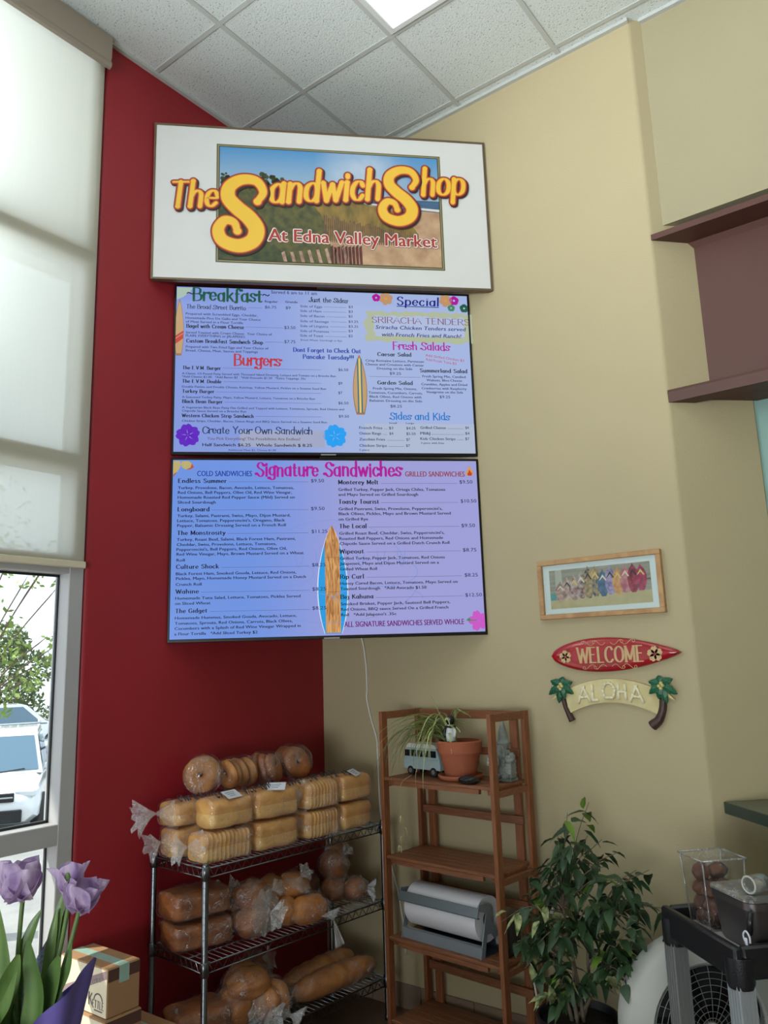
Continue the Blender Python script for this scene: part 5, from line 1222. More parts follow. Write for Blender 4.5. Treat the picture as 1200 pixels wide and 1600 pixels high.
for z in (.035, .06, .085): b.box((.040, -.002, z), (.034, .054, .006), bev=.001)
b.build('brick_pedestal', M_stone, gn)

# butcher paper dispenser on the third shelf
M_gsteel = mat('grey_enamel_steel', (138, 146, 152), .4, metal=.2, var=.08); M_ppr = mat('white_butcher_paper', (232, 230, 236), .7, var=.03)
pd = thing('paper_dispenser', 'grey steel dispenser with a wide roll of white paper on the third shelf', 'paper dispenser', bk(.305, .062, SHZ[2]), BA + R(-1))
PW, PR = .460, .092
for sx in (-1, 1):
    b = MB(); x = sx * (PW / 2 - .004)
    # side stand: sloping front leg, back leg, joining plate
    b.prism([(-.040, 0), (-.012, 0), (.012, .085), (.040, .085), (.115, 0), (.145, 0), (.060, .118), (.055, .180), (.020, .205), (-.036, .212), (-.040, .188), (.010, .170)], (x - sx * .0, 0, 0), (0, 1, 0), (0, 0, 1), (-sx * .004, 0, 0)); b.build('side_stand', M_gsteel, pd)
b = MB(); b.box((0, -.030, .022), (PW - .012, .004, .044)); b.box((0, -.020, .0425), (PW - .012, .020, .003)); b.build('front_bar', M_gsteel, pd)
b = MB(); b.box((0, .060, .002), (PW - .012, .12, .003)); b.box((0, .125, .012), (PW - .012, .004, .022)); b.build('base_tray', mat('dark_tray_steel', (58, 66, 80), .4, metal=.3), pd)
b = MB(); n_ = 48; rr_ = PR
b.tube([(-PW / 2 + .028, .052, .135), (PW / 2 - .028, .052, .135)], rr_, n_); b.build('paper_roll', M_ppr, pd, 'auto')
b = MB(); b.tube([(-PW / 2 + .004, .052, .135), (PW / 2 - .004, .052, .135)], .010, 12); b.build('spindle', M_gsteel, pd, 'auto')
for sx in (-1, 1):
    b = MB(); b.tube([(sx * (PW / 2 - .0279), .052, .135), (sx * (PW / 2 - .0272), .052, .135)], .034, 24); b.build('core_end', mat('cardboard_core', (92, 78, 66), .8), pd, 'auto')
b = MB(); b.box((0, -.046, .182), (PW - .004, .005, .040), rot=yz_rot(R(-14), 0, 0), bev=.001); b.box((0, -.043, .160), (PW - .004, .010, .003)); b.build('cutter_bar', mat('cutter_steel', (112, 120, 124), .4, metal=.4), pd)
# dark netted package right of the dispenser
nb = thing('dark_package', 'dark crinkled package on the third shelf behind the right upright', 'package', bk(.594, .140, SHZ[2]), BA)
def fp(u, v):
    a, c = 2 * math.pi * u, math.pi * (v - .5); x, y, z = sgn_pow(math.cos(a), .5) * math.cos(c) ** .5 if math.cos(c) > 0 else 0, sgn_pow(math.sin(a), .5) * (max(0, math.cos(c)) ** .5), math.sin(c)
    s_ = 1 + .08 * noise.noise(Vector((x * 3, y * 3, z * 3 + 4))); return (x * .028 * s_, y * .060 * s_, max(0, .065 + z * .065 * s_))
b = MB(); b.grid(fp, 28, 16, True); b.build('wrapper', mat('black_wrapper', (40, 38, 38), .35, var=.4, scale=30, bump=.6, bscale=40), nb, True)
b = MB(); b.box((0, -.061, .070), (.05, .003, .030), rot=yz_rot(R(-4), 0, 0)); b.build('label_patch', mat('grey_label', (120, 122, 118), .6, var=.5, scale=60), nb)
# ------------------------------------------------------------------ wall decorations on the tan wall
S_ = lambda *p: p
# framed picture of sandals
fr_ = thing('framed_picture', 'light oak framed picture of a row of beach sandals on the tan wall', 'picture', (1.674, 0, 1.973))
PWd, PHt = .580, .272
M_oak = wood_mat('light_oak_frame', (196, 156, 108), (168, 126, 82), (3, 3, 3)); M_matb = mat('white_mat_board', (232, 236, 234), .6)
for nm, c, s_ in (('frame', (0, -.014, PHt / 2 - .011), (PWd, .028, .022)), ('frame', (0, -.014, -PHt / 2 + .011), (PWd, .028, .022)), ('frame', (-PWd / 2 + .011, -.014, 0), (.022, .028, PHt - .044)), ('frame', (PWd / 2 - .011, -.014, 0), (.022, .028, PHt - .044))):
    b = MB(); b.box(c, s_, bev=.002); b.build(nm, M_oak, fr_)
b = MB(); b.box((0, -.008, 0), (PWd - .042, .004, PHt - .042)); b.build('mat_board', M_matb, fr_)
pw, ph = PWd - .044 - .062, PHt - .044 - .050
b = MB(); b.box((0, -.0105, 0), (pw, .0012, ph)); art = b.build('print', mat('beach_print_wall', (176, 168, 150), .6, rgb2=(150, 140, 124), scale=10, stretch=(1, 1, 8)), fr_)
def pr_(poly, nm, m, o): 
    q = MB(); q.add([(x, -.0112 - o, z) for x, z in poly], [list(range(len(poly)))]); q.build(nm, m, art)
pr_([(-pw / 2, -ph / 2), (pw / 2, -ph / 2), (pw / 2, -ph / 2 + .055), (-pw / 2, -ph / 2 + .05)], 'printed_sand', mat('beach_print_sand', (206, 186, 140), .6, var=.12, scale=30), .0002)
pr_([(-pw / 2 + .07, -.005), (pw / 2, .01), (pw / 2, .018), (-pw / 2 + .07, .004)], 'printed_plank_gap', mat('beach_print_gap', (112, 104, 92), .6), .0002)
pr_([(-pw / 2, -.05), (-pw / 2 + .03, -.05), (-pw / 2 + .03, -.02), (-pw / 2, -.02)], 'printed_sea', mat('beach_print_sea', (90, 160, 160), .6), .0003)
pr_([(-pw / 2 + .028, -.03), (-pw / 2 + .066, -.028), (-pw / 2 + .062, ph / 2), (-pw / 2 + .03, ph / 2)], 'printed_post', mat('beach_print_post', (196, 190, 176), .6), .0003)
sand_c = [((214, 176, 160), (150, 110, 100)), ((224, 190, 176), (150, 110, 100)), ((150, 90, 90), (210, 190, 180)), ((120, 60, 66), (200, 180, 170)), ((60, 70, 90), (214, 176, 110)), ((60, 76, 100), (214, 176, 110)), ((90, 120, 150), (60, 90, 120)), ((196, 170, 206), (120, 110, 160)), ((230, 170, 110), (200, 130, 80)), ((214, 150, 150), (180, 90, 110)), ((196, 60, 90), (120, 30, 50)), ((206, 70, 110), (140, 40, 70))]
rnd = random.Random(4)
for k, (c1, c2) in enumerate(sand_c):
    x = -pw / 2 + .052 + k * .0345; zb_ = -ph / 2 + .030 + k * .0018 + (k % 2) * .004; h_ = (.085, .095, .105, .112, .132, .126, .110, .116, .110, .110, .116, .105)[k] * 1.12; w_ = .056
    P = [(x + w_ * .5 * math.sin(math.pi * min(1, t * 1.0 + .08)) ** .6 * (.8 + .3 * t), zb_ + h_ * t) for t in [i / 10 for i in range(11)]]; Q = [(x - w_ * .5 * math.sin(math.pi * min(1, t + .08)) ** .6 * (.8 + .3 * t), zb_ + h_ * t) for t in [i / 10 for i in range(11)]]
    pr_(P + Q[::-1], 'printed_sandal', mat('sandal_print_%d' % k, c1, .6, rgb2=c2, scale=55), .0005 + k * .00004)
    q = MB(); q.add([(x - .018, -.0125, zb_ + h_ * .58), (x, -.0125, zb_ + h_ * .80), (x + .018, -.0125, zb_ + h_ * .58), (x + .012, -.0125, zb_ + h_ * .56), (x, -.0125, zb_ + h_ * .70), (x - .012, -.0125, zb_ + h_ * .60)], [(0, 1, 4, 5), (1, 2, 3, 4)]); q.build('printed_strap', mat('strap_print_%d' % (k % 3), ((240, 220, 200), (60, 50, 60), (236, 200, 120))[k % 3], .6), art)
q = MB(); q.box((-.002, -.0165, 0), (PWd - .044, .0015, PHt - .044)); q.build('glazing', M_glass, fr_)

# WELCOME surfboard plaque
wl = thing('welcome_sign', 'red surfboard shaped wooden WELCOME plaque with hibiscus flowers', 'sign', (1.715, 0, 1.669), 0)
WLn, WHt = .590, .150
def board_o(n=40, g=0.0):
    P = []
    for i in range(n + 1):
        t = i / n; h_ = (math.sin(math.pi * t ** .78) ** .72) if 0 < t < 1 else 0
        if t > .55: h_ *= 1 - .10 * ((t - .55) / .45) ** 2
        P.append((-WLn / 2 - g + t * (WLn + 2 * g), h_ * (WHt / 2 + g)))
    return P
M_redg = mat('glossy_red_lacquer', (176, 22, 36), .18, var=.25, scale=5, coat=.6)
P = board_o(); b = MB(); rows = [(1.0, -.004), (1.0, -.014), (.94, -.022), (.82, -.026), (.5, -.028)]
ring = P + [(x, -z) for x, z in P[::-1][1:-1]]; n_ = len(ring); vs = []
for s_, y in rows:
    for x, z in ring: vs.append((x * (1 - (1 - s_) * .35) if abs(x) > 0 else 0, y, z * s_))
fs = [(r_ * n_ + i, r_ * n_ + (i + 1) % n_, (r_ + 1) * n_ + (i + 1) % n_, (r_ + 1) * n_ + i) for r_ in range(len(rows) - 1) for i in range(n_)]
m4 = (len(rows) - 1) * n_; half = len(P); fs += [(m4 + i, m4 + i + 1, m4 + (n_ - i - 1) % n_, m4 + (n_ - i) % n_) for i in range(0, half - 1)]; fs.append(list(range(n_))[::-1])
b.add(vs, fs); b.build('board', M_redg, wl, 'auto')
M_crm = mat('cream_relief_paint', (214, 178, 128), .5, var=.15, scale=30)
def stand(mb, nm, m, par, y=-.030):
    q = MB(); q.v = [(v[0], y - v[2], v[1]) for v in mb.v]; q.f = mb.f; return q.build(nm, m, par)
q = MB(); draw_text(q, 'WELCOME', -.160, -.033, .300, .066, .165, .07, serif=.12); stand(q, 'lettering', M_crm, wl)
for cx, r_ in ((-.218, .030), (.188, .034)):
    q = MB(); flower(q, cx, -.004, r_, 5, ph=.4, wide=.6); stand(q, 'hibiscus', M_crm, wl)
    q = MB(); q.flat([(cx + .006 * math.cos(k), -.004 + .006 * math.sin(k), ) for k in range(6)], .0006); stand(q, 'hibiscus_centre', M_redg, wl, -.0305)
    q = MB(); q.box((cx + .012, .026, 0), (.010, .008, .0004)); stand(q, 'leaf_mark', mat('dull_red_green', (120, 60, 44), .5), wl)
for sg in (1, -1):
    q = MB()
    for sx in (1, -1):
        for x0, ln in ((.012, .05), (.060, .055)):
            Pp = [Vector((sx * (x0 + ln * t) - .015, sg * (.052 - .010 * math.sin(t * 5)), 0)) for t in [i / 10 for i in range(11)]]
            for i in range(14): a = .5 * i; Pp.append(Pp[10] + Vector((sx * .009 * (1 - i / 16) * math.sin(a), -sg * .009 * (1 - math.cos(a)) * (1 - i / 18), 0)))
            pen(q, Pp, .0022, .0018, lambda x, y: (x, y), 0)
    stand(q, 'scrollwork', M_crm, wl)

# ALOHA plaque with two palms
al = thing('aloha_sign', 'arched cream ALOHA plaque held between two little palm trees', 'sign', (1.690, 0, 1.480), 0)
M_crb = mat('cream_aged_board', (226, 212, 160), .5, rgb2=(196, 178, 124), scale=7); M_trk = mat('dark_palm_trunk', (74, 46, 40), .45, var=.3, scale=30); M_grn = mat('palm_green_paint', (24, 96, 62), .4, var=.2, scale=20); M_coc = mat('coconut_cream', (214, 196, 130), .5); M_bam = mat('bamboo_letter', (238, 230, 196), .4)
def arcp(x, z0): return z0 + .048 - .55 * x * x * 2.0
b = MB(); top = [(x, arcp(x, -.012) + .048) for x in [-.215 + .43 * i / 24 for i in range(25)]]; bot = [(x * .93, arcp(x, -.012) - .052) for x in [-.215 + .43 * i / 24 for i in range(25)]]
b.prism(top + bot[::-1], (0, -.002, 0), (1, 0, 0), (0, 0, 1), (0, -.016, 0)); b.build('banner_board', M_crb, al)
sticks = {'A': [((0, 0), (.42, 1)), ((.42, 1), (.84, 0)), ((.16, .36), (.68, .36)), ((.3, 1.0), (.54, 1.0))], 'L': [((.1, 1), (.1, 0)), ((.02, 0), (.62, 0)), ((.0, .0), (.2, .16))], 'O': [((.28, 1), (.58, 1)), ((.58, 1), (.84, .62)), ((.84, .62), (.72, .1)), ((.72, .08), (.16, .08)), ((.14, .1), (.02, .62)), ((.02, .62), (.28, 1))], 'H': [((.08, 0), (.08, 1)), ((.66, 0), (.66, 1)), ((.0, .5), (.74, .5)), ((.37, .42), (.37, .6))]}
xs = (-.152, -.086, -.036, .032, .086); wds = (.058, .040, .058, .046, .058); li = 0
for ch, x0, wd in zip('ALOHA', xs, wds):
    q = MB(); xm = x0 + wd / 2; zb_ = arcp(xm, -.012) - .038; tl = -.9 * xm
    for (ax, az), (bx, bz) in sticks[ch]:
        def tp(x, z): 
            X, Z = x * wd / .84, z * .068; return Vector((x0 + X, -.022, zb_ + Z + (X - wd / 2) * tl))
        A, B_ = tp(ax, az), tp(bx, bz); m_ = A.lerp(B_, .5)
        q.tube([A, m_ * .98 + A * .02, m_, m_ * .98 + B_ * .02, B_], [.0062, .0062, .0045, .0062, .0062], 8)
    q.build('bamboo_letter', M_bam, al, True)
for sx, x0 in ((-1, -.226), (1, .226)):
    trunk = [(sx * .190, -.012, -.098), (sx * .206, -.014, -.060), (sx * .222, -.014, -.015), (sx * .226, -.013, .045)]
    if sx > 0: trunk = [(.168, -.012, -.112), (.200, -.014, -.085), (.222, -.014, -.03), (.226, -.013, .045)]
    b = MB(); Pt = spline(trunk, 8); b.tube(Pt, [(.015 if sx < 0 else .022) * (1 - .45 * i / (len(Pt) - 1)) for i in range(len(Pt))], 10)
    b.build('palm_trunk', M_trk, al, True)
    for k, (an, ln) in enumerate(((100, .055), (150, .060), (200, .058), (-75, .062), (-20, .066), (40, .062), (250, .045))):
        q = MB(); a = R(an if sx > 0 else 180 - an + 0); c = Vector((x0 * 1.0, -.024 - .001 * k, .055)); d = Vector((math.cos(a), 0, math.sin(a))); sd = Vector((-d.z, 0, d.x)); Lf = []; Rg = []
        for i in range(9):
            t = i / 8; wv = .018 * math.sin(math.pi * min(1, t * .88 + .1)) ** .8 * (1 if i % 2 else .82); pz = c + d * ln * t + Vector((0, -.006 * math.sin(math.pi * t), -.014 * t * t)); Lf.append(pz + sd * wv); Rg.append(pz - sd * wv)
        vs = []
        for l_, r_ in zip(Lf, Rg): vs += [l_, r_, (l_ + r_) / 2 + Vector((0, -.005, 0)), l_ + Vector((0, .006, 0)), r_ + Vector((0, .006, 0))]
        fs = []
        for i in range(8): o_ = i * 5; fs += [(o_, o_ + 2, o_ + 7, o_ + 5), (o_ + 2, o_ + 1, o_ + 6, o_ + 7), (o_ + 3, o_ + 8, o_ + 9, o_ + 4), (o_, o_ + 5, o_ + 8, o_ + 3), (o_ + 1, o_ + 4, o_ + 9, o_ + 6)]
        q.add(vs, fs); q.build('palm_frond', M_grn, al)
    for k, (dx, dz) in enumerate(((-.008, 0), (.008, .003), (0, -.010), (.002, .012))):
        q = MB(); q.lathe([(0, -.008), (.006, -.005), (.008, 0), (.006, .005), (0, .008)], (x0 + dx, -.036, .052 + dz), 10); q.build('coconut', M_coc, al, True)
    q = MB(); q.prism([(0, 0), (sx * .045, -.045), (sx * .030, -.040), (sx * -.004, -.016)], (x0 + sx * .006, -.018, .040), (1, 0, 0), (0, 0, 1), (0, -.008, 0)); q.build('dry_frond', M_coc, al)

# white cord hanging from the lower screen down the corner to behind the bookcase
M_cord = mat('white_cord', (226, 224, 216), .5)
cd = thing('power_cord', 'white cord hanging from the lower menu screen down the tan wall', 'cord', (.30, -.006, 1.16))
b = MB(); b.tube(spline([(.290, -.05, 1.86), (.302, -.012, 1.79), (.318, -.006, 1.66), (.322, -.006, 1.53), (.318, -.006, 1.48), (.345, -.006, 1.37), (.378, -.006, 1.27), (.382, -.006, 1.18), (.392, -.008, 0.9), (.43, -.008, .72), (.49, -.008, .52), (.52, -.008, .36), (.525, -.008, .25)], 8), .0045, 7); b.build('cable', M_cord, cd, True, True)
cd2 = thing('extension_cord', 'white cord looping down to the floor between bookcase and ficus', 'cord', (1.33, -.20, 0))
b = MB(); b.tube(spline([(1.335, -.035, .56), (1.335, -.12, .515), (1.330, -.20, .47), (1.335, -.23, .40), (1.355, -.24, .30), (1.368, -.25, .18), (1.372, -.26, .06), (1.38, -.30, .006), (1.45, -.42, .005)], 8), .004, 7); b.build('cable', M_cord, cd2, True, True)
b = MB(); b.box((1.335, -.017, .575), (.026, .032, .034), bev=.005); b.build('plug', M_cord, cd2, False, True)
# counter ledge of the kitchen opening
M_led = mat('dark_green_laminate', (38, 58, 52), .3, var=.1, coat=.3)
lg = thing('counter_ledge', 'dark green counter ledge projecting from the kitchen opening', 'counter', (2.10, .026, 1.032), R(45))
b = MB(); b.box((.185, -.185, .0225), (.37, .37, .045), bev=.003); b.build('worktop', M_led, lg)
b = MB(); b.box((.10, -.05, -.012), (.02, .10, .024)); b.build('support_bracket', M_tan, lg)
# ------------------------------------------------------------------ ficus in a pot
M_f1 = mat('ficus_dark_leaf', (58, 84, 50), .40, rgb2=(42, 64, 40), scale=14); M_f2 = mat('ficus_yellow_green_leaf', (112, 146, 52), .4, rgb2=(86, 124, 44), scale=20); M_f3 = mat('ficus_variegated_leaf', (196, 200, 140), .45, rgb2=(64, 92, 52), scale=38)
M_bark = mat('ficus_bark', (122, 108, 90), .8, var=.2, scale=30); M_pot = mat('dark_plastic_pot', (34, 32, 32), .5, var=.1)
fx, fy = 1.590, -.360
fi = thing('ficus_plant', 'bushy ficus with drooping dark green leaves in a dark pot by the tan wall', 'plant', (fx, fy, 0))
b = MB(); b.lathe([(0, 0), (.105, 0), (.11, .01), (.145, .285), (.155, .287), (.157, .325), (.148, .327), (.140, .30), (0, .298)], n=32); b.build('pot', M_pot, fi, 'auto')
b = MB(); b.lathe([(0, .306), (.10, .304), (.141, .301)], n=24); b.build('soil', M_soil, fi, True)
rnd = random.Random(21)
CL = [(1.667, 1.083), (1.599, 1.011), (1.642, .949), (1.707, .939), (1.78, .901), (1.852, .881), (1.893, .855), (1.563, .9), (1.496, .821), (1.428, .728), (1.384, .638), (1.462, .662), (1.545, .745), (1.628, .779), (1.708, .802), (1.755, .763), (1.828, .751), (1.899, .74), (1.923, .701), (1.773, .688), (1.697, .676), (1.621, .686), (1.534, .604), (1.453, .544), (1.409, .478), (1.498, .483), (1.611, .571), (1.717, .612), (1.817, .629), (1.873, .596), (1.761, .554), (1.83, .519), (1.656, .49), (1.546, .425), (1.677, .44), (1.485, .39), (1.765, .457), (1.609, .397), (1.392, .557), (1.438, .6)]
b = MB(); tips = []
for k in range(5):
    a = k * 1.26; p0 = Vector((.022 * math.cos(a), .022 * math.sin(a), .30)); top = Vector(((-.03, .06, .12, -.08, .02)[k], (.0, .03, -.03, .02, -.05)[k], (.70, .62, .50, .52, .60)[k]))
    P = spline([p0, p0.lerp(top, .35) + Vector((.015 * math.sin(a), .01, 0)), p0.lerp(top, .7), top], 6); b.tube(P, [.0085 - .0045 * i / (len(P) - 1) for i in range(len(P))], 7); tips.append(P)
b.build('trunk', M_bark, fi, True)
tw = MB(); lf = MB()
def leaf(mb, p, d, L_, wd, m_):
    d = d.normalized(); sd = d.cross(Vector((0, 0, 1)))
    if sd.length < .1: sd = Vector((1, 0, 0))
    sd.normalize(); sd = (sd + Vector((rnd.uniform(-.5, .5), rnd.uniform(-.5, .5), rnd.uniform(-.4, .4)))).normalized(); sd = (sd - d * sd.dot(d)).normalized(); nr = sd.cross(d); vs = []; n = 7
    for i in range(n + 1):
        t = i / n; wv = wd * (math.sin(math.pi * t ** .72) ** .85 if 0 < t < 1 else 0) * .5 * (1 - .25 * t); wob = .10 * wd * math.sin(i * 2.3)
        c = p + d * L_ * t + Vector((0, 0, -L_ * .32 * t * t)); vs += [c - sd * wv + nr * (wv * .35 + wob * .4), c, c + sd * wv + nr * (wv * .35 - wob * .4)]
    mb.m = m_; mb.add(vs, [f for i in range(n) for f in ((3 * i, 3 * i + 1, 3 * i + 4, 3 * i + 3), (3 * i + 1, 3 * i + 2, 3 * i + 5, 3 * i + 4))])
for (cx, cz) in CL:
    for dy in (rnd.uniform(-.16, -.05), rnd.uniform(-.02, .14)):
        c = Vector((cx - fx + rnd.uniform(-.02, .02) - dy * .5 * .0, dy, cz + rnd.uniform(-.02, .02)))
        base = min((q for P in tips for q in P[6:]), key=lambda q: (q - c).length + (.4 if q.z > c.z + .05 else 0)); mid = base.lerp(c, .55) + Vector((0, 0, .04)); P = spline([base, mid, c], 5); tw.tube(P, [.0028 - .0016 * i / (len(P) - 1) for i in range(len(P))], 5)
        vg = (cx < 1.47 and .5 < cz < .72 and rnd.random() < .45) or (cz < .5 and rnd.random() < .38)
        for k in range(6):
            q = P[min(len(P) - 1, int(rnd.uniform(.45, 1.0) * (len(P) - 1)))]; a = rnd.uniform(0, 6.283); out_ = (c - Vector((0, 0, c.z))); d = Vector((math.cos(a), math.sin(a), rnd.uniform(-.9, .15))) + out_ * 1.5
            leaf(lf, q + Vector((rnd.uniform(-.02, .02), rnd.uniform(-.02, .02), rnd.uniform(-.02, .02))), d, rnd.uniform(.055, .092), rnd.uniform(.030, .044), 2 if vg and rnd.random() < .7 else (1 if rnd.random() < .05 else 0))
leaf(lf, Vector((1.675 - fx, 0, 1.075)), Vector((.3, -.2, 1.6)), .075, .032, 1)
tw.build('twig', M_bark, fi, True); lf.build('foliage', [M_f1, M_f2, M_f3], fi, True)

# ------------------------------------------------------------------ white drum fan on the floor
M_fan = mat('aged_white_plastic', (184, 184, 176), .5, var=.08, scale=4); M_grl = mat('grey_fan_wire', (150, 152, 152), .4, metal=.3); M_dk = mat('dark_fan_inside', (14, 14, 15), .6)
fa = thing('floor_fan', 'round white drum fan with a wire grille standing behind the cart', 'fan', (2.035, -.315, 0), -R(43.5))
# local x is the blowing direction, towards the room
cz = .385
def ringpt(r_, x, a): return (x, r_ * math.cos(a), cz + r_ * math.sin(a))
rot = Matrix.Rotation(R(90), 3, 'Y')
b = MB(); b.lathe([(.205, .062), (.215, .070), (.275, .050), (.292, .030), (.296, -.03), (.285, -.055), (.262, -.060), (.262, -.045), (.270, -.030), (.265, .02), (.210, .045), (.205, .062)], (0, 0, cz), 56, rot, cap=False); b.build('shroud', M_fan, fa, 'auto')
b = MB(); b.lathe([(0, -.050), (.262, -.050), (.262, -.046), (0, -.046)], (0, 0, cz), 40, rot); b.build('back_screen', M_dk, fa)
b = MB()
for k in range(10): r_ = .022 + k * .0203; b.tube([ringpt(r_, .066 + .012 * (1 - (r_ / .21) ** 2), 2 * math.pi * i / 48) for i in range(48)], .0012, 5, closed=True)
for k in range(22):
    a = 2 * math.pi * k / 22; b.tube([ringpt(.03 + (.21 - .03) * i / 6, .064 + .012 * (1 - ((.03 + .18 * i / 6) / .21) ** 2), a + .10 * i / 6) for i in range(7)], .0010, 5)
b.build('grille', M_grl, fa, True)
b = MB(); b.lathe([(0, .086), (.026, .084), (.030, .074), (.030, .064)], (0, 0, cz), 20, rot); b.build('hub_cap', M_fan, fa, True)
for k in range(5):
    b = MB(); a0 = k * 2 * math.pi / 5
    b.grid(lambda u, v: ringpt(.03 + .155 * u, .012 + .030 * (v - .5) * (1 - .3 * u), a0 + (v - .5) * (.55 + .25 * u)), 8, 6); b.build('blade', mat('grey_fan_blade', (40, 42, 45), .5), fa, True)
b = MB(); b.tube(spline([ringpt(.285, 0, R(112)), ringpt(.325, 0, R(104)), ringpt(.335, 0, R(90)), ringpt(.325, 0, R(76)), ringpt(.285, 0, R(68))], 8), .011, 10); b.build('handle', M_blk, fa, True)
for sy in (-1, 1):
    b = MB(); b.tube(spline([(.03, sy * .20, cz - .20), (.06, sy * .23, .10), (.11, sy * .24, .014)], 6), .014, 10); b.tube(spline([(-.03, sy * .20, cz - .20), (-.05, sy * .23, .10), (-.08, sy * .24, .014)], 6), .014, 10); b.build('foot', M_fan, fa, True)

# ------------------------------------------------------------------ black utility cart
M_cart = mat('black_cart_plastic', (26, 26, 30), .42, var=.2, bump=.12, bscale=200); M_leg = mat('grey_ribbed_leg', (150, 154, 156), .5, var=.08)
ca = thing('utility_cart', 'black plastic utility cart with grey legs at the right edge', 'cart', (2.012, -.552, 0), -R(43.5))
# local x along the near short side, local y away to the kitchen opening
CW, CLn, CZ = .425, .66, .822
def tray(z, h):
    b = MB(); t_ = .028
    for c, s_ in (((CW / 2, t_ / 2, z - h / 2), (CW, t_, h)), ((CW / 2, CLn - t_ / 2, z - h / 2), (CW, t_, h)), ((t_ / 2, CLn / 2, z - h / 2), (t_, CLn - 2 * t_, h)), ((CW - t_ / 2, CLn / 2, z - h / 2), (t_, CLn - 2 * t_, h))): b.box(c, s_, bev=.008)
    b.box((CW / 2, CLn / 2, z - h + .035), (CW - .02, CLn - .02, .02)); return b
tray(CZ, .092).build('top_tray', M_cart, ca, 'auto'); tray(.30, .09).build('bottom_tray', M_cart, ca, 'auto')
for x in (.030, CW - .030):
    for y in (.030, CLn - .030):
        b = MB(); b.box((x, y, .475), (.056, .056, .50), bev=.006)
        for k in range(4): b.box((x - .021 + .014 * k, y - .0285, .475), (.006, .004, .50)); b.box((x + .0285, y - .021 + .014 * k, .475), (.004, .006, .50)); b.box((x - .0285, y - .021 + .014 * k, .475), (.004, .006, .50))
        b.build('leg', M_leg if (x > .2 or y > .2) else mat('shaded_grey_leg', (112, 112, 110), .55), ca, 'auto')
        b = MB(); b.lathe([(.0, CZ - .115), (.036, CZ - .115), (.040, CZ - .10), (.040, CZ - .03), (0, CZ - .03)], (x, y, 0), 18); b.build('corner_socket', M_cart, ca, 'auto')
        b = MB(); b.tube([(x - .012, y, .05), (x + .012, y, .05)], .05, 20); b.box((x, y, .155), (.03, .03, .11)); b.build('caster', M_rub, ca, 'auto')
def ct(x, y, z): v = ca.matrix_basis @ Vector((x, y, z)); return (v.x, v.y, v.z)
TZ = CZ - .092 + .0465
M_clear = film('clear_acrylic', (.95, .93, .90), gloss=.05, rough=.06, bump=.08, bscale=8, haze=.02)
M_rim = film('clear_acrylic_edge', (.72, .70, .64), gloss=.22, rough=.1, bump=.05, bscale=8, haze=.10)
# clear bin full of brown muffins
cb = thing('clear_bin', 'tall clear plastic bin of brown baked pieces on the cart', 'container', ct(.100, .150, TZ), -R(43.5))
def shell(nm, w0, l0, w1, l1, h_, th, m_, par):
    b = MB()
    for i in range(4):
        sx, sy = ((1, 0), (0, 1), (-1, 0), (0, -1))[i]
        def pt(s_, z):
            w_, l_ = (w0 + (w1 - w0) * z / h_) / 2, (l0 + (l1 - l0) * z / h_) / 2
            return (sx * w_, s_ * l_, z) if sx else (s_ * w_, sy * l_, z)
        b.add([pt(-1, 0), pt(1, 0), pt(1, h_), pt(-1, h_)], [(0, 1, 2, 3)])
    b.add([(-w0 / 2, -l0 / 2, 0), (w0 / 2, -l0 / 2, 0), (w0 / 2, l0 / 2, 0), (-w0 / 2, l0 / 2, 0)], [(0, 1, 2, 3)])
    return b.build(nm, m_, par)
BHh = .218
shell('wall', .118, .128, .140, .152, BHh, .003, M_clear, cb)
b = MB(); w_, l_ = .074, .080
for p0, p1 in (((-w_, -l_), (w_, -l_)), ((w_, -l_), (w_, l_)), ((w_, l_), (-w_, l_)), ((-w_, l_), (-w_, -l_))): b.tube([(p0[0], p0[1], BHh), (p1[0], p1[1], BHh)], .0032, 6)
for sx in (-1, 1):
    for sy in (-1, 1): b.tube([(sx * .058, sy * .063, .004), (sx * .069, sy * .075, BHh)], .0028, 6)
b.build('rim', M_rim, cb, True)
rnd = random.Random(8); M_muf = mat('brown_baked_piece', (112, 66, 42), .6, rgb2=(74, 42, 30), scale=25, bump=.4)
k_ = 0
for z_ in (.030, .074, .118, .158):
    for x_, y_ in ((-.024, -.030), (.026, -.028), (-.026, .030), (.024, .028)):
        if z_ > .14 and (x_ > 0): continue
        k_ += 1; b = MB(); ph = k_ * 1.7; zz = z_ + rnd.uniform(-.004, .004); tl = Matrix.Rotation(rnd.uniform(-.6, .6), 3, 'X') @ Matrix.Rotation(rnd.uniform(-.8, .8), 3, 'Y')
        def fm(u, v):
            a, c = 2 * math.pi * u, math.pi * (v - .5); p = Vector((math.cos(a) * math.cos(c) * .028, math.sin(a) * math.cos(c) * .033, math.sin(c) * .027)); q = tl @ (p * (1 + .30 * noise.noise(p * 50 + Vector((ph, 0, 0))))) + Vector((x_, y_, zz)); q.z = max(q.z, .003); return q
        b.grid(fm, 14, 9, True)
        b.build('baked_piece', M_muf, cb, True)
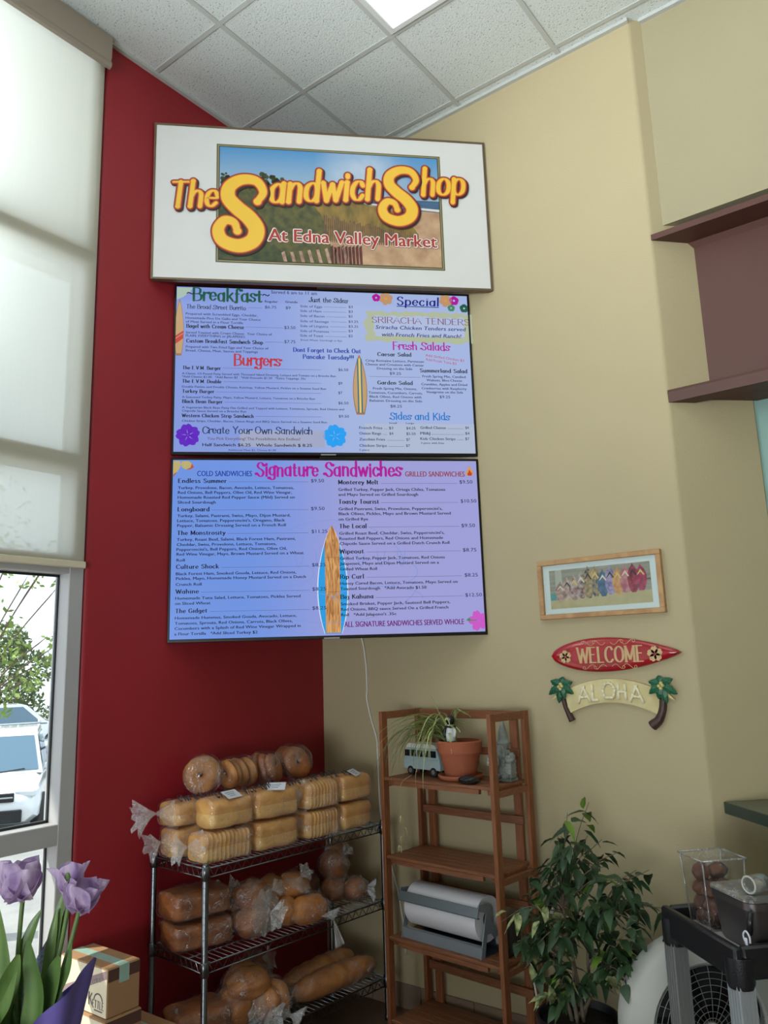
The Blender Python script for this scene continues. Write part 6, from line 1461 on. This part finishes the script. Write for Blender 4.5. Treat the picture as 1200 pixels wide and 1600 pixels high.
# steel food pan with a clear lid
sp_ = thing('food_pan', 'dark steel food pan with a clear lid on the cart', 'pan', ct(.283, .255, TZ), -R(43.5))
M_pan = mat('brushed_dark_steel', (118, 112, 112), .38, metal=.85, var=.15, scale=4)
def rrect(w_, l_, r_, n=6):
    P = []
    for cx, cy, a0 in ((w_ / 2 - r_, l_ / 2 - r_, 0), (-w_ / 2 + r_, l_ / 2 - r_, 90), (-w_ / 2 + r_, -l_ / 2 + r_, 180), (w_ / 2 - r_, -l_ / 2 + r_, 270)):
        for i in range(n + 1): a = R(a0 + 90 * i / n); P.append((cx + r_ * math.cos(a), cy + r_ * math.sin(a)))
    return P
def loft(mb, rings):
    n = len(rings[0][0]); vs = [(x, y, z) for P, z in rings for x, y in P]; fs = [(r_ * n + i, r_ * n + (i + 1) % n, (r_ + 1) * n + (i + 1) % n, (r_ + 1) * n + i) for r_ in range(len(rings) - 1) for i in range(n)]
    fs.append(list(range(n))[::-1]); fs.append([(len(rings) - 1) * n + i for i in range(n)]); mb.add(vs, fs)
PWw, PLl, PHh = .222, .350, .148
b = MB(); loft(b, [(rrect(PWw - .05, PLl - .05, .02), 0), (rrect(PWw - .035, PLl - .035, .024), .012), (rrect(PWw - .012, PLl - .012, .03), PHh - .024), (rrect(PWw, PLl, .034), PHh - .022), (rrect(PWw, PLl, .034), PHh - .002), (rrect(PWw - .012, PLl - .012, .03), PHh)]); b.build('pan', M_pan, sp_, 'auto')
b = MB(); loft(b, [(rrect(PWw + .004, PLl + .004, .034), PHh + .001), (rrect(PWw + .004, PLl + .004, .034), PHh + .008), (rrect(PWw - .05, PLl - .05, .03), PHh + .013), (rrect(PWw - .07, PLl - .07, .03), PHh + .010)]); b.build('lid', M_rim, sp_, 'auto')
b = MB(); b.tube(spline([(-.01, -.10, PHh + .014), (-.01, -.085, PHh + .034), (-.01, -.03, PHh + .034), (-.01, -.015, PHh + .014)], 6), .006, 8); b.build('lid_handle', M_rim, sp_, True)
# glass jar ring and dark jar on the lid
jr = thing('glass_jar', 'small clear glass jar lying on the steel pan lid', 'jar', ct(.335, .155, TZ + PHh + .013), -R(43.5) + R(15))
b = MB(); rt_ = yz_rot(R(90), 0, 0); b.lathe([(.0, -.030), (.022, -.030), (.026, -.022), (.026, .018), (.022, .026), (.022, .034), (.019, .034), (.019, .026), (.023, .016), (.023, -.020), (0, -.026)], (0, 0, .0265), 24, rt_); b.build('glass', M_rim, jr, True)
b = MB(); b.tube([(.024 * math.cos(2 * math.pi * i / 24), -.036, .0265 + .024 * math.sin(2 * math.pi * i / 24)) for i in range(24)], .003, 6, closed=True); b.build('rim', mat('pale_glass_rim', (190, 190, 180), .15), jr, True)
jd = thing('dark_jar', 'dark jar with a shiny lid at the right edge on the pan lid', 'jar', ct(.345, .245, TZ + PHh + .013), 0)
b = MB(); b.lathe([(0, 0), (.034, 0), (.036, .006), (.036, .050), (.030, .058), (0, .058)], n=24); b.build('glass', mat('dark_jar_glass', (40, 26, 24), .12, coat=.5), jd, True)
b = MB(); b.lathe([(.031, .056), (.032, .058), (.032, .070), (.029, .073), (0, .073)], n=24); b.build('lid', mat('dark_jar_lid', (52, 36, 34), .2, metal=.5), jd, 'auto')
# probe thermometer and paper liner
pt_ = thing('probe_thermometer', 'black probe with a white looped clip leaning on the steel pan corner', 'utensil', ct(.408, .050, TZ + .002), -R(43.5))
b = MB(); b.tube([(-.004, .006, .0), (.000, .016, .075)], .0035, 8); b.tube([(0, .0150, .070), (.004, .024, .130)], .0088, 10); b.build('handle', M_blk, pt_, True)
b = MB(); b.tube(spline([(-.010, .004, .050), (-.012, .002, .068), (0, .004, .080), (.012, .006, .068), (.010, .008, .050)], 6), .0028, 7); b.box((0, .002, .052), (.010, .006, .020), bev=.002); b.build('clip', mat('white_clip', (216, 218, 226), .4), pt_, True)
ln = thing('paper_liner', 'white paper liner under the pan and bin in the cart tray', 'paper', ct(.21, .33, TZ - .0012), -R(43.5))
b = MB(); b.grid(lambda u, v: (-.178 + .356 * u, -.298 + .58 * v, .0008 + .0005 * math.sin(u * 20) * math.sin(v * 17)), 20, 24); b.build('sheet', mat('white_liner_paper', (206, 202, 200), .7), ln, True)
# ------------------------------------------------------------------ cartons by the window
M_card = mat('kraft_cardboard', (166, 126, 88), .8, var=.08, scale=12); M_lite = mat('pale_carton_print', (222, 208, 180), .8, var=.05, scale=10); M_tape = mat('pale_green_tape', (156, 186, 172), .4, var=.1, scale=40); M_band = mat('mauve_print_band', (148, 122, 122), .8); M_bandk = mat('dark_brown_print_band', (84, 54, 44), .8); M_wtx = mat('white_box_print', (234, 226, 216), .8); M_dtx = mat('grey_box_print', (96, 84, 80), .8)
def carton(label, x0, x1, y0, y1, z0, z1, printed, taped, flaps=True):
    t = thing('carton', label, 'box', ((x0 + x1) / 2, (y0 + y1) / 2, z0), 0)
    w_, l_, h_ = x1 - x0, y1 - y0, z1 - z0; b = MB()
    b.box((0, 0, h_ / 2), (w_, l_, h_), bev=.003); b.build('box', M_card, t)
    b = MB(); b.box((0, -l_ / 4, h_ + .0008), (w_ - .006, l_ / 2 - .004, .0016)); b.build('flap', M_card, t)
    b = MB(); b.box((0, l_ / 4, h_ + .0008), (w_ - .006, l_ / 2 - .004, .0016)); b.build('flap', M_card, t)
    if taped:
        b = MB(); b.box((0, 0, h_ + .0020), (w_ + .002, .042, .0006)); b.box((w_ / 2 + .0009, 0, h_ - .027), (.0006, .042, .058)); b.build('tape', M_tape, t)
    if printed:
        b = MB(); b.box((0, -l_ / 2 - .0004, h_ / 2), (w_ - .006, .0008, h_ - .006)); face = b.build('printed_face', M_lite, t)
        b = MB(); b.prism([(-w_ / 2 + .004, .018), (w_ / 2 - .004, h_ - .030), (w_ / 2 - .004, h_ - .002), (-w_ / 2 + .004, .052)], (0, -l_ / 2 - .0008, 0), (1, 0, 0), (0, 0, 1), (0, -.0006, 0)); b.build('slogan_band', M_band, face)
        sl = math.atan2(h_ - .048, w_ - .008)
        q = MB(); block_text(q, 'real taste...naturally :', -.125, .029, .262, .019, bold=.012, xf=lambda X, Y: (X, Y + (X + .125) * math.tan(sl)))
        o = MB(); o.v = [(v[0], -l_ / 2 - .0018, v[1]) for v in q.v]; o.f = q.f; o.build('slogan', M_wtx, face)
        q = MB(); draw_text(q, 'K', .040, .030, .024, .040, .16, .08, serif=.08); draw_text(q, 'ETTLE', .064, .026, .072, .024, .17, .09, serif=.06)
        pen(q, [Vector((.100 + .026 * math.cos(R(170 - 10 * i)), .050 + .024 * math.sin(R(170 - 10 * i)), 0)) for i in range(17)], .006, .005, lambda x, y: (x, y)); q.box((.102, .018, 0), (.05, .004, .0002))
        o = MB(); o.v = [(v[0], -l_ / 2 - .0012 - v[2], v[1]) for v in q.v]; o.f = q.f; o.build('logo', M_dtx, face)
        b = MB(); b.box((w_ / 2 + .0003, 0, h_ - .0225), (.0006, l_ - .004, .040)); b.build('dark_band', M_bandk, t)
    return t
carton('pale printed carton with green tape, topmost of the stack beside the window', .045, .350, -1.575, -1.438, .448, .609, True, True)
carton('printed carton under the taped carton in the stack beside the window', .050, .362, -1.590, -1.435, .286, .445, True, False)
carton('plain brown carton at the bottom of the stack beside the window', .030, .36, -1.60, -1.432, 0, .283, False, False)
carton('low brown carton on the floor before the end of the bread rack', .055, .40, -1.425, -1.255, 0, .322, False, True)

# ------------------------------------------------------------------ potted tulips close to the viewer, on a display counter
OT = Vector((1.7795, -2.6645, 1.2280)); E1 = Vector((.80, .60, 0)); E2 = Vector((.53, -.85, 0)).normalized(); KP = .000987
def tp_(x, y, d=0.0): return OT + E1 * (x - 60) * KP + Vector((0, 0, -(y - 1500) * KP * 1.03)) + E2 * d
base = tp_(45, 1655, 0); CT = .955
cnt = thing('display_counter', 'low display counter carrying the tulips, mostly below the picture', 'counter', (base.x - .10, base.y - .1, 0), R(37))
b = MB(); b.box((0, 0, CT - .02), (.56, .50, .04), bev=.005); b.build('worktop', mat('pale_laminate', (190, 182, 168), .4), cnt)
b = MB(); b.box((0, 0, (CT - .04) / 2), (.50, .44, CT - .041)); b.build('cabinet', M_brown, cnt)
M_pet = bpy.data.materials.new('lilac_petal')
def petal_mat(m):
    m.use_nodes = True; n = m.node_tree; bs = n.nodes['Principled BSDF']; L = n.links.new
    out = n.nodes['Material Output']; tl = n.nodes.new('ShaderNodeBsdfTranslucent'); mx = n.nodes.new('ShaderNodeMixShader'); mx.inputs[0].default_value = .42
    tc = n.nodes.new('ShaderNodeTexCoord'); t = n.nodes.new('ShaderNodeTexNoise'); t.inputs['Scale'].default_value = 22; mp = n.nodes.new('ShaderNodeMapping'); mp.inputs['Scale'].default_value = (3, 3, .6)
    r = n.nodes.new('ShaderNodeValToRGB'); r.color_ramp.elements[0].color = lin((176, 146, 196)); r.color_ramp.elements[1].color = lin((226, 206, 230)); r.color_ramp.elements[0].position = .35; r.color_ramp.elements[1].position = .65
    L(tc.outputs['Object'], mp.inputs[0]); L(mp.outputs[0], t.inputs['Vector']); L(t.outputs['Fac'], r.inputs[0]); L(r.outputs[0], bs.inputs['Base Color']); L(r.outputs[0], tl.inputs[0]); bs.inputs['Roughness'].default_value = .5
    L(bs.outputs[0], mx.inputs[1]); L(tl.outputs[0], mx.inputs[2]); L(mx.outputs[0], out.inputs[0])
petal_mat(M_pet); M_stem = mat('tulip_stem', (98, 124, 66), .5, var=.1); M_tl = mat('tulip_leaf', (74, 104, 52), .42, rgb2=(104, 132, 66), scale=5, stretch=(8, 8, 1))
tu = thing('potted_tulips', 'potted lilac tulips in a purple paper wrap in the lower left foreground', 'plant', (base.x, base.y, CT), 0)
def petals(c, up_, h_, r_, openness, n, seed, name='petal'):
    rnd = random.Random(seed); z = up_.normalized(); x = z.orthogonal().normalized(); y = z.cross(x)
    for k in range(n):
        a = 2 * math.pi * k / n + seed + rnd.uniform(-.15, .15); op = openness[k % len(openness)]; hh = h_ * rnd.uniform(.92, 1.06); wd = r_ * rnd.uniform(.95, 1.15); lay = .88 if k % 2 else 1.0
        d = x * math.cos(a) + y * math.sin(a); s_ = z.cross(d)
        def f(u, v):
            t = v; w_ = wd * (math.sin(math.pi * min(1, .10 + t * .86)) ** .62) * (1 - .12 * t)
            rad = r_ * lay * (1 - (1 - t) ** 2.4) * (1 - .22 * t * t * (1 - op)) + op * h_ * .75 * t * t
            zz = hh * (t ** .85) * (1 - .42 * op * t)
            ua = (u - .5) * 2; cup = (1 - op * .5) * .42 * wd * ua * ua
            return c + z * (zz - .003 * abs(ua) * math.sin(t * 7)) + d * (rad - cup) + s_ * (w_ * ua * .92) + d * .002 * math.sin(ua * 5 + seed)
        b = MB(); b.grid(f, 10, 12); b.build(name, M_pet, tu, True, True)
b1 = tp_(20, 1420); petals(b1, Vector((-.05, 0, 1)), .062, .034, (.10, .22, .05), 6, 1.0)
b2 = tp_(114, 1437); petals(b2, Vector((.30, .16, 1)), .054, .028, (.24, .12, .30, .18), 6, 2.4)
b3 = tp_(97, 1413, -.01); petals(b3, Vector((-.25, .05, 1)), .052, .022, (.30, .1, .35), 4, .3)
b = MB(); b.lathe([(0, -.002), (.004, 0), (.0055, .012), (.0045, .026), (.002, .031), (0, .032)], b3 + Vector((.004, -.008, .006)), 10); b.build('seed_pod', M_stem, tu, True, True)
for pts in ([(20, 1421), (18, 1470), (17, 1530), (24, 1620)], [(113, 1438), (103, 1478), (92, 1516), (70, 1590), (58, 1630)], [(97, 1415), (92, 1450), (83, 1500), (66, 1570), (52, 1630)]):
    b = MB(); b.tube(spline([tp_(x, y, -.01) for x, y in pts], 8), .0036, 8); b.build('stem', M_stem, tu, True, True)
def tleaf(pts, wd, d0, d1, twist=.35):
    P = spline([tp_(x, y, d0 + (d1 - d0) * i / (len(pts) - 1)) for i, (x, y) in enumerate(pts)], 7); n = len(P); vs = []
    for i, p in enumerate(P):
        t = (P[min(i + 1, n - 1)] - P[max(i - 1, 0)]).normalized(); sd = (E1 - t * E1.dot(t)).normalized(); nr = t.cross(sd); sd = (sd * math.cos(twist) + nr * math.sin(twist)).normalized(); nr = t.cross(sd); f = i / (n - 1)
        wv = wd / 2 * (math.sin(math.pi * (.03 + .80 * f)) ** .75)
        for q in (-1, -.5, 0, .5, 1): vs.append(p + sd * wv * q + nr * wv * .38 * q * q)
    b = MB(); b.add(vs, [(5 * i + k, 5 * i + k + 1, 5 * i + 6 + k, 5 * i + 5 + k) for i in range(n - 1) for k in range(4)]); b.build('leaf', M_tl, tu, True, True)
tleaf([(-8, 1425), (0, 1490), (8, 1560), (25, 1640)], .044, .01, .0, .2)
tleaf([(46, 1440), (34, 1470), (22, 1520), (22, 1620)], .022, -.02, -.01, .3)
tleaf([(55, 1468), (59, 1500), (66, 1545), (58, 1600), (50, 1640)], .036, .03, .01, .25)
tleaf([(40, 1487), (24, 1525), (4, 1580), (10, 1640)], .034, .03, .0, -.2)
tleaf([(47, 1506), (32, 1548), (8, 1588), (20, 1640)], .022, .045, .02, .5)
tleaf([(80, 1408), (74, 1450), (70, 1500), (60, 1600)], .020, -.03, -.01, .3)
tleaf([(72, 1440), (70, 1480), (66, 1540), (56, 1620)], .018, -.02, 0, .1)
tleaf([(98, 1494), (90, 1520), (78, 1560), (60, 1625)], .030, .02, .0, .3)
tleaf([(117, 1474), (111, 1512), (92, 1552), (62, 1625)], .016, .02, .0, .5)
tleaf([(86, 1425), (80, 1465), (74, 1520), (60, 1610)], .014, -.035, -.01, .4)
# wrap: sheet gathered round the pot, corners standing up
M_wrap = mat('purple_wrap_paper', (112, 98, 176), .55, var=.10, scale=5, bump=.15, bscale=14); M_mesh = mat('silvery_blue_mesh', (176, 186, 220), .35, var=.5, scale=260, metal=.3)
a_tip = math.atan2(E1.y, E1.x)
def wrap(nm, m_, r0, r1, h0, peaks, seed, lo=0.0):
    b = MB()
    def f(u, v):
        a = 2 * math.pi * u; h_, r_ = h0, r1
        for pa, ph_, pr, wd in peaks:
            dl = abs((a - pa + math.pi) % (2 * math.pi) - math.pi); k = max(0, 1 - dl / wd); h_ += ph_ * k; r_ += pr * k
        q = r0 + (r_ - r0) * v ** 1.4 + .004 * math.sin(a * 9 + seed) * v
        return (math.cos(a) * q, math.sin(a) * q, lo + h_ * v)
    b.grid(f, 120, 16, True); return b.build(nm, m_, tu, True)
wrap('paper_wrap', M_wrap, .052, .066, .170, ((a_tip, .100, .030, R(95)), (a_tip + R(178), .085, .030, R(70))), 1)
wrap('mesh_wrap', M_mesh, .050, .060, .170, ((a_tip + R(95), .105, .012, R(50)), (a_tip + R(215), .045, .006, R(60))), 2, .001)
b = MB(); b.lathe([(0, .004), (.042, .004), (.050, .10), (.052, .102), (.046, .098), (0, .092)], n=24); b.build('pot', M_pot, tu, 'auto')
# ------------------------------------------------------------------ parking lot beyond the window
GZ = -1.05
CAM = Vector((3.022, -3.387, 0))
def od(px, D):                          # point on the lot seen near the window edge, D metres out
    a = yaw + math.atan2(600 - px, 1216.5 / math.cos(pit) * 0.985); return Vector((CAM.x - math.sin(a) * D, CAM.y + math.cos(a) * D, GZ))
M_asph = mat('pale_dry_asphalt', (150, 148, 144), .9, rgb2=(128, 126, 124), scale=1.5, bump=.2); M_walk = mat('concrete_walk', (186, 182, 174), .9, var=.08, scale=3)
b = MB(); b.box((-25.3, 10, GZ - .05), (46.6, 90, .1)); struct('ground_1', b, M_asph)
b = MB(); b.box((-1.15, -2, (GZ - .12) / 2), (1.85, 30, abs(GZ) - .12)); struct('ground_2', b, M_walk)
b = MB(); b.box((-.20, -4.6, -.58), (.10, 7.6, .90)); struct('ground_3', b, M_walk)
M_cw = mat('white_car_paint', (222, 226, 230), .25, coat=.8, var=.02); M_cb = mat('blue_car_paint', (70, 110, 180), .25, coat=.8); M_cs = mat('silver_car_paint', (170, 176, 184), .25, metal=.4, coat=.8); M_cg = mat('tinted_car_glass', (70, 100, 120), .05, coat=1.0); M_trim = mat('black_car_trim', (26, 28, 32), .4); M_tail = mat('red_tail_lamp', (200, 20, 50), .2, coat=.6); M_head = mat('car_headlamp', (214, 222, 228), .1, coat=.8)
def car(label, at, heading, paint, L_=4.6, W_=1.84, suv=True):
    t = thing('car', label, 'car', at, heading)        # local x forward
    Hc = 1.68 if suv else 1.46; hb = .98 if suv else .88; x0, x1 = -L_ / 2, L_ / 2
    def sec(x, w_, pts): return [(x, y * w_ / 2, z) for y, z in pts]
    st = []
    for x, w_, zb_, zt in ((x0, .80, .40, .62), (x0 + .06, .90, .30, hb - .06), (x0 + .5, .985, .24, hb), (x0 + 1.5, 1.0, .22, hb), (x1 - 1.5, 1.0, .22, hb), (x1 - .9, .985, .22, hb - .02), (x1 - .25, .93, .26, hb - .10), (x1 - .05, .86, .32, hb - .24), (x1, .78, .40, .60)):
        st.append(sec(x, w_ * W_, [(-.82, zb_), (-.98, zb_ + .10), (-1, (zb_ + zt) / 2), (-.95, zt - .06), (-.84, zt), (.84, zt), (.95, zt - .06), (1, (zb_ + zt) / 2), (.98, zb_ + .10), (.82, zb_)]))
    n = 10; b = MB(); b.add([p for s_ in st for p in s_], [(i * n + k, i * n + (k + 1) % n, (i + 1) * n + (k + 1) % n, (i + 1) * n + k) for i in range(len(st) - 1) for k in range(n)] + [list(range(n))[::-1], [(len(st) - 1) * n + k for k in range(n)]]); b.build('body', paint, t, 'auto')
    rx0 = x0 + (.35 if suv else .85); 
    prof = [(rx0 - .12, hb - .01), (rx0 + .18, Hc - .06), (rx0 + .45, Hc), (x1 - 2.05, Hc - .01), (x1 - 1.85, Hc - .06), (x1 - 1.12, hb - .01)]
    def cab(x, z):
        f = (z - hb) / (Hc - hb); return W_ / 2 * (.95 - .17 * max(0, f))
    vs = [(x, -cab(x, z), z) for x, z in prof] + [(x, cab(x, z), z) for x, z in prof]; m_ = len(prof)
    b = MB(); b.add(vs, [(i, i + 1, m_ + i + 1, m_ + i) for i in range(m_ - 1)] + [list(range(m_))[::-1], [m_ + i for i in range(m_)]]); b.build('cabin', paint, t, 'auto')
    def win(P, nm): 
        b = MB(); b.add(P, [list(range(len(P)))]); b.build(nm, M_cg, t)
    e = .012
    def pt(x, z, s_, o=0.0): return (x, s_ * (cab(x, z) + e + o), z)
    w1 = cab(0, hb + .06) - .06; w2 = cab(0, Hc - .1) - .06
    nx, nz = (Hc - .06 - hb), .73; nn = math.hypot(nx, nz); ox, oz = e * nx / nn, e * nz / nn
    xa, za = x1 - 1.17, hb + .04; xb, zb_ = x1 - 1.81, Hc - .10
    win([(xa + ox, -w1, za + oz), (xa + ox, w1, za + oz), (xb + ox, w2, zb_ + oz), (xb + ox, -w2, zb_ + oz)], 'windscreen')
    win([(rx0 - .115, -w1, hb + .05), (rx0 + .145, -w2, Hc - .10), (rx0 + .145, w2, Hc - .10), (rx0 - .115, w1, hb + .05)], 'rear_window')
    for s_ in (-1, 1):
        win([pt(rx0 + .22, hb + .04, s_), pt(x0 + 1.75, hb + .04, s_), pt(x0 + 1.75, Hc - .11, s_), pt(rx0 + .36, Hc - .11, s_)], 'side_window')
        win([pt(x0 + 1.83, hb + .04, s_), pt(x1 - 1.38, hb + .04, s_), pt(x1 - 1.98, Hc - .11, s_), pt(x0 + 1.83, Hc - .11, s_)], 'side_window')
        b = MB(); b.box((x1 - 1.42, s_ * (W_ / 2 + .06), hb + .08), (.12, .17, .13), bev=.03); b.build('mirror', paint, t)
        b = MB(); b.box((x1 - .14, s_ * W_ * .36, hb - .20), (.22, .36, .13), rot=yz_rot(0, R(10), s_ * R(-18)), bev=.03); b.build('headlamp', M_head, t)
        b = MB(); b.box((x0 + .07, s_ * W_ * .40, hb - .16), (.14, .24, .28), bev=.03); b.build('tail_lamp', M_tail, t)
        for x in (x0 + .88, x1 - .90):
            b = MB(); b.tube([(x, s_ * (W_ / 2 - .20), .33), (x, s_ * (W_ / 2 + .012), .33)], .33, 28); q = b.build('wheel', M_rub, t, 'auto')
            b = MB(); b.tube([(x, s_ * (W_ / 2 + .01), .33), (x, s_ * (W_ / 2 + .02), .33)], .21, 20); b.build('hubcap', M_cs, q, 'auto')
        b = MB(); b.tube([(x1 - 1.05, s_ * .35 - .3, hb + .03), (x1 - 1.16, s_ * .35 + .22, hb + .07)], .012, 6); b.build('wiper', M_trim, t)
    b = MB(); b.box((x1 + .005, 0, hb - .26), (.05, W_ * .52, .14), bev=.01)
    b.build('grille', M_trim, t)
    b = MB(); b.box((x1 + .02, 0, .42), (.06, W_ * .66, .20), bev=.02); b.build('lower_grille', M_trim, t)
    b = MB(); b.box((x1 + .035, 0, hb - .26), (.02, W_ * .50, .025), bev=.005); b.build('grille_bar', M_cs, t)
    b = MB(); b.box((x0 - .01, 0, .62), (.02, .36, .14)); b.build('number_plate', M_walk, t)
    return t
p = od(2, 17.3); hd = math.atan2(CAM.y - p.y, CAM.x - p.x)
car('white car parked nose towards the window', p, hd - R(4), M_cw)
p = od(150, 25.0); hd2 = math.atan2(CAM.y - p.y, CAM.x - p.x)
car('silver car parked sideways farther back', p, hd2 - R(82), M_cs, suv=False)
p = od(-140, 26.0)
car('blue car with a red tail lamp at the left picture edge', p, hd2 - R(100), M_cb, suv=False)
p = od(22, 33.0)
car('pale car farthest off below the hedge', p, hd2 + R(100), M_cw)
# trees
M_l1 = mat('sunlit_tree_leaf', (140, 160, 70), .5, rgb2=(110, 138, 60), scale=3); M_l2 = mat('hedge_leaf', (128, 136, 84), .6, rgb2=(92, 106, 66), scale=2); M_tb = mat('tree_bark', (110, 92, 76), .9, var=.3, scale=14)
def leaf_cloud(mb, c, r_, n, size, rnd, squash=.8):
    for _ in range(n):
        d = Vector((rnd.gauss(0, 1), rnd.gauss(0, 1), rnd.gauss(0, 1))); d = d.normalized() * r_ * rnd.uniform(.3, 1.0) ** .5; d.z *= squash; p = c + d
        a = Vector((rnd.uniform(-1, 1), rnd.uniform(-1, 1), rnd.uniform(-1, 1))).normalized(); q = a.orthogonal().normalized(); s_ = size * rnd.uniform(.6, 1.2)
        mb.add([p - a * s_, p + q * s_ * .5, p + a * s_, p - q * s_ * .5], [(0, 1, 2, 3)])
rnd = random.Random(31)
def tree(label, at, h_, clouds, size, m_, nm='tree', group=None):
    t = thing(nm, label, 'tree', at, 0, group); b = MB()
    b.tube([(0, 0, 0), (.04, .02, h_ * .3), (0, 0, h_ * .55)], [.16, .12, .08], 10)
    f = MB()
    for c, r_, n in clouds:
        c = Vector(c); b.tube(spline([(0, 0, h_ * .40), (c.x * .5, c.y * .5, (h_ * .45 + c.z) / 2 + .1), tuple(c)], 5), [.02] + [.008] * 9 + [.003], 6) if len(spline([(0, 0, 0), (1, 0, 0), (2, 0, 0)], 5)) == 11 else None
        leaf_cloud(f, c, r_, n, size, rnd)
    b.build('trunk', M_tb, t, True); f.build('foliage', m_, t); return t
pn = od(-80, 10.0); rx = Vector((math.cos(yaw + R(26)), math.sin(yaw + R(26)), 0))
cl = []
for k, (lx, z_, r_, n) in enumerate(((.55, 3.15, .22, 46), (.80, 3.40, .20, 40), (.98, 3.62, .14, 22), (1.08, 3.78, .08, 8), (.62, 3.75, .22, 46), (.40, 4.10, .35, 80), (.95, 4.75, .20, 26), (1.05, 4.95, .13, 16), (.75, 4.60, .25, 40), (.55, 4.85, .3, 60), (1.10, 4.50, .12, 12), (1.0, 3.90, .10, 10), (-.3, 4.6, .8, 260), (-1.1, 4.2, .8, 220), (.1, 5.4, .7, 200))):
    cl.append(((rx.x * lx, rx.y * lx, z_ - .75), r_, n))
tree('leafy street tree whose branch reaches into the window view', pn, 4.4, cl, .045, M_l1)
for k, (px_, D, h_) in enumerate(((-80, 38, 4.8), (28, 40, 5.0), (136, 38, 4.8))):
    at = od(px_, D); cl = [((rnd.uniform(-.8, .8), rnd.uniform(-.8, .8), h_ * f), 1.35 * (1.2 - f * .5), 480) for f in (.18, .3, .45, .6, .75, .86)]
    tree(['dry green bush at the left picture edge beyond the cars', 'tall dry green bush in the middle of the window view', 'bush beyond the cars next to the window frame'][k], at, h_, cl, .13, M_l2, 'bush', 'bushes beyond the parking lot')
